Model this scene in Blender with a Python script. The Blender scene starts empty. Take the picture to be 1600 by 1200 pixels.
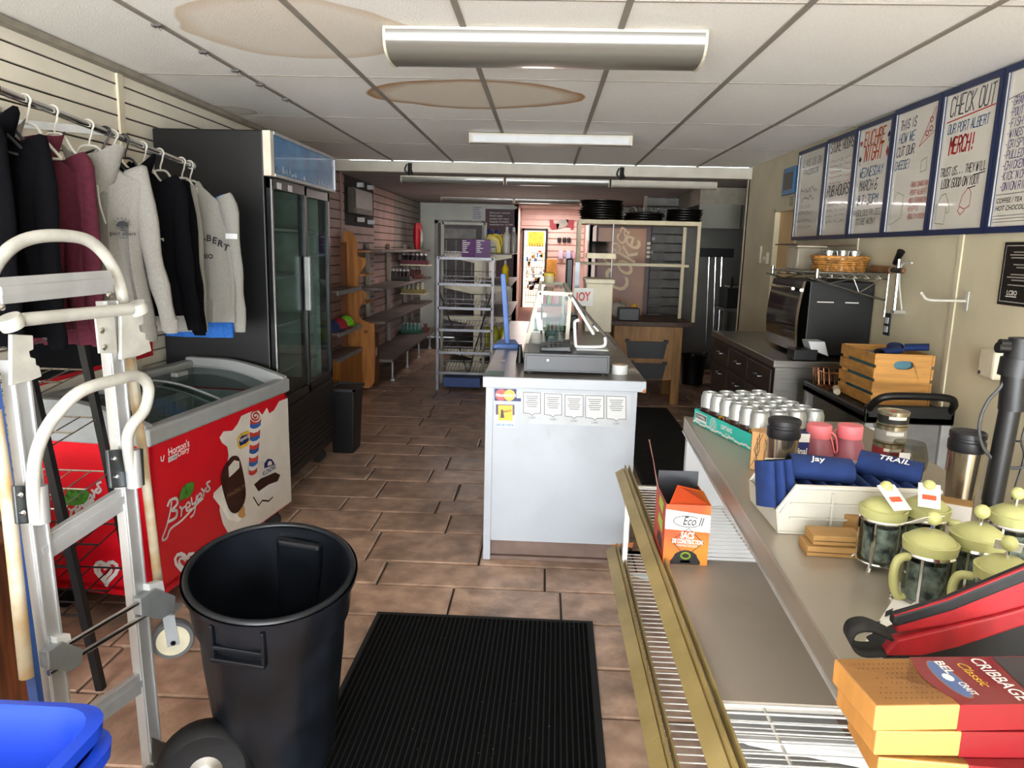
import bpy, bmesh, math, random
from mathutils import Vector, Matrix
random.seed(7)
S = bpy.context.scene
COL = S.collection
PI = math.pi
# ---------------------------------------------------------------- camera
F_PX, PITCH, YAW, ROLL, CAM_Z = 1150.8, .181858, .0396, .0248, 1.58
_cy, _sy, _cp, _sp = math.cos(YAW), math.sin(YAW), math.cos(PITCH), math.sin(PITCH)
C_F = Vector((-_sy*_cp, _cy*_cp, -_sp))
_r = Vector((_cy, _sy, 0)); _u = _r.cross(C_F)
C_R = _r*math.cos(ROLL) + _u*math.sin(ROLL)
C_U = -_r*math.sin(ROLL) + _u*math.cos(ROLL)
C_O = Vector((0, 0, CAM_Z))
cam = bpy.data.cameras.new('camera'); cam.sensor_width = 36; cam.sensor_fit = 'HORIZONTAL'
cam.lens = F_PX*36/1600; cam.clip_start = .05; cam.clip_end = 200
cam_o = bpy.data.objects.new('camera', cam); COL.objects.link(cam_o)
cam_o.matrix_world = Matrix(((C_R.x, C_U.x, -C_F.x, 0), (C_R.y, C_U.y, -C_F.y, 0), (C_R.z, C_U.z, -C_F.z, CAM_Z), (0, 0, 0, 1)))
S.camera = cam_o
# ---------------------------------------------------------------- light
W = bpy.data.worlds.new('sky'); S.world = W; W.use_nodes = True
_bg = W.node_tree.nodes['Background']; _bg.inputs[0].default_value = (.86, .93, 1, 1); _bg.inputs[1].default_value = 12.5
def area(name, loc, rot, sx, sy, power, col=(1, 1, 1)):
    l = bpy.data.lights.new(name, 'AREA'); l.shape = 'RECTANGLE'; l.size = sx; l.size_y = sy; l.energy = power; l.color = col
    o = bpy.data.objects.new(name, l); COL.objects.link(o); o.location = loc; o.rotation_euler = rot; return o
# daylight entering by the shop window behind the camera
area('shop_window_daylight', (-.05, -4.9, .45), (math.radians(108), 0, 0), 6.0, 2.4, 640, (1, .98, .95))
# daylight from the glazed rear entrance
area('rear_doorway_daylight', (-.2, 12.6, 1.5), (math.radians(-90), 0, 0), .5, 1.4, 9, (1, .84, .78))
area('rear_room_fill', (-.6, 10.4, 2.30), (0, 0, 0), 1.6, .3, 22, (1, .88, .83))  # added fill light brightening the rear room, not one of its ceiling fixtures
area('alcove_fill', (.12, 13.6, 2.30), (0, 0, 0), .8, .5, 20, (1, .92, .88))  # added fill light to lift the pink alcove, no fixture hangs there
S.view_settings.view_transform = 'Standard'; S.view_settings.look = 'None'
S.view_settings.exposure = 0.53; S.view_settings.gamma = 1; S.view_settings.use_curve_mapping = False

# ---------------------------------------------------------------- helpers: pixels to places
def ray(px, py): return C_R*((px-800)/F_PX) - C_U*((py-600)/F_PX) + C_F
def pz(px, py, z): d = ray(px, py); return C_O + d*((z-CAM_Z)/d.z)
def py_(px, py, y): d = ray(px, py); return C_O + d*(y/d.y)
def px_(px, py, x): d = ray(px, py); return C_O + d*(x/d.x)
class Plane:
    def __init__(s, p, n): s.p = Vector(p); s.n = Vector(n).normalized()
    def at(s, px, py, off=0):
        d = ray(px, py); t = ((s.p-C_O).dot(s.n)+off)/d.dot(s.n); return C_O + d*t
# ---------------------------------------------------------------- helpers: materials
def lin(h):
    h = h.lstrip('#'); o = []
    for i in (0, 2, 4):
        c = int(h[i:i+2], 16)/255; o.append(c/12.92 if c <= .04045 else ((c+.055)/1.055)**2.4)
    return (*o, 1)
_M = {}
def mat(name, col='#808080', rough=.55, metal=0, var=.12, scale=8, bump=0, col2=None, alpha=1, trans=0, emit=0, coat=0, spec=.5, ior=1.45, stretch=None, tint=0, detail=4):
    if name in _M: return _M[name]
    m = bpy.data.materials.new(name); m.use_nodes = True; nt = m.node_tree; N = nt.nodes; L = nt.links
    b = N['Principled BSDF']; c = lin(col)
    b.inputs['Roughness'].default_value = rough; b.inputs['Metallic'].default_value = metal
    b.inputs['Specular IOR Level'].default_value = spec; b.inputs['IOR'].default_value = ior
    b.inputs['Coat Weight'].default_value = coat; b.inputs['Transmission Weight'].default_value = trans; b.inputs['Alpha'].default_value = alpha
    b.inputs['Base Color'].default_value = c
    if emit: b.inputs['Emission Color'].default_value = c; b.inputs['Emission Strength'].default_value = emit
    if var or bump:
        tc = N.new('ShaderNodeTexCoord'); src = tc.outputs['Object']
        if stretch:
            mp = N.new('ShaderNodeMapping'); mp.inputs['Scale'].default_value = stretch; L.new(src, mp.inputs[0]); src = mp.outputs[0]
        nz = N.new('ShaderNodeTexNoise'); nz.inputs['Scale'].default_value = scale; nz.inputs['Detail'].default_value = detail; L.new(src, nz.inputs['Vector'])
        if var:
            mx = N.new('ShaderNodeMix'); mx.data_type = 'RGBA'
            c2 = lin(col2) if col2 else tuple(x*(1-var*2) for x in c[:3]) + (1,)
            ca = c if col2 else tuple(min(1, x*(1+var*.6)) for x in c[:3]) + (1,)
            mr = N.new('ShaderNodeMapRange'); mr.inputs[1].default_value = .35; mr.inputs[2].default_value = .65
            L.new(nz.outputs[0], mr.inputs[0]); L.new(mr.outputs[0], mx.inputs[0])
            mx.inputs[6].default_value = ca; mx.inputs[7].default_value = c2
            out = mx.outputs[2]
            if tint:
                oi = N.new('ShaderNodeObjectInfo'); hs = N.new('ShaderNodeHueSaturation'); m2 = N.new('ShaderNodeMapRange')
                m2.inputs[3].default_value = 1-tint; m2.inputs[4].default_value = 1+tint
                L.new(oi.outputs['Random'], m2.inputs[0]); L.new(m2.outputs[0], hs.inputs['Value']); L.new(out, hs.inputs['Color']); out = hs.outputs[0]
            L.new(out, b.inputs['Base Color'])
        if bump:
            bp = N.new('ShaderNodeBump'); bp.inputs['Strength'].default_value = bump; bp.inputs['Distance'].default_value = .01
            L.new(nz.outputs[0], bp.inputs['Height']); L.new(bp.outputs[0], b.inputs['Normal'])
    _M[name] = m; return m
# ---------------------------------------------------------------- helpers: meshes and objects
def setp(o, label=None, cat=None, group=None, kind=None):
    if label: o['label'] = label
    if cat: o['category'] = cat
    if group: o['group'] = group
    if kind: o['kind'] = kind
    return o
def thing(name, label, cat, loc=(0, 0, 0), rz=0, group=None):
    o = bpy.data.objects.new(name, None); COL.objects.link(o); o.empty_display_size = .05
    o.matrix_world = Matrix.Translation(Vector(loc)) @ Matrix.Rotation(rz, 4, 'Z')
    WM[o.name] = o.matrix_world.copy()
    return setp(o, label, cat, group)
WM = {}
def link(name, me, parent=None):
    o = bpy.data.objects.new(name, me); COL.objects.link(o)
    if parent is not None:
        o.parent = parent; WM[o.name] = WM.get(parent.name, Matrix())
    else: WM[o.name] = Matrix()
    return o
def basis(o, x, y):
    x = Vector(x).normalized(); z = x.cross(Vector(y)).normalized(); y = z.cross(x)
    return Matrix(((x.x, y.x, z.x, o[0]), (x.y, y.y, z.y, o[1]), (x.z, y.z, z.z, o[2]), (0, 0, 0, 1)))
class MB:
    def __init__(s, M=None): s.v = []; s.f = []; s.mi = []; s.M = M; s.m = 0
    def add(s, vs, fs):
        n = len(s.v)
        for v in vs: s.v.append(s.M @ Vector(v) if s.M else Vector(v))
        for f in fs: s.f.append([n+i for i in f]); s.mi.append(s.m)
        return s
    def hexa(s, p):  # 8 corners: bottom loop, top loop
        return s.add(p, [(3, 2, 1, 0), (4, 5, 6, 7), (0, 1, 5, 4), (1, 2, 6, 5), (2, 3, 7, 6), (3, 0, 4, 7)])
    def bx(s, x0, x1, y0, y1, z0, z1):
        return s.hexa([(x0, y0, z0), (x1, y0, z0), (x1, y1, z0), (x0, y1, z0), (x0, y0, z1), (x1, y0, z1), (x1, y1, z1), (x0, y1, z1)])
    def box(s, c, d): return s.bx(c[0]-d[0]/2, c[0]+d[0]/2, c[1]-d[1]/2, c[1]+d[1]/2, c[2]-d[2]/2, c[2]+d[2]/2)
    def beam(s, p, q, w, h, up=(0, 0, 1)):
        p, q = Vector(p), Vector(q); d = (q-p).normalized(); up = Vector(up)
        if abs(d.dot(up)) > .98: up = Vector((0, 1, 0)) if abs(d.y) < .9 else Vector((1, 0, 0))
        a = d.cross(up).normalized()*(w/2); b = a.cross(d).normalized()*(h/2)
        return s.hexa([p-a-b, p+a-b, q+a-b, q-a-b, p-a+b, p+a+b, q+a+b, q-a+b])
    def tube(s, pts, r, n=8, closed=False):
        pts = [Vector(p) for p in pts]; k = len(pts); rs = r if isinstance(r, (list, tuple)) else [r]*k
        t0 = (pts[1]-pts[0]).normalized(); a = t0.orthogonal().normalized(); vs = []
        for i, p in enumerate(pts):
            if closed: t = (pts[(i+1) % k]-pts[i-1]).normalized()
            else: t = (pts[min(i+1, k-1)]-pts[max(i-1, 0)]).normalized()
            a = (a - t*a.dot(t)); a = a.normalized() if a.length > 1e-6 else t.orthogonal().normalized()
            b = t.cross(a)
            for j in range(n):
                w = 2*PI*j/n; vs.append(p + (a*math.cos(w)+b*math.sin(w))*rs[i])
        fs = []
        for i in range(k if closed else k-1):
            i2 = (i+1) % k
            for j in range(n): fs.append((i*n+j, i*n+(j+1) % n, i2*n+(j+1) % n, i2*n+j))
        if not closed: fs += [tuple(range(n))[::-1], tuple((k-1)*n+j for j in range(n))]
        return s.add(vs, fs)
    def lathe(s, prof, n=20, c=(0, 0, 0), cap=True, M=None):
        vs = []; fs = []; c = Vector(c)
        for r, z in prof:
            for j in range(n):
                w = 2*PI*j/n; v = Vector((r*math.cos(w), r*math.sin(w), z)); vs.append((M @ v if M else v)+c)
        for i in range(len(prof)-1):
            for j in range(n): fs.append((i*n+j, i*n+(j+1) % n, (i+1)*n+(j+1) % n, (i+1)*n+j))
        if cap: fs += [tuple(range(n))[::-1], tuple((len(prof)-1)*n+j for j in range(n))]
        return s.add(vs, fs)
    def prism(s, poly, d):  # world polygon extruded by vector d
        n = len(poly); d = Vector(d); poly = [Vector(p) for p in poly]
        return s.add(poly+[p+d for p in poly], [tuple(range(n))[::-1], tuple(range(n, 2*n))]+[(i, (i+1) % n, n+(i+1) % n, n+i) for i in range(n)])
    def grid(s, fn, nu, nv, closed_u=False):
        vs = [fn(i/(nu if closed_u else nu-1), j/(nv-1)) for j in range(nv) for i in range(nu)]
        fs = []
        for j in range(nv-1):
            for i in range(nu if closed_u else nu-1):
                i2 = (i+1) % nu; fs.append((j*nu+i, j*nu+i2, (j+1)*nu+i2, (j+1)*nu+i))
        return s.add(vs, fs)
    def sphere(s, c, r, n=12, sc=(1, 1, 1)):
        pr = []
        vs = []; m = n//2
        c = Vector(c)
        return s.grid(lambda u, v: c+Vector((math.cos(2*PI*u)*math.sin(PI*(.02+.96*v))*r*sc[0], math.sin(2*PI*u)*math.sin(PI*(.02+.96*v))*r*sc[1], -math.cos(PI*(.02+.96*v))*r*sc[2])), n, m+1, True)
    def build(s, name, mats, parent=None, smooth=0, bevel=0, seg=2, local=False, sub=0, fixn=True, kind=None, label=None):
        me = bpy.data.meshes.new(name); vs = s.v
        if parent is not None and not local:
            inv = WM.get(parent.name, Matrix()).inverted(); vs = [inv @ v for v in vs]
        me.from_pydata([tuple(v) for v in vs], [], s.f)
        for m in (mats if isinstance(mats, (list, tuple)) else [mats]): me.materials.append(m)
        if isinstance(mats, (list, tuple)) and len(mats) > 1: me.polygons.foreach_set('material_index', s.mi)
        if fixn:
            b = bmesh.new(); b.from_mesh(me); bmesh.ops.recalc_face_normals(b, faces=b.faces); b.to_mesh(me); b.free()
        if smooth: me.shade_smooth(); me.set_sharp_from_angle(angle=math.radians(smooth if smooth > 1 else 40))
        me.update()
        o = link(name, me, parent)
        if bevel:
            md = o.modifiers.new('bevel', 'BEVEL'); md.width = bevel; md.segments = seg; md.limit_method = 'ANGLE'; md.angle_limit = math.radians(40)
        if sub: md = o.modifiers.new('sub', 'SUBSURF'); md.levels = sub; md.render_levels = sub
        setp(o, label=label, kind=kind)
        return o
def copy_tree(o, M=None, label=None, parent=None):
    c = o.copy(); COL.objects.link(c); c.parent = parent
    if M is not None: c.matrix_world = M
    for ch in o.children: copy_tree(ch, None, None, c)
    if label: c['label'] = label
    return c
def one(mb, name, m, label, cat, group=None, **k):
    return setp(mb.build(name, m, None, **k), label, cat, group)
def smoothpath(pts, n=6, closed=False):
    pts = [Vector(p) for p in pts]; k = len(pts); out = []
    for i in range(k if closed else k-1):
        p0 = pts[(i-1) % k] if (closed or i > 0) else pts[0]; p1 = pts[i]; p2 = pts[(i+1) % k]; p3 = pts[(i+2) % k] if (closed or i+2 < k) else pts[-1]
        for j in range(n):
            t = j/n; out.append(.5*((2*p1)+(p2-p0)*t+(2*p0-5*p1+4*p2-p3)*t*t+(3*p1-p0-3*p2+p3)*t**3))
    if not closed: out.append(pts[-1])
    return out
def decal(name, pix, plane, off, m, parent, smooth=0):
    ps = [plane.at(x, y, off) for x, y in (smoothpath2(pix, smooth) if smooth else pix)]
    return MB().add(ps, [tuple(range(len(ps)))]).build(name, m, parent, fixn=False)
def smoothpath2(pix, n): return [(p.x, p.y) for p in smoothpath([(x, y, 0) for x, y in pix], n, True)]
# ---------------------------------------------------------------- helpers: lettering
_TXT = []
def txt(s, M, size, m, parent, name='lettering', align='LEFT', shear=0, width=None, bold=0, sp=1, ext=0):
    """flat print: text in the xy plane of M; width fits it to a length"""
    cu = bpy.data.curves.new(name, 'FONT'); cu.body = s; cu.size = 1; cu.align_x = align; cu.shear = shear; cu.offset = bold; cu.space_character = sp; cu.resolution_u = 3
    o = bpy.data.objects.new('tmp_text', cu); COL.objects.link(o)
    _TXT.append((o, M, size, m, parent, name, width))
def flush_text():
    dg = bpy.context.evaluated_depsgraph_get()
    for o, M, size, m, parent, name, width in _TXT:
        me = bpy.data.meshes.new_from_object(o.evaluated_get(dg))
        if not me.vertices: bpy.data.objects.remove(o); continue
        xs = [v.co.x for v in me.vertices]; sx = size
        if width: sx = width/max(1e-6, max(xs)-min(xs))
        X = WM.get(parent.name, Matrix()).inverted() @ M @ Matrix.Diagonal((sx, size, 1, 1))
        me.transform(X); me.materials.clear(); me.materials.append(m); me.name = name
        cu = o.data; bpy.data.objects.remove(o); bpy.data.curves.remove(cu); link(name, me, parent)
def ptxt(s, a, b, h, plane, m, parent, off=.003, name='lettering', **k):
    """text whose baseline runs from pixel a to pixel b on a plane; h = pixel height of capitals"""
    A, B = plane.at(*a, off), plane.at(*b, off); T = plane.at(a[0], a[1]-h, off)
    txt(s, basis(A, B-A, T-A), (T-A).length/.70, m, parent, name, width=(B-A).length, **k)
_G = {'A': '00,26,40/12,32', 'B': '00,06,36,45,44,33,03/33,42,41,30,00', 'C': '45,36,16,05,01,10,30,41', 'D': '00,06,26,44,42,20,00', 'E': '40,00,06,46/03,33', 'F': '00,06,46/03,33', 'G': '45,36,16,05,01,10,30,41,43,23',
 'H': '00,06/40,46/03,43', 'I': '20,26', 'J': '01,10,20,31,36', 'K': '00,06/46,03,40', 'L': '06,00,40', 'M': '00,06,23,46,40', 'N': '00,06,40,46', 'O': '10,01,05,16,36,45,41,30,10', 'P': '00,06,36,45,44,33,03', 'Q': '10,01,05,16,36,45,41,30,10/22,40',
 'R': '00,06,36,45,44,33,03/23,40', 'S': '45,36,16,05,04,42,41,30,10,01', 'T': '20,26/06,46', 'U': '06,01,10,30,41,46', 'V': '06,20,46', 'W': '06,10,24,30,46', 'X': '00,46/06,40', 'Y': '06,23,46/23,20', 'Z': '06,46,00,40',
 '0': '10,01,05,16,36,45,41,30,10', '1': '15,26,20', '2': '05,16,36,45,44,00,40', '3': '06,46,23,42,41,30,10,01', '4': '30,36,02,42', '5': '46,06,03,33,42,41,30,10,01', '6': '46,16,02,01,10,30,41,42,33,02', '7': '06,46,10', '8': '13,04,05,16,36,45,44,33,13,02,01,10,30,41,42,33', '9': '10,31,45,36,16,05,04,13,44',
 '-': '13,33', '!': '22,26/20,21', '.': '20,21', ':': '21,22/24,25', '+': '13,33/22,24', '/': '00,46', "'": '25,26', '@': '32,34,24,23,32,42,45,36,16,05,01,10,30', '?': '05,16,36,45,44,23,22/20,21', '$': '45,36,16,05,04,42,41,30,10,01/27,2-'}
def strokes(s, h, wob=.05, sp=1.35, slant=.12, rnd=random):
    """hand lettering as poly-lines, unit: cap height h"""
    out = []; x = 0; u = h/6; cw = u*.72
    for ch in s.upper():
        if ch in _G:
            for st in _G[ch].split('/'):
                ps = []
                for q in st.split(','):
                    gx = int(q[0]); gy = int(q[1]) if q[1] != '-' else -1
                    ps.append((x+gx*cw+gy*u*slant+rnd.uniform(-wob, wob)*h, gy*u+rnd.uniform(-wob, wob)*h))
                out.append(ps)
            x += 4*cw*sp
        else: x += 3*cw
    return out, x
def ribbon(mb, M, lines, w):
    for ln in lines:
        for (x0, y0), (x1, y1) in zip(ln, ln[1:]):
            d = Vector((x1-x0, y1-y0)); L = d.length
            if L < 1e-6: continue
            d /= L; n = Vector((-d.y, d.x))*w/2; e = d*w*.35
            q = [(x0-e.x-n.x, y0-e.y-n.y), (x1+e.x-n.x, y1+e.y-n.y), (x1+e.x+n.x, y1+e.y+n.y), (x0-e.x+n.x, y0-e.y+n.y)]
            mb.add([M @ Vector((a, b, 0)) for a, b in q], [(0, 1, 2, 3)])
def hand(mb, M, s, x, y, h, width=None, w=None, wob=.04, slant=.12):
    ls, L = strokes(s, h, wob, slant=slant)
    k = width/L if width else 1
    ribbon(mb, M, [[(x+a*k, y+b) for a, b in l] for l in ls], w or h*.11)
def scrib(mb, M, x, y, h, width, w=None, rnd=random):
    n = max(5, int(width/h*2.6)); ribbon(mb, M, [[(x+width*i/n, y+h*rnd.uniform(0, 1)) for i in range(n+1)]], w or h*.12)
# ================================================================ the room
XL, XR, YF, YB = -2.17, 2.03, -3.0, 12.97     # left / right wall, front, back
ZC, ZC2, YBEAM = 2.423, 2.32, 7.66             # ceiling heights, the step between them
m_floor = mat('stamped_floor', '#c4a48e', .34, var=.3, scale=9, bump=.35, col2='#9c7f6c', tint=.10, detail=12)
m_grout = mat('floor_joint', '#352c24', .8, var=.2, scale=30)
def wavy(name, col, rough, **k): return mat(name, col, rough, **k)
def floor_wear(m):       # darker worn blotches of the stamped floor, in room coordinates
    nt = m.node_tree; N = nt.nodes; L = nt.links; b = N['Principled BSDF']; src = b.inputs['Base Color'].links[0].from_socket
    g = N.new('ShaderNodeNewGeometry'); nz = N.new('ShaderNodeTexNoise'); nz.inputs['Scale'].default_value = 2.3; nz.inputs['Detail'].default_value = 12; nz.inputs['Roughness'].default_value = .68; nz.inputs['Distortion'].default_value = .6
    L.new(g.outputs['Position'], nz.inputs['Vector']); mr = N.new('ShaderNodeMapRange'); mr.inputs[1].default_value = .46; mr.inputs[2].default_value = .66; mr.inputs[4].default_value = .7
    L.new(nz.outputs[0], mr.inputs[0]); mx = N.new('ShaderNodeMix'); mx.data_type = 'RGBA'; mx.inputs[7].default_value = lin('#5c4d45')
    L.new(mr.outputs[0], mx.inputs[0]); L.new(src, mx.inputs[6]); L.new(mx.outputs[2], b.inputs['Base Color'])
floor_wear(m_floor)
floor = setp(MB().bx(XL-.1, 3.0, YF, YB+1.6, -.12, -.012).build('floor', m_grout), kind='structure')
y = -.2; rows = (.30, .34, .30, .26, .40, .30, .24, .36)
k = 0
while y < 11.4:
    d = rows[k % 8]; k += 1; x = XL + random.uniform(-.5, 0); xe = 2.03 if y < 7.6 else 2.7
    while x < xe:
        w = random.choice((.42, .58, .62, .8, .5)); x0, x1 = max(x, XL), min(x+w, xe)
        if x1-x0 > .06:
            h = random.uniform(-.002, .001); g = .005; c = .008
            o8 = [(x0+g, y+g, -.02), (x1-g, y+g, -.02), (x1-g, y+d-g, -.02), (x0+g, y+d-g, -.02)]
            mid = [(a, b, h-.004) for a, b, _ in o8]
            j = lambda: random.uniform(-.003, .003)
            top = [(x0+g+c+j(), y+g+c+j(), h), (x1-g-c+j(), y+g+c+j(), h), (x1-g-c+j(), y+d-g-c+j(), h), (x0+g+c+j(), y+d-g-c+j(), h)]
            MB().add(o8+mid+top, [(0, 1, 5, 4), (1, 2, 6, 5), (2, 3, 7, 6), (3, 0, 4, 7), (4, 5, 9, 8), (5, 6, 10, 9), (6, 7, 11, 10), (7, 4, 8, 11), (8, 9, 10, 11)]).build('floor_tile', m_floor, floor)
        x += w
    y += d
# ---- ceiling
m_ct = mat('ceiling_tile', '#f5f1ea', .9, var=.05, scale=160, bump=.35)
def stains(m, L_):
    nt = m.node_tree; N = nt.nodes; L = nt.links; b = N['Principled BSDF']; src = b.inputs['Base Color'].links[0].from_socket
    g = N.new('ShaderNodeNewGeometry'); nz = N.new('ShaderNodeTexNoise'); nz.inputs['Scale'].default_value = 2.5; L.new(g.outputs['Position'], nz.inputs['Vector'])
    for cx, cy, rx, ry, edge, fill, se, sf in L_:
        s = N.new('ShaderNodeVectorMath'); s.operation = 'SUBTRACT'; s.inputs[1].default_value = (cx, cy, ZC); L.new(g.outputs['Position'], s.inputs[0])
        q = N.new('ShaderNodeVectorMath'); q.operation = 'MULTIPLY'; q.inputs[1].default_value = (1/rx, 1/ry, 0); L.new(s.outputs[0], q.inputs[0])
        ln = N.new('ShaderNodeVectorMath'); ln.operation = 'LENGTH'; L.new(q.outputs[0], ln.inputs[0])
        wv = N.new('ShaderNodeMath'); wv.operation = 'MULTIPLY_ADD'; wv.inputs[1].default_value = .35; L.new(nz.outputs[0], wv.inputs[0]); L.new(ln.outputs['Value'], wv.inputs[2])
        for rng, colr, st in (((1.17, 1.20), fill, sf), ((1.08, 1.17), edge, se)):
            mr = N.new('ShaderNodeMapRange'); mr.inputs[1].default_value = 1.2; mr.inputs[2].default_value = 1.17; L.new(wv.outputs[0], mr.inputs[0])
            f = mr.outputs[0]
            if st is se:
                m2 = N.new('ShaderNodeMapRange'); m2.inputs[1].default_value = .98; m2.inputs[2].default_value = 1.17; L.new(wv.outputs[0], m2.inputs[0])
                mu = N.new('ShaderNodeMath'); mu.operation = 'MULTIPLY'; L.new(f, mu.inputs[0]); L.new(m2.outputs[0], mu.inputs[1]); f = mu.outputs[0]
            k_ = N.new('ShaderNodeMath'); k_.operation = 'MULTIPLY'; k_.inputs[1].default_value = st; L.new(f, k_.inputs[0])
            mx = N.new('ShaderNodeMix'); mx.data_type = 'RGBA'; mx.inputs[7].default_value = lin(colr); L.new(k_.outputs[0], mx.inputs[0]); L.new(src, mx.inputs[6]); src = mx.outputs[2]
    L.new(src, b.inputs['Base Color'])
stains(m_ct, [(-1.04, 3.16, .46, .44, '#c9ae8a', '#ddcfba', .5, .6), (-.42, 4.38, .58, .40, '#a9773c', '#d8c6a8', .95, .6), (-2.1, 5.0, .16, .16, '#b5a48a', '#c8bba8', .6, .5)])
m_grid = mat('ceiling_grid', '#8e867c', .6, var=.05)  # grey stands in for the shadow gaps along the runners
m_cbase = mat('ceiling_void', '#6a655e', .9, var=.05)
ceiling = setp(MB().bx(XL-.1, XR+.15, YF, YBEAM+.1, ZC+.012, ZC+.1).build('ceiling', m_cbase), kind='structure')
RX = [XL] + [-1.565+.61*i for i in range(6)] + [XR]; TY = [YF, -2.14, -.92, .30, 1.52, 2.738, 3.958, 5.178, 6.398, YBEAM]
for i in range(7):
    for j in range(9):
        g = .011 if 0 < i else .003
        MB().bx(RX[i]+.010, RX[i+1]-.010, TY[j]+.004, TY[j+1]-.004, ZC+.003, ZC+.014).build('ceiling_tile', m_ct, ceiling)
for x in RX[1:-1]: MB().bx(x-.012, x+.012, YF, YBEAM, ZC-.003, ZC+.006).build('ceiling_runner', m_grid, ceiling)
for j in range(1, 9):
    for i in range(7): MB().bx(RX[i]+.012, RX[i+1]-.012, TY[j]-.005, TY[j]+.005, ZC, ZC+.006).build('cross_tee', m_grid, ceiling)
m_trimw = mat('white_trim', '#bdb7a8', .5, var=.04)
setp(MB().bx(XL, XR, YBEAM, YBEAM+.09, ZC2-.005, ZC).build('trim_1', m_trimw, bevel=.004), kind='structure')
m_rceil = mat('rear_ceiling', '#a39a93', .9, var=.06, scale=3)
setp(MB().bx(XL-.1, 3.0, YBEAM+.09, YB+1.7, ZC2, ZC2+.1).build('ceiling_rear', m_rceil), kind='structure')
for i, px in enumerate((617, 993)):
    p = pz(px, 256, ZC2-.01); p.y = YBEAM-.02
    b = MB(); b.tube([p+Vector((0, 0, .09)), p+Vector((0, 0, .03)), p+Vector((.004, 0, -.02))], [.022, .02, .035], 8); b.tube(smoothpath([p+Vector((-.03, 0, .08)), p+Vector((-.05, -.01, .02)), p+Vector((.0, 0, -.03))], 4), .008, 6)
    one(b, 'cable_bundle', mat('black_rubber', '#141414', .6, var=.1), 'black bundle of cable tied on the white ceiling beam ' + ('above the slatwall shelves' if i == 0 else 'above the stacked black trays'), 'cable', smooth=40)
# ---- left wall: slatwall
m_slat = mat('slatwall_cream', '#e4dccb', .55, var=.05, scale=3)
m_slatr = mat('slatwall_brown', '#a07f76', .6, var=.10, scale=4)
m_slotf = mat('slatwall_slot', '#26221e', .8, var=.1)
wl = setp(MB().bx(XL-.14, XL-.012, YF, YB+.2, 0, 2.5).build('wall_left', m_slotf), kind='structure')
def slatwall(y0, y1, z0, z1, pitch, m, gap):
    n = int((z1-z0)/pitch+.5)
    for i in range(n):
        b = z1-(i+1)*pitch; t = z1-i*pitch-gap
        MB().hexa([(XL-.012, y0, b), (XL, y0, b), (XL, y1, b), (XL-.012, y1, b), (XL-.012, y0, t+.004), (XL, y0, t), (XL, y1, t), (XL-.012, y1, t+.004)]).build('slat', m, wl)
for a, b in ((YF, 1.4), (1.41, 3.81), (3.84, 6.25)): slatwall(a, b, .1, ZC, .0762, m_slat, .010)
slatwall(6.27, 7.9, .1, ZC2, .095, m_slatr, .013)
slatwall(7.93, 8.05, .1, ZC2, .095, m_slatr, .013); slatwall(8.05, 9.42, .1, 1.80, .095, m_slatr, .013); slatwall(9.42, 10.7, .1, ZC2, .095, m_slatr, .013)
slatwall(10.72, YB, .1, ZC2, .095, mat('slatwall_grey', '#857f76', .6, var=.08), .013)
MB().bx(XL, XL+.012, 3.80, 3.85, 0, ZC).build('joint_strip', mat('cream_strip', '#d8ceb6', .5, var=.04), wl)
MB().bx(XL, XL+.012, 7.89, 7.94, 0, ZC2).build('joint_strip', m_slatr, wl)
setp(MB().bx(XL, XL+.05, 1.5, 6.2, ZC-.03, ZC-.002).build('trim_2', mat('wall_angle', '#8f877a', .6)), kind='structure')
# ---- right wall: painted panels and door
m_wr = mat('beige_wall', '#cfc4a6', .62, var=.06, scale=2.5, bump=.04)
wr = setp(MB().bx(XR, XR+.12, YF, 6.20, 0, 2.5).bx(XR, XR+.12, 6.78, 7.80, 0, 2.5).bx(XR, XR+.12, 6.2, 6.78, 1.97, 2.5).build('wall_right', m_wr), kind='structure')
for yy in (1.3, 2.52, 3.75, 4.97, 7.78):
    MB().bx(XR-.008, XR, yy-.02, yy+.02, 0, ZC).build('seam_strip', m_wr, wr, bevel=.003)
d1 = setp(MB().bx(XR+.035, XR+.075, 6.22, 6.76, 0, 1.95).build('door_1', mat('peach_door', '#dcb988', .6, var=.06, scale=3, stretch=(1, 8, .6))), kind='structure')
MB().bx(XR-.01, XR+.1, 6.19, 6.22, 0, 1.98).bx(XR-.01, XR+.1, 6.76, 6.79, 0, 1.98).bx(XR-.01, XR+.1, 6.19, 6.79, 1.95, 1.985).build('door_frame', m_wr, d1)
for j_ in range(2): MB().bx(XR+.028, XR+.036, 6.30, 6.68, .18+.9*j_, .95+.9*j_-.05*j_).build('door_panel', _M['peach_door'], d1, bevel=.004)
setp(MB().bx(XR-.012, XR, YF, 6.19, 0, .1).build('baseboard_right', mat('dark_base', '#4a4038', .6)), kind='structure')
setp(MB().bx(XL, XL+.012, YF, YB, 0, .1).build('baseboard_left', _M['dark_base']), kind='structure')
# ---- front wall behind the camera with its shop window
setp(MB().bx(XL-.1, XR+.12, YF-.12, YF, 0, .08).bx(XL-.1, XR+.12, YF-.12, YF, 2.3, 2.5).bx(XL-.1, XL+.1, YF-.12, YF, .08, 2.3).bx(XR-.1, XR+.12, YF-.12, YF, .08, 2.3).build('wall_front', m_wr), kind='structure')
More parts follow.
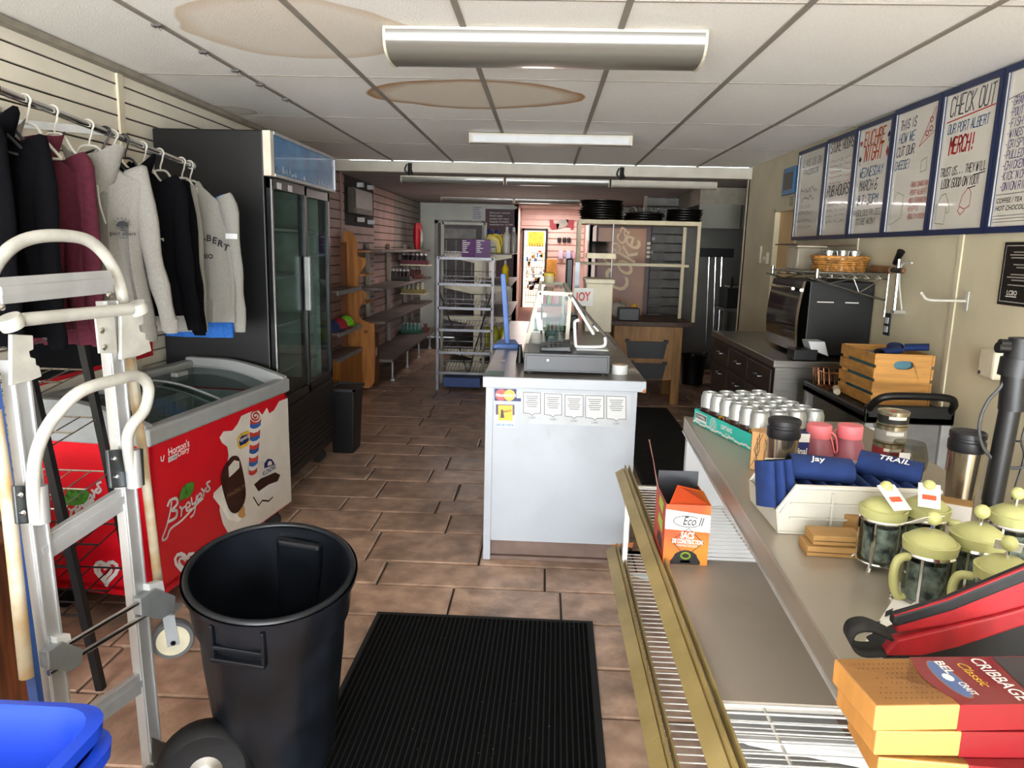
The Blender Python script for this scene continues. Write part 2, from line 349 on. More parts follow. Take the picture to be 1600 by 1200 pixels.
# ---- back walls
m_bw = mat('rear_white_panel', '#ced1c6', .6, var=.06, scale=2)
wb = setp(MB().bx(XL-.1, -1.90, YB, YB+.1, 0, 2.5).bx(-1.90, -1.06, YB, YB+.1, 2.02, 2.5).bx(-1.06, -.48, YB, YB+.1, 0, 2.5).bx(.75, 3.0, YB, YB+.1, 0, 2.5).build('wall_back', m_bw), kind='structure')
MB().bx(XL, -.5, YB-.012, YB, 2.25, 2.29).build('top_strip', m_bw, wb)
d2 = setp(MB().bx(-1.86, -1.10, YB+.05, YB+.09, 0, 1.98).build('door_2', mat('rear_door', '#5b5558', .5, var=.1)), kind='structure')
MB().bx(-1.92, -1.86, YB-.02, YB+.1, 0, 2.03).bx(-1.10, -1.05, YB-.02, YB+.1, 0, 2.03).bx(-1.92, -1.05, YB-.02, YB+.1, 1.98, 2.04).build('door_frame', mat('grey_frame', '#9b9c98', .5), d2)
for x in (-1.73, -1.56, -1.42, -1.28): MB().bx(x, x+.02, YB+.02, YB+.04, .3, 1.7).build('door_bar', _M['grey_frame'], d2)
MB().bx(-1.76, -1.2, YB+.01, YB+.05, 1.72, 1.90).build('closer_box', _M['grey_frame'], d2, bevel=.01)
# pink alcove with the glazed rear entrance
m_pink = mat('pink_slat', '#d9b6ac', .6, var=.06, scale=3)
wa = setp(MB().bx(-.5, .78, YB+1.4, YB+1.5, 0, 2.5).build('wall_alcove', m_pink), kind='structure')
setp(MB().bx(-.55, -.48, YB, YB+1.5, 0, 2.5).build('wall_alcove_left', m_pink), kind='structure')
setp(MB().bx(.75, .82, YB, YB+1.5, 0, 2.5).build('wall_alcove_right', m_pink), kind='structure')
for i in range(9): MB().bx(-.47, .74, YB+1.375, YB+1.4, 2.25-i*.115, 2.25-i*.115+.09).build('slat', m_pink, wa, bevel=.004)
# rear kitchen side walls
m_ss = mat('stainless', '#8f8c86', .32, 1, var=.08, scale=6, stretch=(1, 1, 12))
setp(MB().bx(2.7, 2.8, 7.8, YB, 0, 2.5).build('wall_kitchen_right', mat('kitchen_wall', '#5a5852', .6, var=.1)), kind='structure')
setp(MB().bx(1.62, 2.7, 10.2, 10.3, 0, 2.5).build('wall_kitchen_back', _M['kitchen_wall']), kind='structure')
setp(MB().bx(XR, 2.75, 7.72, 7.80, 0, 2.5).build('wall_kitchen_return', m_wr), kind='structure')
# ================================================================ left side: cooler, freezer
m_blk = mat('black_paint', '#070708', .42, var=.15, scale=5)
m_alu = mat('aluminium', '#b9babb', .42, .6, var=.08, scale=10, stretch=(1, 1, .15))
m_chr = mat('chrome', '#d8d8d8', .12, 1, var=.04)
m_wht = mat('white_enamel', '#c3c5c6', .4, var=.04)
m_rub = _M['black_rubber']
def clear(name, tintc='#e6f2f0', rough=.03, a=.16):
    """thin clear sheet: tinted transmission with a fresnel gloss"""
    if name in _M: return _M[name]
    m = bpy.data.materials.new(name); m.use_nodes = True; nt = m.node_tree; N = nt.nodes; L = nt.links; N.remove(N['Principled BSDF'])
    c = lin(tintc); t = N.new('ShaderNodeBsdfTransparent'); t.inputs[0].default_value = tuple(x*(1-a*.5) for x in c[:3])+(1,)
    g = N.new('ShaderNodeBsdfGlossy'); g.inputs['Color'].default_value = (.62, .65, .65, 1); g.inputs['Roughness'].default_value = rough
    nz = N.new('ShaderNodeTexNoise'); nz.inputs['Scale'].default_value = 9
    f = N.new('ShaderNodeLayerWeight'); pw = N.new('ShaderNodeMath'); pw.operation = 'POWER'; pw.inputs[1].default_value = 4; L.new(f.outputs['Facing'], pw.inputs[0])
    ml = N.new('ShaderNodeMath'); ml.operation = 'MULTIPLY_ADD'; ml.inputs[1].default_value = .01; ml.inputs[2].default_value = .010; L.new(nz.outputs[0], ml.inputs[0])
    ad = N.new('ShaderNodeMath'); ad.operation = 'MULTIPLY_ADD'; ad.inputs[1].default_value = .55; L.new(pw.outputs[0], ad.inputs[0]); L.new(ml.outputs[0], ad.inputs[2])
    mx = N.new('ShaderNodeMixShader'); L.new(ad.outputs[0], mx.inputs[0]); L.new(t.outputs[0], mx.inputs[1]); L.new(g.outputs[0], mx.inputs[2])
    L.new(mx.outputs[0], N['Material Output'].inputs[0]); _M[name] = m; return m
m_glass = clear('clear_glass')
def pstroke(name, pts, w, plane, m, parent, off=.004):
    P = [plane.at(x, y, off) for x, y in pts]; b = MB()
    for p, q in zip(P, P[1:]):
        d = (q-p); L = d.length
        if L < 1e-6: continue
        d /= L; n = d.cross(plane.n)*w/2; e = d*w*.35
        b.add([p-e-n, q+e-n, q+e+n, p-e+n], [(0, 1, 2, 3)])
    return b.build(name, m, parent, fixn=False)
# ---- tall glass-door cooler
cx0, cx1, cy0, cy1 = -2.13, -1.50, 4.05, 5.28
ck = thing('glass_door_cooler', 'tall black two-door drinks cooler with a blue sign header', 'cooler', (-1.8, 4.66, 0))
MB().bx(cx0, cx1-.03, cy0, cy0+.04, .14, 2.17).bx(cx0, cx1-.03, cy1-.04, cy1, .14, 2.17).bx(cx0, cx0+.04, cy0+.04, cy1-.04, .14, 2.17).bx(cx0+.04, cx1-.03, cy0+.04, cy1-.04, 1.93, 2.17).bx(cx0+.04, cx1-.03, cy0+.04, cy1-.04, .14, .62).build('cabinet', m_blk, ck, bevel=.006)
MB().bx(cx0+.045, cx0+.06, cy0+.04, cy1-.04, .62, 1.93).bx(cx0+.05, cx1-.1, cy0+.041, cy0+.05, .62, 1.93).bx(cx0+.05, cx1-.1, cy1-.05, cy1-.041, .62, 1.93).build('liner', mat('cooler_liner', '#a7aaa4', .5), ck)
hd = MB().bx(cx1-.03, cx1+.01, cy0+.05, cy1-.02, 1.95, 2.16).build('sign_panel', mat('blue_sign', '#2f78ad', .25, var=.3, scale=6, col2='#255f96', coat=.3), ck)
m_ice = mat('sign_ice', '#b9cfe0', .4, var=.2, scale=30)
b = MB()
for i in range(46):
    yy = cy0+.07+random.random()*(cy1-cy0-.12); h = random.uniform(.01, .06)*random.random(); w = random.uniform(.006, .02); z0 = 1.955+random.random()*.02
    b.add([(cx1+.0115, yy-w, z0), (cx1+.0115, yy+w, z0), (cx1+.0115, yy+w*.3, z0+h), (cx1+.0115, yy-w*.5, z0+h*.8)], [(0, 1, 2, 3)])
b.build('ice_print', m_ice, hd, fixn=False, kind='stuff')
MB().bx(cx1-.03, cx1+.013, cy0, cy0+.05, 1.935, 2.17).build('header_end', mat('cream_metal', '#cbc2b0', .4), ck, bevel=.002)
MB().bx(cx1-.03, cx1+.018, cy0+.05, cy1, 2.155, 2.172).bx(cx1-.03, cx1+.018, cy0+.05, cy1, 1.935, 1.95).bx(cx1-.03, cx1+.018, cy1-.015, cy1, 1.935, 2.17).build('sign_frame', m_alu, ck)
for i in range(4): MB().bx(cx0+.07, cx1-.12, cy0+.06, cy1-.06, .78+.29*i, .795+.29*i).build('shelf', m_wht, ck)
for i, (a, c_, off) in enumerate(((cy0+.02, cy0+.64, 0), (cy0+.60, cy1-.02, -.022))):
    fx = cx1-.028+off
    fr = MB().bx(fx, fx+.026, a, a+.045, .63, 1.93).bx(fx, fx+.026, c_-.045, c_, .63, 1.93).bx(fx, fx+.026, a, c_, .63, .68).bx(fx, fx+.026, a, c_, 1.87, 1.93).build('door', mat('door_black', '#1c1d1e', .3, .3), ck, bevel=.003)
    MB().bx(fx+.008, fx+.014, a+.04, c_-.04, .67, 1.88).build('glass', m_glass, fr)
    MB().bx(fx+.026, fx+.03, a+.004, a+.016, .64, 1.92).build('edge_trim', m_alu, fr)
    hy = (c_-.06 if i == 0 else a+.05)
    MB().bx(fx+.02, fx+.06, hy-.018, hy+.018, 1.16, 1.50).build('handle', mat('satin_handle', '#8e9090', .5, .4), fr, bevel=.008)
    for q in range(2 if i == 0 else 0): MB().bx(fx+.0262, fx+.0272, a+.10+.18*q, a+.17+.18*q, 1.875, 1.91).build('sticker', m_wht, fr)
gr = MB().bx(cx1-.05, cx1-.02, cy0+.02, cy1-.02, .15, .60).build('grille', m_blk, ck, bevel=.004)
for i in range(9): MB().bx(cx1-.021, cx1-.014, cy0+.1, cy1-.1, .2+.035*i, .215+.035*i).build('louvre', m_blk, gr)
for yy in (cy0+.1, cy1-.1):
    for xx in (cx0+.1, cx1-.12): MB().lathe([(.05, -.02), (.05, .02)], 14, (xx, yy, .051), M=Matrix.Rotation(PI/2, 4, 'X')).bx(xx-.03, xx+.03, yy-.03, yy+.03, .09, .145).build('caster', m_rub, ck, smooth=40)
# ---- ice cream freezer
FN = Vector((-1.545, 2.76, 0)); fa = Vector((.117, .993, 0)).normalized(); fb = Vector((-fa.y, fa.x, 0)); FL, FD = 1.20, .58
fz = thing('chest_freezer', 'red and white ice cream chest freezer with sliding glass top', 'freezer', FN+fa*.6+fb*.3, math.atan2(fa.y, fa.x)-PI/2)
def fp(u, v, z): return FN+fa*u+fb*v+Vector((0, 0, z))
def fbox(u0, u1, v0, v1, z0, z1): return [fp(u0, v0, z0), fp(u1, v0, z0), fp(u1, v1, z0), fp(u0, v1, z0), fp(u0, v0, z1), fp(u1, v0, z1), fp(u1, v1, z1), fp(u0, v1, z1)]
m_red = mat('freezer_red', '#c40a1c', .35, var=.05, scale=3, coat=.2)
m_grey = mat('freezer_grey', '#8d8f8e', .5, var=.05)
b = MB()
for q in ((0, FL, 0, .04), (0, FL, FD-.04, FD), (0, .04, 0, FD), (FL-.04, FL, 0, FD)): b.hexa(fbox(*q, .14, .78))
b.hexa(fbox(0, FL, 0, FD, .12, .17)).build('cabinet', m_red, fz, bevel=.006)
MB().hexa(fbox(.042, FL-.042, .042, FD-.042, .175, .18)).hexa(fbox(.042, FL-.042, .042, .046, .18, .77)).hexa(fbox(.042, FL-.042, FD-.046, FD-.042, .18, .77)).hexa(fbox(.042, .046, .046, FD-.046, .18, .77)).hexa(fbox(FL-.046, FL-.042, .046, FD-.046, .18, .77)).build('liner', mat('freezer_liner', '#b9bdbd', .5), fz)
MB().hexa(fbox(-.012, FL+.012, -.014, .05, .77, .845)).hexa(fbox(-.012, FL+.012, FD-.05, FD+.014, .77, .925)).build('rim_rail', m_grey, fz, bevel=.012, seg=3)
for u in (-.012, FL-.04):      # arched end rims
    pts = [(v/10*FD, .845+.085*math.sin(min(1, v/7)*PI/2)+.012) for v in range(11)]
    poly = [fp(u, v, z) for v, z in pts]+[fp(u, FD, .77), fp(u, 0, .77)]
    MB().prism(poly, fa*.052).build('end_rim', m_grey, fz, bevel=.008)
def lid(u0, u1, dz):
    g = MB().grid(lambda s, t: fp(u0+(u1-u0)*s, .05+(FD-.1)*t, .815+.085*math.sin(min(1, t/.75)*PI/2)+dz), 2, 9)
    return g.build('glass_lid', clear('freezer_glass', '#c9d6d4', .05, .22), fz, smooth=60)
for u0, u1, dz in ((.045, .66, 0), (.60, FL-.045, -.012)):
    g = lid(u0, u1, dz)
    for u in (u0, u1): MB().tube([fp(u, .05+(FD-.1)*t/8, .817+.085*math.sin(min(1, t/6)*PI/2)+dz) for t in range(9)], .006, 6).build('lid_edge', m_alu, g, smooth=40)
    MB().hexa(fbox((u0+u1)/2-.05, (u0+u1)/2+.05, FD-.17, FD-.13, .90+dz, .925+dz)).build('lid_handle', m_grey, g, bevel=.006)
m_wire = mat('white_wire', '#cfcdc6', .4, .2, var=.03)
def basket(u0, u1, zb, zt):
    b = MB()
    for i in range(11):
        u = u0+(u1-u0)*i/10; b.tube([fp(u, .07, zt), fp(u, .08, zb), fp(u, FD-.08, zb), fp(u, FD-.07, zt)], .002, 4)
    for z in (zb+.03, (zb+zt)/2, zt): b.tube([fp(u0, .07, z), fp(u1, .07, z), fp(u1, FD-.07, z), fp(u0, FD-.07, z)], .003, 4, True)
    return b.build('wire_basket', m_wire, fz)
basket(.08, .55, .45, .74); basket(.62, 1.1, .45, .74)
MB().hexa([fp(.1, .08, .60), fp(.3, .06, .62), fp(.34, .35, .60), fp(.12, .4, .63), fp(.1, .08, .61), fp(.3, .06, .63), fp(.34, .35, .61), fp(.12, .4, .64)]).build('paper', m_wht, fz)
for u in (.08, FL-.08):
    for v in (.07, FD-.07): MB().lathe([(.045, -.015), (.045, .015)], 14, fp(u, v, .046), M=Matrix.Rotation(PI/2, 4, 'X')).hexa(fbox(u-.025, u+.025, v-.025, v+.025, .08, .125)).build('caster', m_rub, fz, smooth=40)
fpl = Plane(FN, -fb); npl = Plane(FN, -fa)
m_mk = mat('milk_print', '#d3cdc4', .45, var=.06, scale=4); m_wp = mat('white_print', '#d3d0cb', .5, var=0)
m_bro = mat('chocolate_print', '#34160f', .4, var=.2, scale=12); m_nav = mat('navy_print', '#16245e', .5, var=.05); m_grn = mat('leaf_print', '#3f7a25', .5, var=.3, scale=40)
D = lambda n, p, m, off=.004, s=0: decal(n, p, fpl, off, m, fz, s)
D('milk_splash', [(449.5, 622), (436, 627), (428, 641), (421, 646), (417, 637), (410, 648), (404, 643), (395, 642), (377, 650), (371, 663), (363, 673), (349, 674), (343, 684), (347, 692), (355, 698), (357, 712), (353, 735), (347, 757), (334, 770), (333, 777), (344, 778), (343, 798), (348, 818), (358, 836), (362, 850), (455.5, 783)], m_mk, .003)
D('splash_rim', [(333, 777), (346, 768), (352, 770), (356, 795), (372, 806), (384, 797), (386, 803), (372, 816), (356, 812), (347, 795)], mat('milk_light', '#e6e2d9', .4), .004)
D('ice_cream_stick', [(371, 796), (381, 790), (384, 805), (379, 810), (373, 808)], mat('wood_print', '#b98d57', .5), .0045)
D('choc_bar', [(359, 716), (367, 712), (374, 716), (380, 738), (384, 765), (382, 785), (371, 801), (360, 799), (352, 780), (346, 755), (347, 736)], m_bro, .005, 3)
D('choc_bite', [(357, 730), (366, 719), (374, 721), (374, 731), (366, 739), (358, 746)], m_mk, .006)
ptxt('MAGNUM', (355, 779), (383, 762), 7, fpl, mat('gold_print', '#8d6a4c', .4), fz, .007)
for i in range(13):      # twisted ice pop
    y0 = 652+i*6.6; hw = 8.6-i*.18; cx = 399.5-i*.35
    D('pop_band', [(cx-hw, y0+3), (cx-hw*.3, y0+5), (cx+hw*.5, y0+3), (cx+hw, y0-1), (cx+hw, y0+6), (cx+hw*.4, y0+10), (cx-hw*.4, y0+12), (cx-hw, y0+10)], (_M.setdefault('pr', None) or mat('red_print', '#c23a30', .5)) if i % 3 == 0 else mat('blue_print', '#2a5ea8', .5) if i % 3 == 1 else m_wp, .005+i*.0002)
D('pop_top', [(399.5+9*math.cos(t*.5236), 650+10*math.sin(t*.5236)) for t in range(12)], m_wp, .008)
pstroke('pop_swirl', [(399.5+(1.5+t*.28)*math.cos(t*.45), 650+(1.5+t*.3)*math.sin(t*.45)) for t in range(26)], .010, fpl, mat('red_print'), fz, .009)
D('popsicle_badge', [(370, 686), (376, 677), (388, 672), (391, 680), (391, 690), (386, 697), (375, 702), (371, 697)], mat('yellow_print', '#d9b23c', .5), .005)
D('popsicle_badge_core', [(373, 688), (378, 681), (388, 678), (389, 688), (384, 693), (375, 697)], m_nav, .006)
ptxt('Popsicle', (372, 692), (389.5, 683), 6, fpl, m_wp, fz, .007, bold=.01)
D('sandwich', [(397, 757), (407, 748), (430, 738), (438, 742), (434, 752), (420, 757), (404, 768)], m_bro, .006); D('sandwich_cream', [(403, 769), (420, 757), (435, 750), (440, 748), (437, 765), (424, 776), (405, 785)], m_wp, .005)
pstroke('sandwich_edge', [(396, 777), (404, 790), (410, 782), (420, 783), (426, 777)], .008, fpl, m_bro, fz, .006)
D('klondike_arch', [(413, 732), (413, 724), (418, 717), (424, 717), (428, 722), (429, 726)], m_nav, .006); D('klondike_bear', [(418, 728), (419, 722), (422, 720), (425, 722), (425, 726)], m_wp, .007)
D('klondike_plate', [(409, 737), (431.5, 725), (432, 733), (410, 746)], m_wp, .006); ptxt('KLONDIKE', (410.5, 744), (431, 732), 7, fpl, m_nav, fz, .008, bold=.015)
ptxt("Horton's", (263, 713), (295.5, 697), 12, fpl, mat('pale_red_print', '#f0d9d4', .5), fz, bold=.01); ptxt('Dairy', (278, 714), (295.5, 705), 9, fpl, _M['pale_red_print'], fz, bold=.01)
D('phone_plate', [(263, 715), (277, 708), (277, 716), (263, 723)], m_wp, .004); ptxt('527-3000', (264, 721), (276.5, 714.5), 4.5, fpl, m_blk, fz, .006, bold=.01)
pstroke('small_u_mark', [(251.5, 714), (252, 720), (255, 720), (256.5, 712)], .006, fpl, m_wp, fz)
def breyers(pl, dx, dy, k, par, full=True):
    P = lambda x, y: (dx+(x-262)*k, dy+(y-808)*k)
    def st(pts, w=.011): pstroke('script_lettering', [(q[0], q[1]) for q in smoothpath2o([P(*p) for p in pts], 4)], w, pl, m_wp, par)
    st([(262, 790), (266, 782), (275, 779), (277, 787), (269, 797), (276, 798), (275, 808), (264, 815)], .013); st([(268, 785), (266, 800), (261, 820), (257, 832), (254, 840), (255, 844), (261, 840), (267, 826), (285, 812), (311, 784)], .010)
    for pts in ([(281, 792), (284, 796), (283, 806), (285, 795), (290, 791)], [(291, 795), (297, 790), (295, 785), (291, 789), (292, 798), (299, 795)], [(299, 778), (301, 788), (306, 783), (307, 775), (304, 800), (298, 808)], [(309, 782), (315, 776), (313, 771), (309, 776), (310, 784), (317, 779)], [(315, 764), (318, 768), (318, 775), (319, 767), (323, 762)], [(328, 752), (323, 755), (325, 759), (328, 764), (324, 768), (320, 766)]): st(pts, .010)
def smoothpath2o(pts, n): return [(p.x, p.y) for p in smoothpath([(x, y, 0) for x, y in pts], n)]
breyers(fpl, 262, 808, 1, fz)
def leaf(pl, pts, par): decal('leaf_print', smoothpath2(pts, 3), pl, .005, m_grn, par)
leaf(fpl, [(280, 783), (283, 766), (290, 757), (302, 753), (303, 764), (296, 776), (287, 780)], fz)
def heart(pl, cx, cy, k, par):
    for r in (1, .55):
        pts = [(cx+k*r*16*math.sin(t)**3*-1*.55+k*r*2, cy-k*r*(13*math.cos(t)-5*math.cos(2*t)-2*math.cos(3*t)-math.cos(4*t))*.62) for t in [i*2*PI/20+.25 for i in range(19)]]
        pstroke('heart_mark', pts, .016 if r == 1 else .013, pl, m_wp, par)
heart(fpl, 287, 880, 2.0, fz)
leaf(npl, [(100, 786), (103, 770), (112, 763), (137, 766), (138, 778), (130, 787), (113, 790)], fz); breyers(npl, 88, 812, 1.05, fz); heart(npl, 162, 893, 2.0, fz)
# ---- dark banner board between freezer and cooler, on the slatwall
P1 = px_(277, 536, -2.05); ban = thing('framed_menu_board', 'dark framed food board with a red border behind the freezer', 'board', (-2.16, 3.4, .95))
bp = [px_(150, 610, -2.09), px_(277, 562, -2.09), px_(277, 536, -2.09), px_(150, 560, -2.09)]
MB().prism([(-2.168, 2.9, .95), (-2.168, 3.95, .95), (-2.168, 3.95, 1.16), (-2.168, 2.9, 1.16)], (.012, 0, 0)).build('panel', m_blk, ban)
MB().bx(-2.156, -2.148, 2.9, 3.95, .95, .97).bx(-2.156, -2.148, 3.93, 3.95, .97, 1.16).build('border', m_red, ban)
# ---- clothes rail with garments
RODX = -1.74
def rod_z(y): return 2.03-(y-2.43)*.073
rl = thing('clothes_rail', 'chrome clothes rail holding hangers in front of the slatwall', 'rail', (RODX, 3.0, 1.98))
MB().tube([(RODX, 1.6, rod_z(1.6)), (RODX, 3.66, rod_z(3.66))], .0135, 12).build('rod', m_chr, rl, smooth=40)
MB().lathe([(.018, -.01), (.018, .012)], 12, (RODX, 3.665, rod_z(3.66)), M=Matrix.Rotation(PI/2, 4, 'X')).build('end_cap', m_alu, rl, smooth=40)
for yy in (1.9, 2.95): MB().beam((XL+.004, yy, rod_z(yy)+.03), (RODX, yy, rod_z(yy)), .012, .03).bx(XL, XL+.006, yy-.02, yy+.02, rod_z(yy)-.05, rod_z(yy)+.09).build('wall_bracket', m_alu, rl)
m_hw = mat('white_hanger', '#b9b6ac', .4, var=.03); m_hb = mat('black_hanger', '#1a1a1c', .4, var=.05)
def hanger(y, m, label, w=.21, yaw=0., tilt=0, r=.005, bar=True):
    z = rod_z(y); h = thing('hanger', label, 'hanger', (RODX, y, z), yaw, 'hangers on the clothes rail')
    R = .0135+r+.001
    hook = [(R*math.cos(t), 0, R*math.sin(t)) for t in [math.radians(a) for a in range(-40, 200, 24)]][::-1]
    M = Matrix.Translation((RODX, y, z)) @ Matrix.Rotation(yaw, 4, 'Z') @ Matrix.Rotation(tilt, 4, 'Y')
    pts = [Vector(p) for p in hook]+[Vector((R*.6, 0, -.03)), Vector((.002, 0, -.055)), Vector((0, 0, -.075))]
    MB(M).tube(smoothpath(pts, 2), r*.75, 6).build('hook', m, h, smooth=40)
    a = smoothpath([(-w, 0, -.185), (-w*.55, 0, -.13), (-.03, 0, -.082), (0, 0, -.075), (.03, 0, -.082), (w*.55, 0, -.13), (w, 0, -.185)], 3)
    MB(M).tube(a, r, 6).build('arms', m, h, smooth=40)
    if bar: MB(M).tube([(-w, 0, -.186), (w, 0, -.186)], r*.9, 6).build('bar', m, h, smooth=40)
    return h
def garment(y, m, name, label, cat, w=.23, length=.66, hood=True, yaw=0, sleeve=.56, th=.05, seed=1, dx=0, logo=None, spread=.06, m2=None, group='garments on the clothes rail'):
    rn = random.Random(seed); z = rod_z(y)-.075
    M = Matrix.Translation((RODX+dx, y, z)) @ Matrix.Rotation(yaw, 4, 'Z')
    g = thing(name, label, cat, (RODX+dx, y, z-length), yaw, group)
    ph = [rn.uniform(0, 6) for _ in range(6)]
    def half(t):   # half width down the body
        return w*(.36+.64*min(1, (t*7)**.8)) if t < .14 else w*(1.0-.06*math.sin(min(1, (t-.14)*1.4)*PI)+.02*math.sin(t*9+ph[0]))
    def sh(t, s): return -.115*abs(s)**1.3*max(0, 1-t*6)
    def body(u, v):
        a = u*2*PI; s = math.cos(a); k = math.sin(a); hw = half(v)
        d = th*(.35+.65*min(1, v*4))*math.copysign(abs(k)**.7, k)*(1+.35*math.sin(s*9+ph[1]+v*2)*min(1, v*3)+.25*math.sin(s*17+ph[2]-v*3)*min(1, v*2))
        return Vector((s*hw+.01*math.sin(v*7+ph[3]), d, -v*length+sh(v, s)-(.012 if v < .02 else 0)))
    MB(M).grid(body, 36, 24, True).build('body', m, g, smooth=60)
    sy_ = -.012 if hood else .025
    for sd in (-1, 1):
        L = sleeve*rn.uniform(.95, 1.04); ang = spread*rn.uniform(.7, 1.3)
        pts = smoothpath([(sd*w*.78, .0, -.075), (sd*(w*.94), .004, -.16), (sd*(w*.95+ang*.3), sy_, -.16-L*.45), (sd*(w*.93+ang*.7), sy_*1.6, -.16-L*.75), (sd*(w*.92+ang), sy_*1.6, -.16-L)], 4)
        n = len(pts); rs = [(.046-.016*i/(n-1))*(1+.10*math.sin(i*1.3+ph[4])) for i in range(n)]; rs[0] = .036
        b = MB(M @ Matrix.Diagonal((1, .62, 1, 1))); b.tube(pts, rs, 14); b.build('sleeve', m, g, smooth=60)
        e = pts[-1]; MB(M @ Matrix.Diagonal((1, .62, 1, 1))).tube([e+Vector((0, 0, .045)), e+Vector((0, 0, -.012))], [.031, .026], 14).build('cuff', m2 or m, g, smooth=60)
    if hood:
        def hd_(u, v):
            a = u*2*PI; s = math.cos(a); k = math.sin(a); r = (.115-.02*v)*(1 if v < .85 else .8)
            return Vector((s*r*(1-.35*v), k*.05*(1-.2*v)-.03-.02*v, -.015-.175*v+.02*math.cos(a*2)+.015*math.sin(a*3+ph[5])))
        MB(M).grid(hd_, 20, 8, True).build('hood', m, g, smooth=60)
        for sd in (-1, 1): MB(M).tube(smoothpath([(sd*.025, -.085, -.15), (sd*.03, -.09, -.22), (sd*.035+.01, -.088, -.33+.04*sd)], 3), .004, 6).build('drawstring', m_hw if 'grey' in label else m2 or m, g, smooth=40)
        MB(M).grid(lambda u, v: Vector(((u-.5)*w*1.15*(1-.25*v), -th*1.28-.004-.01*math.sin(u*PI), -length*(.93-.30*v))), 9, 4).build('pocket', m, g, smooth=60)
    hem = MB(M).grid(lambda u, v: body(u, .93+.07*v)*1 + Vector((math.cos(u*2*PI)*.004, math.sin(u*2*PI)*.006, -.004*v)), 36, 3, True); hem.build('hem', m2 or m, g, smooth=60)
    if logo: logo(M, g, th)
    return g
m_gm = mat('grey_marl', '#7f7c76', .9, var=.06, scale=140, bump=.15); m_bk = mat('black_fleece', '#060609', .95, var=.15, scale=60, bump=.1, spec=.1); m_mr = mat('maroon_fleece', '#4d1024', .88, var=.12, scale=60, bump=.1)
m_bl = mat('blue_jersey', '#1f5ba8', .85, var=.1, scale=60, bump=.1); m_gp = mat('pale_marl', '#85837d', .9, var=.05, scale=140, bump=.1)
m_ink = mat('dark_ink', '#1c1b1f', .7, var=0); m_inkw = mat('pale_ink', '#d6d3cc', .7, var=0)
def sun_logo(mi):
    def f(M, g, th):
        T = M @ basis((.10, -th*1.62, -.30), (1, 0, 0), (0, 0, 1)); b = MB(T)
        b.add([(.022*math.cos(a), .022*math.sin(a), 0) for a in [i*PI/9 for i in range(10)]], [tuple(range(10))])
        for i in range(7): a = math.radians(15+25*i); b.add([(.027*math.cos(a)-.0015, .027*math.sin(a), 0), (.027*math.cos(a)+.0015, .027*math.sin(a), 0), (.037*math.cos(a)+.001, .037*math.sin(a), 0), (.037*math.cos(a)-.001, .037*math.sin(a), 0)], [(0, 1, 2, 3)])
        for q in range(2): b.add([(-.024+.01*q, -.006-.008*q, 0), (.0, -.001-.008*q, 0), (.022, -.008-.008*q, 0), (.0, -.007-.008*q, 0)], [(0, 1, 2, 3)])
        b.build('chest_logo', mi, g, fixn=False)
        txt('port albert', T @ Matrix.Translation((0, -.032, 0)), .021, mi, g, 'chest_lettering', 'CENTER', bold=.01); txt('ontario', T @ Matrix.Translation((0, -.043, 0)), .010, mi, g, 'chest_lettering', 'CENTER', bold=.01)
    return f
def port_albert(M, g, th):
    s = 'PORT ALBERT'
    for i, ch in enumerate(s):
        a = (i-5)/5; X = .022*(i-5)*1.15; T = M @ basis((X, -th*1.75, -.285-.05*a*a), (1, 0, -.3*a), (.3*a, 0, 1)); txt(ch, T, .042, m_ink, g, 'chest_lettering', 'CENTER', bold=.03)
    txt('ONTARIO', M @ basis((-.0, -th*1.7, -.375), (1, 0, 0), (0, 0, 1)), .030, m_ink, g, 'chest_lettering', 'CENTER', bold=.03)
    MB(M).bx(.13, .185, -th*1.6, -th*1.59, -.28, -.255).build('size_tag', m_wht, g); MB(M).bx(-.02, .005, -th*.95, -th*.94, -.075, -.045).build('neck_label', m_wht, g)
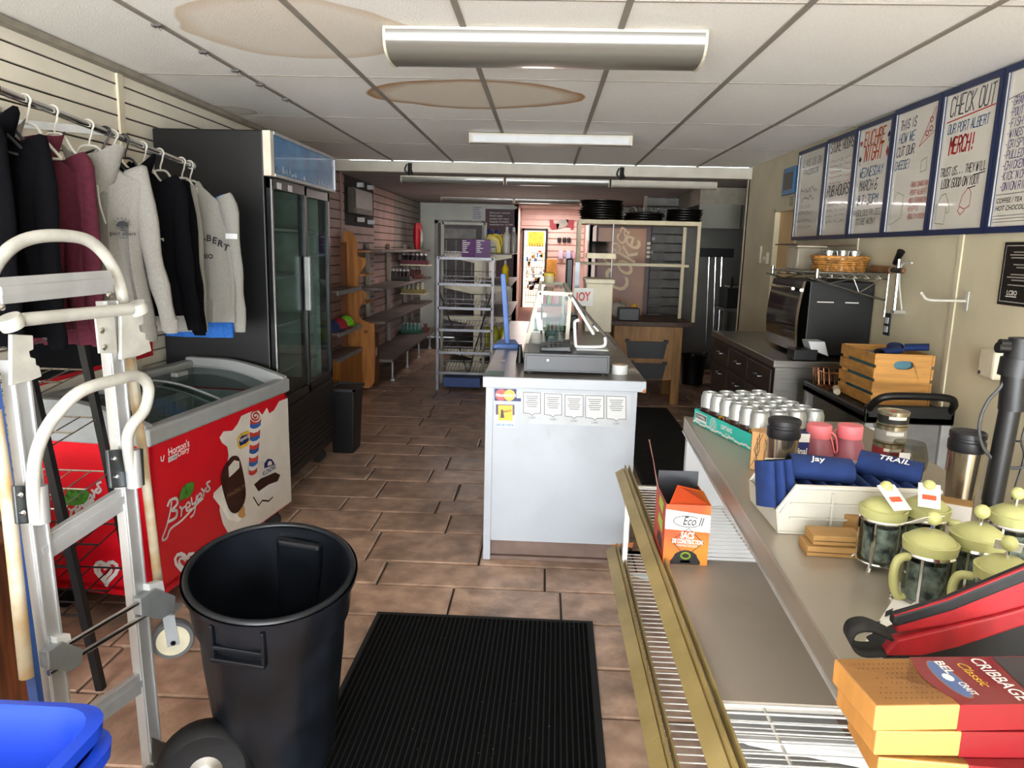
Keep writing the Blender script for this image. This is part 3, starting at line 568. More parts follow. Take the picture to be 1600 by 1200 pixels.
GA = [(2.20, m_bk, 'hooded_sweatshirt', 'black hooded sweatshirt at the window end of the clothes rail', 'sweatshirt', dict(w=.17, seed=2, length=.72, dx=-.06, spread=.02)),
 (2.36, m_bk, 'hooded_sweatshirt', 'black hooded sweatshirt next to the squeezed grey one', 'sweatshirt', dict(w=.16, seed=4, length=.70, dx=-.02, spread=.02)),
 (2.50, m_gm, 'hooded_sweatshirt', 'grey hooded sweatshirt squeezed between the black and maroon ones', 'sweatshirt', dict(w=.13, seed=3, length=.60, dx=-.10, spread=.0)),
 (2.64, m_mr, 'hooded_sweatshirt', 'maroon hooded sweatshirt on the clothes rail', 'sweatshirt', dict(w=.16, seed=5, length=.74, dx=-.06, spread=.02)),
 (2.84, m_gm, 'hooded_sweatshirt', 'light grey hooded sweatshirt with a small black sun logo on the chest', 'sweatshirt', dict(w=.165, seed=6, length=.74, yaw=.25, logo=sun_logo(m_ink), dx=.02, spread=.07, sleeve=.55)),
 (3.08, m_bk, 'hooded_sweatshirt', 'black hooded sweatshirt with a small white chest logo', 'sweatshirt', dict(w=.19, seed=7, length=.64, yaw=.12, logo=sun_logo(m_inkw), dx=.02, spread=.05)),
 (3.22, m_bk, 'sweatshirt', 'plain black sweatshirt hung behind the black one with the white logo', 'sweatshirt', dict(w=.16, seed=8, length=.60, hood=False, dx=.02, th=.04, spread=.03)),
 (3.36, m_gp, 'long_sleeve_shirt', 'pale grey shirt showing its hem behind the black sweatshirts', 'shirt', dict(w=.16, seed=9, length=.72, hood=False, th=.025, dx=-.02, spread=.01)),
 (3.56, m_gp, 'long_sleeve_shirt', 'grey long-sleeved shirt printed with arched dark letters', 'shirt', dict(w=.15, seed=11, length=.68, hood=False, th=.025, yaw=.12, logo=port_albert, dx=.075, spread=.02)),
 (3.64, m_bl, 'long_sleeve_shirt', 'blue shirt hanging behind the grey lettered shirt', 'shirt', dict(w=.17, seed=10, length=.76, hood=False, th=.02, dx=.0, spread=.02))]
for y, m, n, lb, c_, k in GA: garment(y, m, n, lb, c_, **k)
HL = [(g_[0], h_, t_+' hanger carrying the '+u_) for g_, (h_, t_, u_) in zip(GA, ((m_hb, 'black', 'black sweatshirt at the window end'), (m_hb, 'black', 'black sweatshirt next to the squeezed grey one'), (m_hw, 'white', 'squeezed grey sweatshirt'), (m_hw, 'white', 'maroon sweatshirt'), (m_hw, 'white', 'light grey sun-logo sweatshirt'),
 (m_hb, 'black', 'black sweatshirt with white logo'), (m_hw, 'white', 'plain black sweatshirt'), (m_hw, 'white', 'pale grey shirt'), (m_hw, 'white', 'lettered grey shirt'), (m_hw, 'white', 'blue shirt')))]
for i, (y, m, lb) in enumerate(HL): hanger(y, m, lb, .11, yaw=GA[i][5].get('yaw', 0))
for y, m, lb in ((2.28, m_hb, 'empty black hanger on the clothes rail near its window end'), (2.95, m_hb, 'empty black hanger tilted above the grey sweatshirt'), (3.00, m_hw, 'empty white hanger beside the tilted black one')): hanger(y, m, lb, .17, yaw=.5, tilt=.2)
# ---- black wire display rack
rk = thing('wire_display_rack', 'black leaning display rack with chrome wire shelves before the freezer', 'rack', (-1.85, 2.5, 0))
for y in (2.32, 2.62): MB().beam((-1.71, y, 1.36), (-1.53, y, .0), .026, .026, (0, 1, 0)).build('upright', m_blk, rk)
for y in (2.32, 2.62): MB().tube([(-2.10, y, 1.30), (-2.02, y, .0)], .006, 6).build('back_rod', m_blk, rk)
m_cw = mat('chrome_wire', '#b9b4a8', .25, .9, var=.03)
for z in (1.24, 1.08, .90, .69, .48, .30):
    xf = -1.71+.18*(1.36-z)/1.36; xb = -2.10+.08*(1.30-z)/1.30; b = MB()
    for i in range(7): xx = xb+(xf-xb)*i/6; b.tube([(xx, 2.32, z-.02), (xx, 2.62, z+.02)], .0028, 5)
    for yy, zz in ((2.32, z-.02), (2.62, z+.02), (2.47, z)): b.tube([(xb, yy, zz), (xf, yy, zz)], .004, 5)
    b.tube([(xb, 2.32, z+.03), (xf, 2.32, z+.03)], .0035, 5)
    b.build('wire_shelf', m_cw if z > .6 else m_blk, rk)
MB().bx(-1.98, -1.72, 2.34, 2.36, 1.26, 1.46).build('header_card', mat('grey_card', '#5d5a58', .6), rk)
setp(thing('wood_cabinet_side', 'edge of a reddish brown wooden cabinet by the shop window', 'cabinet', (-1.9, 1.95, 0)))
wc = bpy.data.objects['wood_cabinet_side']
m_rw = mat('red_brown_wood', '#6e3a1c', .5, var=.3, scale=5, stretch=(6, 6, .6))
MB().bx(-2.12, -1.66, 1.75, 2.22, .0, .62).build('body', m_rw, wc, bevel=.006); MB().bx(-2.13, -1.65, 1.74, 2.23, .62, .645).build('top', m_rw, wc, bevel=.004)
# ---- convertible hand truck
DR0, DR1, DL = Vector((-1.13, 1.97, .02)), Vector((-1.20, 1.97, 1.32)), Vector((-1.235, 1.67, .7))
dpl = Plane(DR0, (DR1-DR0).cross(DL-DR0))
if dpl.n.x < 0: dpl.n.negate()
ht = thing('hand_truck', 'silver convertible hand truck with white tube handles and small casters', 'hand truck', (-1.17, 1.85, 0))
P = lambda x, y, o=0: dpl.at(x, y, o)
m_tub = mat('grey_white_tube', '#a6a49c', .45, var=.10, scale=14, coat=.2); m_rst = mat('worn_tube', '#aaa595', .5, var=.35, scale=9, col2='#9a7a4a')
dn = dpl.n
def rail(a, b_, w, d, name, m=m_alu):
    p, q = P(*a), P(*b_); MB().beam(p, q, w, d, dn).build(name, m, ht, bevel=.002)
    ax = (q-p).normalized().cross(dn).normalized()
    for s_ in (-1, 1): MB().beam(p+ax*s_*w*.36+dn*(d/2+.001), q+ax*s_*w*.36+dn*(d/2+.001), .005, .006, dn).build('rail_ridge', m, ht)
rail((168, 470), (243, 1232), .055, .03, 'side_rail'); rail((22, 560), (92, 1115), .055, .03, 'side_rail')
MB().beam(P(-14, 585), P(60, 1115), .016, .03, dn).build('blue_strip', mat('blue_strip', '#2c4a86', .4), ht)
for a, b_ in (((-5, 455), (172, 440)), ((60, 862), (200, 772)), ((145, 1118), (228, 1058))):
    p, q = P(*a), P(*b_); MB().beam(p, q, .062, .022, dn).build('cross_bar', m_alu, ht, bevel=.002)
    MB().beam(p+dn*.013, q+dn*.013, .02, .006, dn).build('bar_ridge', m_alu, ht)
up = smoothpath([P(-22, 640, -.02), P(-24, 520, -.02), P(-18, 440, -.02), P(8, 395, -.02), P(45, 373, -.02), P(95, 368, -.02), P(140, 377, -.02), P(172, 410, -.02), P(190, 455, -.02), P(198, 520, -.02), P(214, 640, -.02)], 5)
MB().tube(up, .0165, 12).build('top_handle', m_tub, ht, smooth=60)
MB().tube([P(202, 560, -.015), P(222, 700, -.015), P(249, 925, -.015)], .014, 12).build('caster_leg', m_rst, ht, smooth=60)
MB().tube([P(-10, 640, .0), P(15, 800, .0), P(42, 1058, .0)], .017, 12).build('caster_leg', m_rst, ht, smooth=60)
MB().tube([P(30, 500, .03), P(212, 482, .03)], .0165, 12).build('grip_bar', m_tub, ht, smooth=60)
for c_ in ((16, 502), (214, 480)):
    q = P(*c_, .03); MB().lathe([(.006, -.018), (.026, -.018), (.03, .0), (.026, .012), (.006, .012)], 16, q, M=(DL-DR0).to_track_quat('Z', 'Y').to_matrix().to_4x4()).build('bar_collar', m_tub, ht, smooth=40)
for (x, y), mm in (((20, 560), 1), ((192, 520), 1)):      # notched upper brackets
    pts = [(x-8, y-38), (x+26, y-36), (x+27, y-14), (x+20, y-11), (x+22, y-2), (x+30, y), (x+31, y+10), (x+36, y+12), (x+40, y+28), (x+20, y+36), (x-8, y+42)]
    MB().prism([P(*p, .018) for p in pts], dn*.012).build('notched_bracket', m_tub, ht, bevel=.002)
MB().prism([P(*p, .02) for p in ((147, 497), (176, 494), (181, 552), (153, 552))], dn*.006).build('bolt_plate', m_tub, ht)
for c_ in ((158, 517), (162, 543), (2, 480), (171, 460)): MB().lathe([(.008, -.003), (.008, .004), (.004, .006)], 10, P(*c_, .028), M=dn.to_track_quat('Z', 'Y').to_matrix().to_4x4()).build('bolt', m_chr, ht, smooth=30)
lp = smoothpath([P(57, 815, .045), P(52, 760, .05), P(58, 705, .06), P(82, 655, .08), P(125, 612, .10), P(180, 594, .11), P(215, 588, .10), P(232, 605, .09), P(226, 640, .07), P(206, 665, .06), P(199, 690, .05), P(205, 735, .045)], 5)
MB().tube(lp, .0155, 12).build('loop_handle', m_tub, ht, smooth=60)
for x, y in ((46, 787), (193, 731)):
    MB().prism([P(*p, .02) for p in ((x-30, y-28), (x+26, y-31), (x+29, y+27), (x-24, y+32))], dn*.012).build('clamp_plate', mat('dark_steel', '#5b5f62', .35, .9), ht, bevel=.003)
    MB().tube([P(x+13, y-28, .045), P(x+18, y+30, .045)], .021, 14).build('clamp_sleeve', m_alu, ht, smooth=40)
    for dx, dy in ((-14, -14), (-10, 14)): MB().sphere(P(x+dx, y+dy, .034), .007, 8).build('rivet', m_chr, ht, smooth=60)
for o1, o2 in (((78, 1022), (240, 928)), ((76, 1052), (243, 952))): MB().tube([P(*o1, .035), P(*o2, .035)], .0075, 10).build('chrome_axle', m_chr, ht, smooth=40)
for x, y in ((92, 1022), (238, 940)):
    MB().prism([P(*p, .015) for p in ((x-32, y-6), (x-8, y-22), (x+24, y-10), (x+22, y+14), (x+2, y+26), (x-30, y+20))], dn*.03).build('axle_bracket', mat('bracket_steel', '#8f9497', .4, .45), ht, bevel=.003)
    MB().prism([P(*p, .012) for p in ((x-16, y-28), (x+6, y-34), (x+10, y-14), (x-14, y-6))], dn*.025).build('nylon_block', m_wht, ht, bevel=.002)
def caster(c_, par, r, m_w):
    q = Vector(c_); Mx = Matrix.Rotation(PI/2, 4, 'X') @ Matrix.Rotation(.5, 4, 'Y')
    cs = MB().lathe([(r*.6, -.016), (r*.93, -.018), (r, -.010), (r, .010), (r*.93, .018), (r*.6, .016)], 28, q, M=Mx).build('caster_wheel', mat('grey_tyre', '#5a5b5c', .6), par, smooth=40)
    MB().lathe([(.004, -.021), (r*.74, -.019), (r*.76, .019), (.004, .021)], 24, q, M=Mx).build('wheel_disc', m_w, cs, smooth=30)
    ax = Mx @ Vector((0, 0, 1)); ax = Vector((ax.x, ax.y, ax.z))
    for s_ in (-1, 1): MB().beam(q+ax*.027*s_+Vector((0, 0, -.012)), q+ax*.027*s_+Vector((-.01, 0, r+.03)), .034, .004, ax).build('fork', mat('bracket_steel'), par)
    MB().box(q+Vector((-.01, 0, r+.035)), (.06, .06, .012)).build('fork_plate', mat('bracket_steel'), par)
    MB().lathe([(.008, -.034), (.008, .034)], 10, q, M=Mx).build('axle_bolt', m_chr, par, smooth=30)
caster(P(270, 997, -.01), ht, .064, mat('cream_wheel', '#cfc8ae', .5))
wq = py_(322, 1186, 1.80); wq.z = .133
WMx = (dn*.55+Vector((-.1, -1, .1))).normalized().to_track_quat('Z', 'Y').to_matrix().to_4x4()
R_ = .130
ty = MB().lathe([(R_*.52, -.034), (R_*.8, -.042), (R_*.95, -.030), (R_, -.012), (R_, .012), (R_*.95, .030), (R_*.8, .042), (R_*.52, .034)], 36, wq, M=WMx).build('pneumatic_wheel', mat('tyre_black', '#0b0b0c', .6, bump=.1, scale=60, spec=.3), ht, smooth=40)
MB().lathe([(.012, -.05), (.03, -.045), (.05, -.03), (R_*.54, -.025), (R_*.54, .025), (.05, .03), (.03, .045), (.012, .05)], 24, wq, M=WMx).build('hub', mat('dull_steel', '#77736c', .45, .8), ty, smooth=30)
wd = Vector((-.09, -.31, 0)).normalized(); q2 = wq+wd*.42
for k_, (a, c2) in enumerate(((wq, .0),)): pass
ty2 = MB().lathe([(R_*.52, -.034), (R_*.8, -.042), (R_*.95, -.030), (R_, -.012), (R_, .012), (R_*.95, .030), (R_*.8, .042), (R_*.52, .034)], 36, q2+Vector((-.10, .02, 0)), M=WMx).build('pneumatic_wheel', mat('tyre_black'), ht, smooth=40)
MB().lathe([(.012, -.05), (.03, -.045), (.05, -.03), (R_*.54, -.025), (R_*.54, .025), (.05, .03), (.03, .045), (.012, .05)], 24, q2+Vector((-.10, .02, 0)), M=WMx).build('hub', mat('dull_steel'), ty2, smooth=30)
MB().tube([wq+Vector((.0, 0, 0)), P(248, 1190), q2+Vector((-.10, .02, 0))], .016, 10).build('wheel_axle', mat('dull_steel'), ht, smooth=40)
MB().prism([P(*p, .0)+Vector((0, 0, 0)) for p in ((228, 1150), (268, 1165), (300, 1172), (300, 1186), (262, 1196), (228, 1190))], dn*.02).build('axle_arm', mat('dull_steel'), ht, bevel=.004)
# ---- dustbin
bc, tl = Vector((-.72, 2.0, .0)), .20
bn = thing('dustbin', 'large black round plastic bin with moulded side handles, tipped forward', 'bin', (-.72, 2.0, 0))
MB_ = Matrix.Translation((-.775, 2.01, .052)) @ Matrix.Rotation(.075, 4, 'Y') @ Matrix.Rotation(tl, 4, 'X')
m_bin = mat('bin_plastic', '#07090c', .34, var=.25, scale=7, bump=.03, col2='#12151b', spec=.35)
def binr(a, z):
    base = .165+.036*min(1, z/.52) if z < .52 else .212+.010*(z-.52)/.14
    if z < .5: base += .0035*(1 if math.sin(a*12) > .2 else 0)
    return base
H_ = .655
zz = [0, .02, .2, .4, .50, .515, .525, .58, .63, .64, H_]
def outer(u, v):
    i = min(int(v*(len(zz)-1)+1e-6), len(zz)-1); z = zz[i]; a = u*2*PI; r = binr(a, z)+(.012 if z > .635 else 0)
    return Vector((r*math.cos(a), r*math.sin(a), z))
MB(MB_).grid(outer, 72, len(zz), True).build('shell', m_bin, bn, smooth=35)
def inner(u, v):
    z = H_-v*(H_-.02); a = u*2*PI; r = binr(0, z)-.006; return Vector((r*math.cos(a), r*math.sin(a), z))
MB(MB_).grid(inner, 48, 8, True).add([(.15*math.cos(i*PI/12), .15*math.sin(i*PI/12), .02) for i in range(24)], [tuple(range(24))]).build('inner_wall', m_bin, bn, smooth=35)
MB(MB_).grid(lambda u, v: Vector(((.219+.009*math.cos(v*2*PI))*math.cos(u*2*PI), (.219+.009*math.cos(v*2*PI))*math.sin(u*2*PI), H_+.009*math.sin(v*2*PI))), 60, 9, True).build('rim', m_bin, bn, smooth=60)
for a0 in (-1.62, 1.50):
    s_ = 1 if a0 < 0 else -1
    Mh = MB_ @ Matrix.Rotation(a0+PI/2, 4, 'Z')
    if a0 < 0:
        MB(Mh).bx(-.072, .072, -.226, -.200, .515, .53).bx(-.072, -.062, -.222, -.2, .52, .63).bx(.062, .072, -.222, -.2, .52, .63).bx(-.072, .072, -.222, -.205, .555, .567).build('handle', m_bin, bn, bevel=.004, seg=3)
        MB(Mh).bx(-.06, .06, -.2135, -.206, .57, .63).build('handle_recess', m_bin, bn, bevel=.003)
    else:
        MB(Mh).bx(-.07, .07, -.206, -.175, .34, .62).build('handle_pocket', m_bin, bn, bevel=.012, seg=3)
# ---- door mat
mt = thing('door_mat', 'black ribbed entrance mat on the tiled floor', 'mat', (-.22, 2.2, 0))
mp = [pz(590, 957, .004), pz(926, 972, .004), pz(947, 1200, .004), pz(452, 1226, .004)]
mp[2] = mp[2]+(mp[2]-mp[1])*.35; mp[3] = mp[3]+(mp[3]-mp[0])*.15; mp[3].x = -.70
MB().prism(mp, (0, 0, .006)).build('backing', mat('mat_rubber', '#0c0c0d', .8), mt, bevel=.003)
m_pile = mat('mat_pile', '#040404', 1, var=.35, scale=45, bump=.4, spec=.1)
ctr = sum(mp, Vector())/4; A_, B_, C_, D_ = [ctr+(p-ctr)*.955 for p in mp]
b = MB()
for i in range(46):
    t0, t1 = i/46, (i+.72)/46; q = [A_.lerp(B_, t0), A_.lerp(B_, t1), D_.lerp(C_, t1), D_.lerp(C_, t0)]
    b.prism([p+Vector((0, 0, .006)) for p in q], (0, 0, .0025))
b.build('ribs', m_pile, mt, kind='stuff')
b = MB()
for i in range(70):
    p = A_.lerp(B_, random.random()).lerp(D_.lerp(C_, random.random()), random.random()); r = random.uniform(.001, .0035)
    b.add([p+Vector((r*random.uniform(-1, 1), r*random.uniform(-1, 1), .0115)) for _ in range(3)], [(0, 1, 2)])
b.build('grit', mat('grit', '#b9ae9c', .9, var=0), mt, kind='stuff', fixn=False)
# ---- blue recycling totes, nested
m_tb = mat('blue_plastic', '#1440c4', .38, var=.05, scale=6)
def tote(z0, lb, sh):
    t = thing('recycling_tote', lb, 'tote', (-.95+sh, 1.02, z0), 0, 'nested blue totes')
    x0, x1, y0, y1 = -1.34+sh, -.785+sh, .80, 1.20
    def ring(g, z): 
        c = .07; a = [(cx_+c*math.cos(w_), cy_+c*math.sin(w_)) for cx_, cy_, q0 in ((x1+g-c, y0-g+c, 3), (x1+g-c, y1+g-c, 0), (x0-g+c, y1+g-c, 1), (x0-g+c, y0-g+c, 2)) for w_ in [(q0+k_/5)*PI/2 for k_ in range(6)]]
        return [(p, q, z) for p, q in a]
    L_ = [ring(-.05, z0), ring(-.012, z0+.30), ring(.014, z0+.30), ring(.016, z0+.325), ring(-.004, z0+.33), ring(-.018, z0+.31), ring(-.055, z0+.01)]
    b = MB(); vs = sum(L_, []); fs = []
    for i in range(6):
        for j in range(24): fs.append((i*24+j, i*24+(j+1) % 24, (i+1)*24+(j+1) % 24, (i+1)*24+j))
    fs += [tuple(range(24))[::-1], tuple(range(144, 168))]
    b.add(vs, fs).build('shell', m_tb, t, smooth=35)
    MB().bx(x1+.012, x1+.024, .92, 1.08, z0+.27, z0+.30).build('handle_lip', m_tb, t, bevel=.004)
ts = thing('low_stand', 'low dark stand under the nested blue totes', 'stand', (-.95, 1.0, 0)); MB().bx(-1.25, -.88, .88, 1.12, .33, .35).build('top', m_blk, ts)
for x in (-1.23, -.90):
    for y in (.9, 1.1): MB().bx(x-.012, x+.012, y-.012, y+.012, 0, .33).build('leg', m_blk, ts)
tote(.35, 'bright blue recycling tote, the lower of the nested pair', .012); tote(.395, 'bright blue recycling tote, the upper of the nested pair', 0)
# ================================================================ service counter
def prect(x0, y0, x1, y1, y):
    a, b_ = py_(x0, y1, y), py_(x1, y1, y); c_, d = py_(x0, y0, y), py_(x1, y0, y)
    return (a.x+c_.x)/2, (b_.x+d.x)/2, (a.z+b_.z)/2, (c_.z+d.z)/2
def pbox(x0, y0, x1, y1, y, dep, mb=None):
    X0, X1, Z0, Z1 = prect(x0, y0, x1, y1, y); return (mb or MB()).bx(X0, X1, y, y+dep, Z0, Z1)
ZT = .957
m_cw_ = mat('counter_white', '#9fa4aa', .4, var=.05, scale=2.5); m_ct_ = mat('counter_laminate', '#6d6761', .3, var=.12, scale=5)
ct = thing('service_counter', 'long white service counter with a grey laminate top', 'counter', (.11, 4.9, 0))
MB().bx(-.262, .44, 3.585, 6.4, .10, .905).build('carcass', m_cw_, ct)
fp_ = MB().bx(-.235, .475, 3.572, 3.586, .105, .905).build('front_panel', m_cw_, ct)
MB().bx(-.270, -.232, 3.565, 3.6, 0, .905).build('corner_post', m_cw_, ct, bevel=.003)
MB().bx(.445, .478, 3.59, 6.4, .70, .90).build('drawer_front', m_cw_, ct, bevel=.003); MB().bx(.445, .478, 3.59, 4.2, .11, .69).build('side_door', m_cw_, ct, bevel=.003)
MB().bx(-.27, -.262, 3.6, 6.4, .1, .905).build('side_panel', m_cw_, ct)
MB().bx(-.232, .47, 3.60, 3.62, 0, .105).bx(-.232, .47, 3.575, 3.6, 0, .02).build('toe_kick', mat('toe_brown', '#6b564c', .6, var=.12), ct)
tp = MB().bx(-.285, .515, 3.555, 6.42, .905, ZT).build('worktop', [m_cw_], ct, bevel=.003)
MB().bx(-.283, .513, 3.557, 6.418, ZT, ZT+.002).build('laminate', m_ct_, ct)
pst = Plane((0, 3.572, 0), (0, -1, 0)); pst2 = Plane((0, 3.555, 0), (0, -1, 0))
C = lambda n, p, m, off=.002, s=0: decal(n, p, pst, off, m, fp_, s)
R4 = lambda x0, y0, x1, y1: [(x0, y1), (x1, y1+(x1-x0)*.03), (x1, y0+(x1-x0)*.03), (x0, y0)]
circ = lambda cx, cy, r, n=16: [(cx+r*math.cos(2*PI*i/n), cy+r*math.sin(2*PI*i/n)) for i in range(n)]
C('card_sticker', R4(772.5, 607, 807, 626), m_nav); C('sticker_circle', circ(783, 617, 9), mat('red_sticker', '#cf3d33', .4, var=0), .003); C('sticker_circle', circ(796, 617.5, 9), mat('orange_sticker', '#df9a2c', .4, var=0), .0035)
ptxt('MasterCard', (774, 619.5), (806, 620.5), 5, pst, m_wp, fp_, .005, shear=.2, bold=.02)
C('blue_tag', R4(807, 612, 814, 627), m_wp); C('blue_tag_stripe', R4(807, 622, 814, 627), m_nav, .003)
C('debit_sticker', R4(774, 631, 804.5, 667), mat('pale_blue_print', '#b9d2e6', .4, var=0)); C('debit_dark', R4(774.5, 631.5, 804, 648), mat('plum_print', '#3c2440', .4, var=0), .0025); C('debit_yellow', R4(778.5, 633, 801, 657), mat('amber_print', '#e0a11d', .4, var=0), .003)
C('debit_hand', [(782, 653), (783, 640), (786, 640), (788, 653)], m_blk, .004); ptxt('Interac', (785, 645.5), (799, 642.5), 4, pst, m_blk, fp_, .005, bold=.01); ptxt('Just say Interac', (775, 665), (803.5, 666), 4.5, pst, m_nav, fp_, .004, shear=.2, bold=.01)
C('film_sheet', [(814, 612), (986, 617), (984, 668), (814, 661)], mat('film', '#a5a8aa', .3, var=.05), .0012)
m_out = mat('print_grey', '#55524f', .6, var=0)
for x0, y0, x1, y1 in ((818, 613, 844.5, 646), (850.5, 615, 877.5, 648.5), (883, 617, 911, 651), (915, 618, 943.5, 653.5), (948, 619, 978, 655)):
    cx = (x0+x1)/2; C('notice_card', [(x0, y0), (x1, y0+1), (x1, y1), (cx+4, y1), (cx, y1+3), (cx-4, y1), (x0, y1-1)], mat('card_white', '#b5b6b5', .5, var=0), .002)
    pstroke('card_outline', [(x0, y0), (x1, y0+1), (x1, y1), (cx+4, y1), (cx, y1+3), (cx-4, y1), (x0, y1-1), (x0, y0)], .0028, pst, m_out, fp_, .003)
    for i in range(6):
        w = (x1-x0)*(.36-.05*(i % 3)); pstroke('card_text', [(cx-w, y0+6+i*3.2), (cx+w, y0+6.4+i*3.2)], .0030, pst, m_out, fp_, .003)
    ptxt('LCBO', (cx-5, y1+8), (cx+5, y1+8.2), 3, pst, m_out, fp_, .003)
rn = random.Random(3)
for x, y, k in ((810, 690, 8), (855, 680, 9), (888, 690, 5), (868, 700, 8), (895, 697, 4)): pstroke('scuff_mark', [(x+rn.uniform(-k, k), y+rn.uniform(-k, k)) for _ in range(7)], .0016, pst, mat('scuff', '#a09d98', .7, var=0), fp_, .002)
decal('chipped_corner', [(1003, 614), (1009, 614), (1009, 608), (1005, 609)], pst2, .002, mat('chipped_wood', '#b06a3c', .8), tp)
C('rust_patch', [(950, 851), (988, 856), (990, 847), (968, 850)], _M['chipped_wood'], .002)
# ---- things on the counter
m_char = mat('charcoal_plastic', '#2e3034', .4, var=.08)
X0, X1, Z0, Z1 = prect(818, 553, 953, 588, 3.68)
dr = thing('cash_drawer', 'dark grey metal cash drawer on the counter end', 'cash drawer', ((X0+X1)/2, 3.86, ZT+.002))
MB().bx(X0, X1, 3.68, 4.06, ZT+.012, Z1).build('case', m_char, dr, bevel=.004); MB().bx(X0+.012, X1-.012, 3.676, 3.681, ZT+.022, Z1-.012).build('drawer_face', m_char, dr, bevel=.002)
for x in (X0+.03, X1-.03): MB().bx(x-.01, x+.01, 3.70, 3.72, ZT+.002, ZT+.013).bx(x-.01, x+.01, 4.0, 4.02, ZT+.002, ZT+.013).build('foot', m_rub, dr)
MB().lathe([(.006, 0), (.006, .003)], 10, ((X0*.72+X1*.28), 3.676, (ZT+Z1)/2+.02), M=Matrix.Rotation(PI/2, 4, 'X')).build('lock', m_alu, dr)
ZD = Z1
ts_ = thing('tablet_stand', 'white tablet on a curved white stand on the cash drawer', 'tablet', (.2, 3.85, ZD))
q = lambda x, y: py_(x, y, 3.85)
MB().tube(smoothpath([q(905, 500), q(899, 502), q(898, 509), q(899, 532), q(900, 540), q(906, 542), q(935, 542), q(944, 540), q(946, 534), q(945, 527)], 4), .009, 10).build('stand_arm', m_wht, ts_, smooth=60)
a, b_ = q(893, 465), q(928, 523); ax = Vector((0, 1, 0)); d = (b_-a).normalized(); n_ = d.cross(ax)
MB().prism([a-n_*.008, b_-n_*.008, b_+n_*.008, a+n_*.008], (0, .22, 0)).build('tablet', m_wht, ts_, bevel=.004)
MB().prism([a+n_*.009+d*.01, b_+n_*.009-d*.01, b_+n_*.010-d*.01, a+n_*.010+d*.01], (0, .2, 0)).build('screen', m_blk, ts_)
MB().bx(q(900, 547).x, q(950, 547).x, 3.82, 3.95, ZD, ZD+.008).build('foot_plate', m_wht, ts_, bevel=.003)
cr = thing('card_terminal', 'black card payment terminal lying on the cash drawer', 'terminal', (.05, 3.85, ZD))
X0, X1, _, _ = prect(843, 530, 893, 548, 3.83)
MB().hexa([(X0, 3.75, ZD), (X1, 3.75, ZD), (X1, 3.90, ZD), (X0, 3.90, ZD), (X0+.01, 3.755, ZD+.022), (X1-.01, 3.755, ZD+.03), (X1-.01, 3.895, ZD+.05), (X0+.01, 3.895, ZD+.03)]).build('body', m_char, cr, bevel=.006)
for i in range(4):
    for j in range(3): MB().box((X0+.05+.022*i, 3.77+.03*j, ZD+.027+.008*j), (.014, .018, .008)).build('key', m_rub, cr)
cs_ = thing('barcode_scanner', 'black cone-shaped scanner stand beside the cash drawer', 'scanner', pz(812, 566, ZT))
o_ = pz(812, 566, ZT+.002); MB().lathe([(.022, 0), (.021, .01), (.013, .07), (.009, .10)], 16, o_).build('stand', m_blk, cs_, smooth=50); MB().box(o_+Vector((.045, .03, .045)), (.04, .05, .05)).build('head', m_char, cs_, bevel=.006)
tr = thing('tape_roll', 'roll of clear packing tape on the counter edge', 'tape', pz(968, 583, ZT))
o_ = pz(968, 584, ZT+.002); MB().lathe([(.028, 0), (.041, 0), (.041, .048), (.028, .048), (.028, 0)], 24, o_, cap=False).build('tape', mat('clear_tape', '#c8cac8', .2, var=.05), tr, smooth=30); MB().lathe([(.0265, 0), (.029, 0), (.029, .048), (.0265, .048), (.0265, 0)], 24, o_, cap=False).build('core', mat('cardboard', '#b08d62', .8), tr, smooth=30)
zpl = Plane((0, 0, ZT+.002), (0, 0, 1))
lc = MB().add([zpl.at(*p, .0015) for p in ((977, 584), (1000, 583), (992, 575), (972, 577))], [(0, 1, 2, 3)]).build('label_sheet', mat('label_white', '#c9c6c0', .5, var=0)); setp(lc, 'printed white label sheet stuck beside the tape roll', 'label'); ptxt('ECO', (980, 583), (996, 582), 5, zpl, m_ink, lc, .004)
lc = MB().add([zpl.at(*p, .0015) for p in ((755, 587), (787, 588), (789, 580), (763, 579))], [(0, 1, 2, 3)]).build('taped_patch', mat('green_patch', '#5f7a74', .5)); setp(lc, 'greenish taped patch on the counter corner', 'tape')
lc = MB().add([zpl.at(*p, .0015) for p in ((780, 565), (788, 566), (790, 562), (783, 562))], [(0, 1, 2, 3)]).build('label_sheet', m_wp); setp(lc, 'tiny white sticker on the counter near its long side', 'label')
# glass display case
gc = thing('glass_display_case', 'slant-front glass display case with white metal frame on the counter', 'display case', (.05, 5.0, ZT))
m_fr = mat('cream_frame', '#cdc6b2', .45, var=.04)
def gframe(y, dx):
    e = [py_(818+dx, 540, y), py_(843+dx, 457, y), py_(891+dx*.4, 460, y), py_(885+dx*.4, 531, y)]
    k = y/4.35
    return e
e1 = [py_(818, 541, 4.25), py_(843, 457, 4.25), py_(891, 460, 4.25), py_(885, 531, 4.25)]
for p in (e1[0], e1[3]): p.z = ZT+.004
off = Vector((0, 1.25, 0)); e2 = [p+off for p in e1]
for e in (e1, e2):
    for i in range(3): MB().beam(e[i], e[i+1], .022, .022, (0, 1, 0)).build('frame_bar', m_fr, gc)
for i in (1, 2): MB().beam(e1[i], e2[i], .022, .022).build('frame_bar', m_fr, gc)
MB().add([e1[0], e1[1], e2[1], e2[0]], [(0, 1, 2, 3)]).build('slant_glass', m_glass, gc, fixn=False); MB().add([e1[0], e1[3], e1[2], e1[1]], [(0, 1, 2, 3)]).build('end_glass', m_glass, gc, fixn=False)
MB().add([e1[1], e1[2], e2[2], e2[1]], [(0, 1, 2, 3)]).build('top_glass', m_glass, gc, fixn=False)
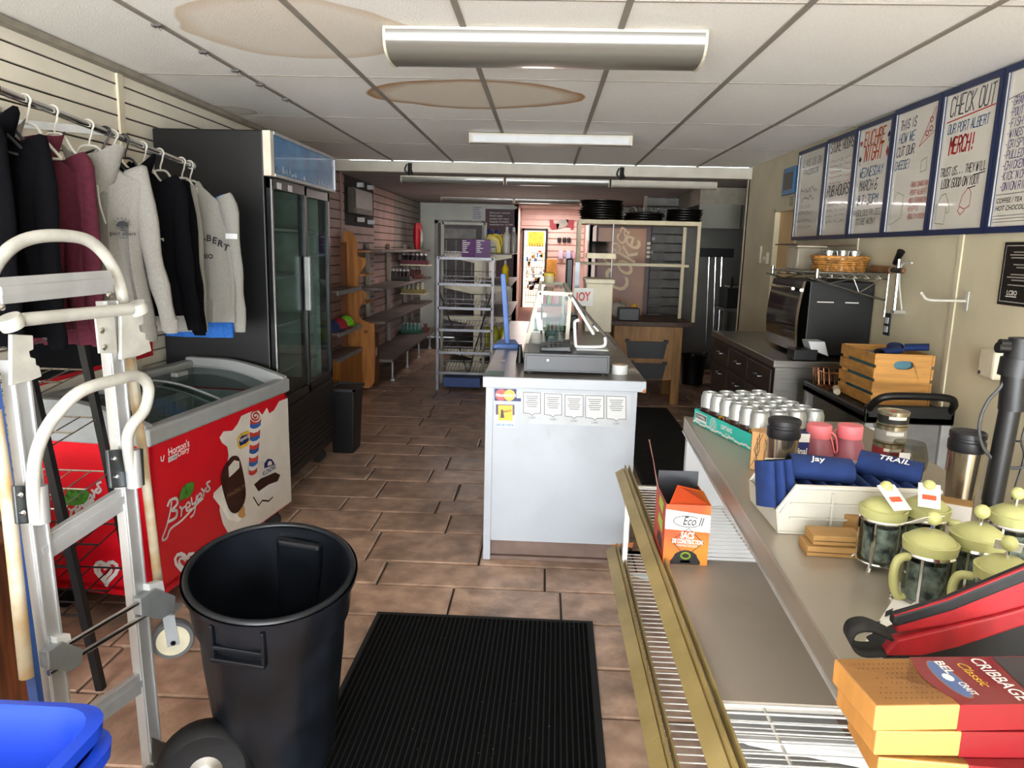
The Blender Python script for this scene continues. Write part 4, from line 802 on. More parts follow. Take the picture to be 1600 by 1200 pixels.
hz = (e1[0].z*.6+e1[1].z*.4); MB().bx(e1[0].x*.6+e1[1].x*.4+.02, e1[3].x, 4.27, 5.48, hz, hz+.006).build('glass_shelf', clear('shelf_glass', '#bfe0da', .05, .35), gc)
MB().bx(e1[0].x, e1[3].x+.02, 4.23, 5.5, ZT+.003, ZT+.012).build('base', m_alu, gc)
for i in range(6):
    o_ = Vector((random.uniform(e1[0].x+.15, e1[3].x-.05), 4.45+.16*i, ZT+.013)); 
    one(MB().lathe([(.03, 0), (.032, .01), (.03, .05), (.022, .065), (.022, .075)], 14, o_), 'jar', mat(('jar_blue', 'jar_white', 'jar_green')[i % 3], ('#7fa6c4', '#c9ccc8', '#6f8a7a')[i % 3], .3), ('pale blue', 'white', 'green')[i % 3]+' small jar in the glass display case, number of its colour from the till '+('near', 'far')[i//3] if 0 else ('pale blue', 'white', 'green')[i % 3]+' small jar inside the glass display case, '+('till', 'kitchen')[i//3]+' end', 'jar', 'jars in the display case', smooth=40)
# leaning menu board behind the tablet
mh = thing('leaning_clipboard', 'dark clipboard leaning behind the white tablet', 'clipboard', py_(950, 545, 4.2))
a, b_ = py_(895, 468, 4.15), py_(962, 547, 4.15); d = (b_-a).normalized(); n_ = d.cross(Vector((0, 1, 0)))
MB().prism([a, b_, b_+n_*.012, a+n_*.012], (0, .3, 0)).build('board', mat('clip_brown', '#5a524c', .6, var=.15), mh); MB().prism([a.lerp(b_, .5)-n_*.012, a.lerp(b_, .62)-n_*.012, a.lerp(b_, .62), a.lerp(b_, .5)], (0, .08, 0)).build('clip', m_alu, mh, bevel=.003)
# blue dust pan standing on the counter
bd = thing('dust_pan', 'blue long-handled dust pan standing on the counter', 'dust pan', pz(792, 543, ZT))
m_bp = mat('blue_pan', '#2e5fa8', .45, var=.08); o_ = pz(792, 543, ZT+.002); Yb = o_.y
MB().hexa([py_(770, 545, Yb-.03), py_(814, 545, Yb-.03), py_(812, 541, Yb+.12), py_(772, 541, Yb+.12), py_(772, 538, Yb-.03), py_(811, 538, Yb-.03), py_(805, 530, Yb+.12), py_(780, 530, Yb+.12)]).build('pan', m_bp, bd, bevel=.004)
MB().beam(py_(793, 538, Yb+.02), py_(786, 428, Yb+.02), .032, .02, (0, 1, 0)).build('handle', m_bp, bd, bevel=.004); MB().beam(py_(793, 538, Yb+.01), py_(786, 428, Yb+.01), .010, .02, (0, 1, 0)).build('handle_rib', m_bp, bd)
# cream machine with the JOY card
cmx = thing('cream_dispenser', 'cream boxy dispenser machine behind the display case', 'machine', (.45, 6.0, ZT))
m_crm = mat('cream_plastic', '#c9bfa6', .5, var=.06)
X0, X1, Z0, Z1 = prect(915, 436, 957, 512, 5.7)
MB().bx(X0, X1, 5.7, 6.1, ZT+.002, Z1-.035).build('body', m_crm, cmx, bevel=.008); MB().bx(X0-.01, X1+.012, 5.68, 6.12, Z1-.035, Z1).build('lid', m_crm, cmx, bevel=.008)
jy = thing('joy_card', 'white card with the red word JOY taped to the dispenser', 'card', py_(911, 478, 5.6))
X0, X1, Z0, Z1 = prect(896, 450, 927, 478, 5.66)
MB().bx(X0, X1, 5.655, 5.66, Z0, Z1).build('card', m_wp, jy); jp = Plane((0, 5.655, 0), (0, -1, 0)); m_rp = mat('red_print')
ptxt('JOY', (900, 470), (925, 469), 13, jp, m_rp, jy, .003, bold=.03, shear=.1)
MB().bx(X0+.05, X0+.09, 5.66, 5.70, Z0+.02, Z1-.03).build('tape_tab', m_wht, jy)
# coloured syrup bottles in a row
for i, (px, col, nm) in enumerate(((852, '#b8394a', 'red'), (858, '#7fae5a', 'green'), (865, '#cf4a5c', 'pink red'), (871, '#d9a0a0', 'rose'), (877, '#c9b7a8', 'beige'))):
    o_ = py_(px, 458, 5.57); o_.z = ZT+.2205
    t_ = thing('syrup_bottle', nm+' syrup bottle with a black cap in the row behind the display case', 'bottle', o_, group='syrup bottles')
    MB().lathe([(.015, 0), (.015, .05), (.008, .065)], 12, o_).build('body', mat('syrup_'+nm, col, .35), t_, smooth=40); MB().lathe([(.010, .064), (.010, .082)], 10, o_).build('cap', m_blk, t_, smooth=40)
ss = thing('bottle_shelf', 'dark low shelf carrying the syrup bottles', 'shelf', (.03, 5.6, ZT)); X0, X1 = py_(846, 458, 5.55).x, py_(884, 458, 5.55).x
MB().bx(X0, X1, 5.53, 5.62, ZT+.205, ZT+.22).build('board', m_blk, ss); MB().bx(X0, X0+.015, 5.55, 5.62, ZT+.002, ZT+.205).bx(X1-.015, X1, 5.55, 5.62, ZT+.002, ZT+.205).build('legs', m_blk, ss)
yb = thing('yellow_tub', 'yellow lidded tub on top of the display case', 'tub', e2[1]); o_ = e1[1]+Vector((.06, 1.0, .013))
MB().lathe([(.035, 0), (.04, .05)], 16, o_).build('tub', mat('tub_cream', '#cfc49a', .5), yb, smooth=40); MB().lathe([(.043, .05), (.043, .065), (.02, .075)], 16, o_).build('lid', mat('tub_yellow', '#d9b53a', .45), yb, smooth=40)
bm = thing('black_grinder', 'tall black machine standing behind the syrup bottles', 'machine', (.2, 6.0, ZT)); pbox(884, 404, 895, 470, 5.85, .2).build('column', m_blk, bm, bevel=.01); X0, X1, _, _ = prect(882, 470, 903, 500, 5.85); MB().bx(X0, X1, 5.8, 6.1, ZT+.002, ZT+.12).build('base', m_blk, bm, bevel=.01)
pbox(898, 410, 905, 470, 5.9, .05).build('front_tube', mat('dark_steel'), bm)
# ================================================================ rear of the shop
m_deck = mat('shelf_deck', '#6f635e', .5, var=.12, scale=4); m_post = mat('shelf_post', '#8d877b', .5, var=.06); m_creamp = mat('shelf_cream', '#cfc6ab', .5, var=.05)
gl = thing('wall_gondola', 'long grey-brown wall shelving unit along the pinkish slatwall', 'shelving', (-1.98, 10.2, 0))
for z, xf in ((.28, -1.72), (.72, -1.80), (1.10, -1.82), (1.53, -1.84)):
    for a, b_ in ((8.36, 9.55), (9.56, 10.75), (10.76, 11.95)):
        if z > 1.5 and a < 9: a = 8.36
        MB().bx(-2.14, xf, a, b_, z-.03, z).build('shelf', m_deck, gl, bevel=.003)
for y in (8.95, 10.15, 11.35, 11.97):
    MB().bx(-2.16, -2.11, y-.03, y+.03, .1, 1.6).build('upright', m_post, gl)
for y in (8.55, 9.5, 10.4, 11.4): MB().lathe([(.025, 0), (.025, .02), (.012, .03), (.012, .25)], 10, (-1.76, y, .001)).build('foot', m_wht, gl, smooth=30)
def bottles(px0, px1, py0, n, z, y, col, tray, nm, lab, shelf):
    x0, x1 = py_(px0, py0, y).x, py_(px1, py0, y).x; x0 = max(x0, -2.14)
    if z is None: z = py_((px0+px1)/2, py0, y).z
    if shelf: MB().bx(-2.14, x1+.02, y-.02, y+.3, z-.02, z-.001).build('shelf', m_creamp, gl)
    tr_ = thing('drink_tray', nm+' printed drink tray '+lab, 'tray', ((x0+x1)/2, y, z), group='drink trays')
    MB().bx(x0, x1, y, y+.20, z+.001, z+.006).bx(x0, x1, y, y+.005, z+.001, z+.06).bx(x0, x0+.005, y, y+.2, z+.001, z+.06).bx(x1-.005, x1, y, y+.2, z+.001, z+.06).build('tray', tray, tr_)
    ORD = ('first', 'second', 'third', 'fourth', 'fifth', 'sixth')
    for i in range(n):
        r = (x1-x0-.02)/n*.46; o_ = Vector((x0+.01+(x1-x0-.02)*(i+.5)/n, y+.045, z+.008)); t_ = thing('drink_bottle', ORD[i]+' bottle from the slatwall in the '+nm+' tray '+lab, 'bottle', o_, group=nm+' bottles')
        MB().lathe([(r, 0), (r, .11), (r*.85, .125)], 12, o_).build('body', col, t_, smooth=40); MB().lathe([(r*.86, .125), (r*.7, .15)], 12, o_).build('top', m_alu, t_, smooth=40)
bottles(625, 668, 413, 6, None, 11.0, mat('dark_bottle', '#2a1f26', .3), mat('maroon_tray', '#5e1c2c', .5), 'maroon', 'on the small upper shelf', 1)
bottles(609, 640, 437, 5, 1.101, 10.2, mat('cola_bottle', '#31201c', .3), mat('black_tray', '#2a2224', .5), 'dark', 'under the maroon tray', 0)
bottles(640, 659, 436, 4, 1.101, 11.1, mat('red_bottle', '#6b2a28', .3), mat('rust_tray', '#6d2f26', .5), 'rust red', 'beside the dark tray', 0)
bottles(627, 663, 458, 5, None, 11.0, mat('pale_bottle', '#a9a48f', .3), mat('yellow_tray', '#8d7a34', .5), 'yellowish', 'on the small lower shelf', 1)
bottles(626, 658, 516, 5, .281, 11.0, mat('green_bottle', '#5f8f86', .3), mat('green_tray', '#1f5a4a', .5), 'green', 'on the bottom wall shelf', 0)
bottles(660, 668, 512, 2, .281, 11.2, mat('red_bottle', '#6b2a28', .3), mat('rust_tray', '#6d2f26', .5), 'small rust', 'beside the green tray', 0)
# red pet-food bag
bg = thing('pet_food_bag', 'red and white bag with green print on the top wall shelf', 'bag', px_(653, 392, -1.98))
o_ = px_(653, 390, -1.97); w, h = .30, .40
def bag(u, v):
    a = u*2*PI; s = math.cos(a); k = math.sin(a); f = (1-abs(2*v-1)**4)*.5+.5
    return Vector((o_.x+k*.07*f, o_.y+s*w/2*(1 if v < .9 else 1), 1.532+h*v))
MB().grid(bag, 20, 9, True).build('bag', mat('red_bag', '#b51f2a', .4, var=.05), bg, smooth=60)
MB().grid(lambda u, v: Vector((o_.x+.062+.014*math.sin(u*PI)*math.sin(v*PI), o_.y-.12+.22*u, 1.56+.28*v)), 6, 6).build('white_label', mat('bag_white', '#cfd0d4', .4, var=.1), bg, smooth=60)
MB().grid(lambda u, v: Vector((o_.x+.070+.014*math.sin(u*PI)*math.sin(v*PI), o_.y-.10+.16*u, 1.56+.11*v*math.sin(u*PI))), 8, 4).build('green_print', mat('bag_green', '#2f7a3a', .4), bg, smooth=60)
# air conditioner in the wall opening
ac = thing('air_conditioner', 'dark through-wall air conditioner set in the brown slatwall', 'air conditioner', (-2.12, 8.7, 1.85))
MB().bx(-2.172, -2.10, 8.18, 9.05, 1.92, 2.2).build('casing', mat('ac_bronze', '#4c443a', .5), ac, bevel=.008); MB().bx(-2.10, -2.085, 8.22, 9.0, 1.98, 2.18).build('panel', mat('ac_panel', '#655b4a', .45), ac)
for i in range(4): MB().bx(-2.10, -2.08, 8.22, 9.0, 1.925+.013*i, 1.931+.013*i).build('louvre', mat('ac_panel'), ac)
MB().bx(-2.181, -2.172, 8.05, 9.42, 1.80, 2.32).build('opening_lining', mat('ac_void', '#2e2927', .9), wl)
for y, z in ((8.6, 2.23), (9.1, 2.24), (8.6, 1.84), (9.1, 1.83)): MB().bx(-2.172, -2.10, y, y+.06, z, z+.05).build('bracket', m_wht, ac)
# pine display stand
m_pine = mat('pine', '#b5762f', .5, var=.2, scale=3, stretch=(8, 8, .7), col2='#8f5620'); m_pined = mat('pine_dark', '#70401c', .55, var=.2, scale=4)
Y0 = 7.9
ps = thing('pine_stand', 'golden pine display stand with a scalloped side board', 'display stand', (-2.0, 8.1, 0))
prof = [(536, 364), (546, 362), (555, 369), (557.5, 380), (559, 400), (569, 402.5), (571, 410), (570, 416), (561.5, 428), (560, 436), (561, 450), (570, 455), (572.5, 460), (572, 467), (562.5, 479), (561, 492), (566, 500), (582, 506), (585, 511), (585, 597), (566, 606), (531, 606), (532, 480), (536, 420)]
pp = [py_(x, y, Y0) for x, y in smoothpath2(prof, 2)]
for p in pp: p.x = max(p.x, -2.165); p.z = max(p.z, .002)
MB().prism(pp, (0, .03, 0)).build('side_board', m_pine, ps, bevel=.004)
MB().bx(-2.165, -1.86, 7.93, 8.30, .03, .60).build('base_box', m_pined, ps); 
for z in (.62, .95, 1.25, 1.5): MB().bx(-2.165, -1.92, 7.93, 8.3, z, z+.02).build('shelf', m_pine, ps)
for z in (.62, .95, 1.25): MB().bx(-1.93, -1.90, 7.88, 7.90, z+.02, z+.05).build('ledge_end', m_pined, ps)
for i, (y, z) in enumerate(((8.0, .30), (8.12, .36))): MB().bx(-1.86, -1.855, y, y+.05, z, z+.09).build('price_card', m_wht, ps)
# low cabinet with caps between cooler and stand
cb = thing('cap_cabinet', 'low pine cabinet with grey-edged shelves beside the cooler', 'cabinet', (-2.0, 7.3, 0))
MB().bx(-2.165, -1.95, 7.0, 7.86, 0, .46).build('base', m_pine, cb, bevel=.004)
for z in (.47, .72, 1.12): MB().bx(-2.165, -1.96, 6.95, 7.86, z, z+.02).build('shelf', m_deck, cb); 
for z in (.45, .70, 1.10): MB().bx(-1.96, -1.945, 6.95, 7.86, z, z+.04).build('edge_strip', mat('grey_edge', '#8b8c8c', .5), cb)
for y in (6.97, 7.84): MB().bx(-2.165, -2.10, y-.015, y+.015, .46, 1.6).build('post', m_pined, cb)
for i, (y, c_, n_) in enumerate(((7.12, '#1f2a55', 'navy'), (7.38, '#a01f30', 'red'), (7.64, '#7fd02a', 'lime green'))):
    o_ = Vector((-2.06, y, .741)); t_ = thing('baseball_cap', n_+' cap on the grey-edged shelf', 'cap', o_, group='caps on the shelf')
    m_ = mat('cap_'+n_, c_, .8, bump=.1, scale=60); MB().grid(lambda u, v: o_+Vector((.085*math.cos(u*2*PI)*math.cos(v*PI/2*.97), .08*math.sin(u*2*PI)*math.cos(v*PI/2*.97), .11*math.sin(v*PI/2*.97))), 18, 7, True).build('crown', m_, t_, smooth=60)
    MB().grid(lambda u, v: o_+Vector((.06+.09*v*(1-.5*(2*u-1)**2), .075*(2*u-1), .012-.012*v*(2*u-1)**2)), 9, 4).build('brim', m_, t_, smooth=60)
hg = thing('pouch_rack', 'dark wire rack of hanging pouches beside the cooler', 'rack', (-2.1, 6.6, 0))
MB().bx(-2.16, -2.14, 6.3, 6.9, 1.0, 2.0).build('grid_panel', m_blk, hg)
for i in range(3):
    for j in range(3): one(MB().hexa([(-2.13, 6.34+.19*i, 1.02+.3*j), (-2.08, 6.34+.19*i, 1.02+.3*j), (-2.08, 6.48+.19*i, 1.02+.3*j), (-2.13, 6.48+.19*i, 1.02+.3*j), (-2.12, 6.35+.19*i, 1.26+.3*j), (-2.10, 6.35+.19*i, 1.26+.3*j), (-2.10, 6.47+.19*i, 1.26+.3*j), (-2.12, 6.47+.19*i, 1.26+.3*j)]), 'hanging_pouch', mat(('pouch_brown', 'pouch_teal', 'pouch_black')[(i+j) % 3], ('#4a3226', '#41575a', '#1d1a1a')[(i+j) % 3], .6), ('brown', 'teal', 'black')[(i+j) % 3]+' pouch hanging on the dark wire rack, '+('bottom', 'middle', 'top')[j]+' row', 'pouch', 'pouches on the wire rack', bevel=.006)
# little black waste bin
wb_ = thing('waste_bin', 'small black tapered waste bin beside the cooler', 'bin', (-1.49, 5.52, 0))
xo, xi = (-1.60, -1.40), (-1.58, -1.42)
MB().hexa([(xi[0], 5.41, .001), (xi[1], 5.41, .001), (xi[1], 5.63, .001), (xi[0], 5.63, .001), (xo[0], 5.38, .50), (xo[1], 5.38, .50), (xo[1], 5.66, .50), (xo[0], 5.66, .50)]).build('shell', m_blk, wb_, bevel=.01); MB().bx(-1.61, -1.39, 5.37, 5.39, .49, .51).bx(-1.61, -1.39, 5.65, 5.67, .49, .51).bx(-1.61, -1.59, 5.37, 5.67, .49, .51).bx(-1.41, -1.39, 5.37, 5.67, .49, .51).build('rim', m_char, wb_)
# ---- bakery rack
br = thing('bread_rack', 'grey metal bakery rack with slanted wire shelves', 'rack', (-.88, 8.25, 0))
m_rk = mat('rack_steel', '#6c6c70', .4, .7, var=.1); xa, xb_ = -1.155, -.555
for x in (xa, xb_): MB().bx(x-.014, x+.014, 8.05, 8.08, .0, 1.48).build('front_post', m_rk, br)
for x in (xa-.02, xb_-.13): MB().bx(x-.016, x+.016, 8.52, 8.55, .0, 1.86).build('back_post', m_post, br)
MB().bx(xa-.02, xb_-.13, 8.52, 8.55, 1.83, 1.86).build('top_bar', m_post, br)
for z in (1.46, 1.18, .92, .68, .43, .20):
    b = MB().bx(xa, xb_, 8.05, 8.075, z-.014, z+.014); sh_ = b.build('shelf_bar', m_rk, br)
    b = MB()
    for i in range(16):
        x = xa+.03+(xb_-xa-.06)*i/15; b.tube([(x, 8.06, z+.0), (x, 8.52, z+.07)], .003, 4)
    for t in (0, .5, 1): b.tube([(xa, 8.06+.46*t, z+.07*t), (xb_, 8.06+.46*t, z+.07*t)], .004, 4)
    b.tube([(xa, 8.52, z+.07), (xa, 8.52, z+.13), (xb_, 8.52, z+.13), (xb_, 8.52, z+.07)], .004, 4); b.build('wire_shelf', m_rk, sh_)
for s_ in (0, 1): MB().beam((xa if s_ else xb_, 8.06, 1.15), (xa+.3 if s_ else xb_-.3, 8.5, .12), .012, .012).build('brace', m_rk, br)
pc = thing('folded_sign_card', 'purple and white folded print card on top of the bakery rack', 'card', (-.8, 8.1, 1.48))
for s_, (x0, x1) in enumerate(((721, 743), (743, 766))):
    X0, X1, Z0, Z1 = prect(x0, 374, x1, 399, 8.04); Z0 = 1.476
    pn = MB().hexa([(X0, 8.05-(.04 if s_ else 0), Z0), (X1, 8.05-(0 if s_ else .04), Z0), (X1, 8.055-(0 if s_ else .04), Z0), (X0, 8.055-(.04 if s_ else 0), Z0), (X0, 8.05-(.04 if s_ else 0), Z1), (X1, 8.05-(0 if s_ else .04), Z1), (X1, 8.055-(0 if s_ else .04), Z1), (X0, 8.055-(.04 if s_ else 0), Z1)]).build('panel', mat('purple_card', '#5a3564', .5, var=.05), pc)
    for i in range(7): MB().bx(X0+.015, X0+.05+.06*random.random(), 8.0, 8.005, Z1-.02-.02*i, Z1-.012-.02*i).build('print_line', m_wp, pn)
one(MB().bx(-1.1, -.68, 8.12, 8.44, .03, .14), 'blue_crate', mat('crate_blue', '#1d3f7c', .5), 'blue plastic crate under the bakery rack', 'crate', bevel=.006)
# centre gondola
cg = thing('centre_gondola', 'cream double-sided shelving unit behind the bakery rack', 'shelving', (-.78, 10.4, 0))
for y in (8.85, 10.1, 11.4): MB().bx(-.83, -.75, y-.03, y+.03, 0, 1.60).build('upright', m_creamp, cg)
MB().bx(-.80, -.78, 8.88, 11.4, .1, 1.55).build('back_panel', m_deck, cg)
for z in (1.52, 1.15, .78, .38):
    for s_ in (-1, 1):
        x1 = -.79+s_*.40
        MB().bx(min(-.79, x1), max(-.79, x1), 8.84, 11.4, z-.012, z).build('shelf', m_deck, cg)
        MB().prism([(-.79+s_*.04, 8.825, z-.015), (x1, 8.825, z-.015), (x1, 8.825, z-.05), (-.79+s_*.04, 8.825, z-.12)], (0, .012, 0)).build('bracket', m_creamp, cg)
MB().bx(-1.16, -.42, 8.84, 11.4, .08, .20).build('base', m_creamp, cg)
def jug(o_, n_):
    t_ = thing('detergent_jug', n_, 'jug', o_, group='yellow jugs'); m_ = mat('jug_yellow', '#d3b916', .35, var=.05)
    MB().prism([o_+Vector(p) for p in ((-.10, 0, 0), (.10, 0, 0), (.10, 0, .10), (.07, 0, .17), (.01, 0, .215), (-.05, 0, .225), (-.10, 0, .17))], (0, .11, 0)).build('body', m_, t_, bevel=.015, seg=3)
    MB().tube(smoothpath([o_+Vector((.0, .055, .215)), o_+Vector((.055, .055, .21)), o_+Vector((.095, .055, .15)), o_+Vector((.10, .055, .09))], 4), .012, 8).build('handle', m_, t_, smooth=60)
    MB().lathe([(.030, 0), (.030, .05), (.026, .055)], 14, o_+Vector((-.045, .055, .222))).build('cap', mat('cap_blue', '#1b2f66', .4), t_, smooth=40)
    MB().prism([o_+Vector(p) for p in ((-.085, -.002, .02), (.03, -.002, .02), (.02, -.002, .14), (-.075, -.002, .15))], (0, .001, 0)).build('label', mat('jug_label', '#d8d7cf', .4, var=.25, scale=30), t_)
jug(Vector((-.62, 8.9, 1.521)), 'yellow jug with a navy cap on the centre shelving end'); jug(Vector((-.55, 9.12, 1.521)), 'yellow jug with a navy cap behind the first one')
def bottle(o_, col, nm, lb, k=1, grp=None):
    t_ = thing('squeeze_bottle', lb, 'bottle', o_, group=grp); MB().lathe([(.033*k, 0), (.035*k, .02*k), (.035*k, .16*k), (.014*k, .20*k)], 14, o_).build('body', mat(nm, col, .3), t_, smooth=40); MB().lathe([(.015*k, .20*k), (.013*k, .24*k)], 10, o_).build('cap', m_wht, t_, smooth=40)
bottle(Vector((-.46, 8.95, 1.521)), '#b9b6ae', 'clear_bottle', 'clear spray bottle beside the yellow jugs', 1.3); bottle(Vector((-.385, 9.15, 1.521)), '#8f8a85', 'grey_bottle', 'grey bottle behind the clear spray bottle', 1.3)
bottle(Vector((-.47, 8.95, 1.151)), '#d1bb1c', 'jug_yellow', 'yellow bottle on the centre shelving below the jugs', 1.2)
for i in range(4): bottle(Vector((-.68+.10*i, 8.95+.02*i, .381)), '#a8a41e', 'olive_bottle', ('first', 'second', 'third', 'fourth')[i]+' olive bottle from the cream upright, low on the centre shelving', 1.35, 'low olive bottles')
# back wall notices
pw = thing('purple_poster', 'purple poster with lines of pale text on the back wall', 'poster', (-.79, YB, 1.4))
MB().bx(-1.04, -.54, YB-.02, YB-.012, .9, 2.24).build('sheet', mat('poster_purple', '#5b4650', .6, var=.08), pw); pwp = Plane((0, YB-.02, 0), (0, -1, 0))
for i, s_ in enumerate(('Find your newest', 'Shed style', 'people who want', 'happily breathe', 'intended on 12 200')): ptxt(s_, (765, 333.5+i*4.6), (765+len(s_)*2.0, 334+i*4.6), 2.6, pwp, m_inkw, pw, .003, bold=.02)
pn = thing('notice_sheet', 'small pale notice with printed lines on the back wall', 'notice', (-1.2, YB, 2.0)); X0, X1, Z0, Z1 = prect(737, 322, 755, 344, YB-.02)
MB().bx(X0, X1, YB-.02, YB-.014, Z0, Z1).build('sheet', m_wht, pn)
for i in range(7): MB().bx(X0+.02, X1-.02-.05*random.random(), YB-.0215, YB-.0205, Z1-.03-.03*i, Z1-.02-.03*i).build('print_line', m_out, pn)
# glazed rear door in the alcove and its stock
YA = YB+1.30
gd = setp(MB().add([], []).build('door_3', m_blk) if 0 else pbox(815, 357, 818, 480, YA, .05).build('door_3', m_blk), kind='structure')
pbox(851, 357, 854.5, 480, YA, .05).build('door_stile', m_blk, gd); pbox(815, 357, 854, 360.5, YA, .05).build('door_rail', m_blk, gd); pbox(818, 360, 851, 480, YA+.02, .006).build('pane', mat('lit_pane', '#ffe9cf', .3, emit=1.1, var=.15, scale=5), gd)
pbox(825, 362, 850, 384, YA+.008, .008).build('yellow_sign', mat('sign_yellow', '#e6b93a', .4, emit=.25, var=.2, scale=12), gd)
b = MB()
for i in range(8): pbox(822+i*4, 380, 822.6+i*4, 478, YA-.02, .006, b)
for i in range(9): pbox(820, 384+i*11, 852, 384.8+i*11, YA-.02, .006, b)
b.build('wire_grid', m_blk, gd)
rn = random.Random(5); cols = ['#3c78b8', '#e3ddd2', '#b8402f', '#8a4a2a', '#d6a02c', '#d8d4cc', '#9fb6c9']
for k, c_ in enumerate(cols):
    b = MB()
    for i in range(7):
        x = 822+rn.random()*27; y = 388+rn.random()*62; pbox(x, y, x+2.2+rn.random()*3, y+3+rn.random()*4, YA-.05, .02, b)
    b.build('packets', mat('packet_%d' % k, c_, .5), gd, kind='stuff')
rb = thing('ribbon_banner', 'red and silver ribbon-shaped banner on the pink slatwall', 'banner', py_(878, 350, YA)); rp = Plane((0, YA+.06, 0), (0, -1, 0))
for nm, pts, m_ in (('ribbon_end', [(859, 343), (864, 343), (866, 349), (874, 350), (872, 358), (862, 359), (859, 355)], mat('ribbon_red', '#9a2f35', .5)), ('ribbon_mid', [(869, 349), (876, 343), (888, 343), (888, 351), (878, 357), (870, 358)], mat('ribbon_silver', '#8d8a80', .4)), ('ribbon_end', [(884, 343), (897, 344), (896, 359), (892, 359), (891, 354), (882, 355), (888, 350)], mat('ribbon_red'))):
    MB().prism([rp.at(*p) for p in pts], (0, .02, 0)).build(nm, m_, rb)
for i, px in enumerate((871, 879, 886)): one(pbox(px, 371, px+6, 379, YA+.02, .04), 'black_mug', m_blk, 'black mug hanging in the row on the pink slatwall', 'mug', 'black mugs on the pink wall', bevel=.02)
one(pbox(853.5, 405, 870, 437, YA-.1, .1), 'amber_display', mat('amber_box', '#c98a2a', .4, var=.15), 'amber display box on the pink slatwall', 'box', bevel=.01)
for i, (px, c_) in enumerate(((872, '#c7b3c9'), (884, '#a8b4d6'), (895, '#c9a6b4'))): one(pbox(px, 392, px+8, 405, YA+.0, .05), 'hanging_bag', mat('hang_%d' % i, c_, .4), ('lilac', 'pale blue', 'rose')[i]+' packet hanging on the pink slatwall', 'packet', bevel=.015)
# ---- white steel shelf over the wood table with black pans
YT = 7.62
wt = thing('butcher_table', 'maple work table with a dark butcher-block top and two black bins', 'table', (1.15, 7.9, 0))
m_mpl = mat('maple', '#a97b45', .5, var=.15, scale=3, stretch=(6, 6, 1)); m_but = mat('butcher_top', '#4c3322', .5, var=.25, scale=5, stretch=(8, 1, 8))
X0, X1, Z0, Z1 = prect(962, 503, 1083, 511, YT); ZW = Z1
MB().bx(X0-.15, X1, YT, YT+.75, Z1-.05, Z1).build('top', m_but, wt, bevel=.005)
xr = py_(1060, 540, YT).x; xl = py_(966, 540, YT).x
for x in (xl, xr):
    for y in (YT+.05, YT+.62): MB().bx(x-.045, x+.045, y, y+.08, 0, Z1-.05).build('leg', m_mpl, wt, bevel=.004)
MB().bx(xl+.045, xr-.045, YT+.06, YT+.08, .26, Z1-.05).build('front_panel', m_mpl, wt)
def tub(x0, y0, x1, y1):
    a, b_, z0, z1 = prect(x0, y0, x1, y1, YT+.02); t = .03
    bn_ = MB().hexa([(a+t, YT+.015, z0), (b_-t, YT+.015, z0), (b_-t, YT+.06, z0), (a+t, YT+.06, z0), (a, YT+.015, z1), (b_, YT+.015, z1), (b_, YT+.06, z1), (a, YT+.06, z1)]).build('bin', m_blk, wt)
    MB().bx(a-.01, a+.03, YT+.01, YT+.06, z1-.01, z1+.02).bx(b_-.03, b_+.01, YT+.01, YT+.06, z1-.01, z1+.02).build('bin_hook', m_blk, bn_)
tub(978, 534, 1042, 560); tub(985, 568, 1040, 592)
sf = thing('steel_shelf_frame', 'cream tube-frame shelf standing on the butcher table', 'shelf', (.95, 7.8, ZW))
m_sf = mat('frame_cream', '#cdbf9c', .45, var=.05)
X0, X1, Z0, Z1 = prect(904, 344, 1096, 352, 7.7); zt = (Z0+Z1)/2
MB().bx(X0, X1, 7.68, 8.12, zt-.022, zt+.022).build('top_board', m_sf, sf, bevel=.004)
zb = py_(1000, 414, 7.7).z
MB().bx(X0, X1-.1, 7.685, 7.70, zb-.012, zb+.012).bx(X0, X1-.1, 8.08, 8.1, zb-.012, zb+.012).build('lower_rail', m_sf, sf)
for x, y in ((X0+.015, 7.69), (X1-.02, 7.69), (X0+.015, 8.09), (X1-.09, 8.09)): MB().bx(x-.016, x+.016, y-.012, y+.02, ZW+.001, zt-.02).build('post', m_sf, sf)
_O = ('first', 'second', 'third', 'fourth', 'fifth', 'sixth', 'seventh', 'eighth', 'ninth')
def ORDN(i, n): return _O[n-1-i]
def pan(o_, r, lb):
    return one(MB().lathe([(r*.9, 0), (r, .022), (r*1.03, .024), (r*1.03, .018), (r*.985, .016), (r*.88, .004)], 32, o_, cap=False).lathe([(.001, .003), (r*.89, .003)], 32, o_, cap=False), 'pizza_pan', mat('pan_black', '#15110f', .35, .4, var=.15), lb, 'pan', 'black pizza pans on the cream shelf', smooth=40)
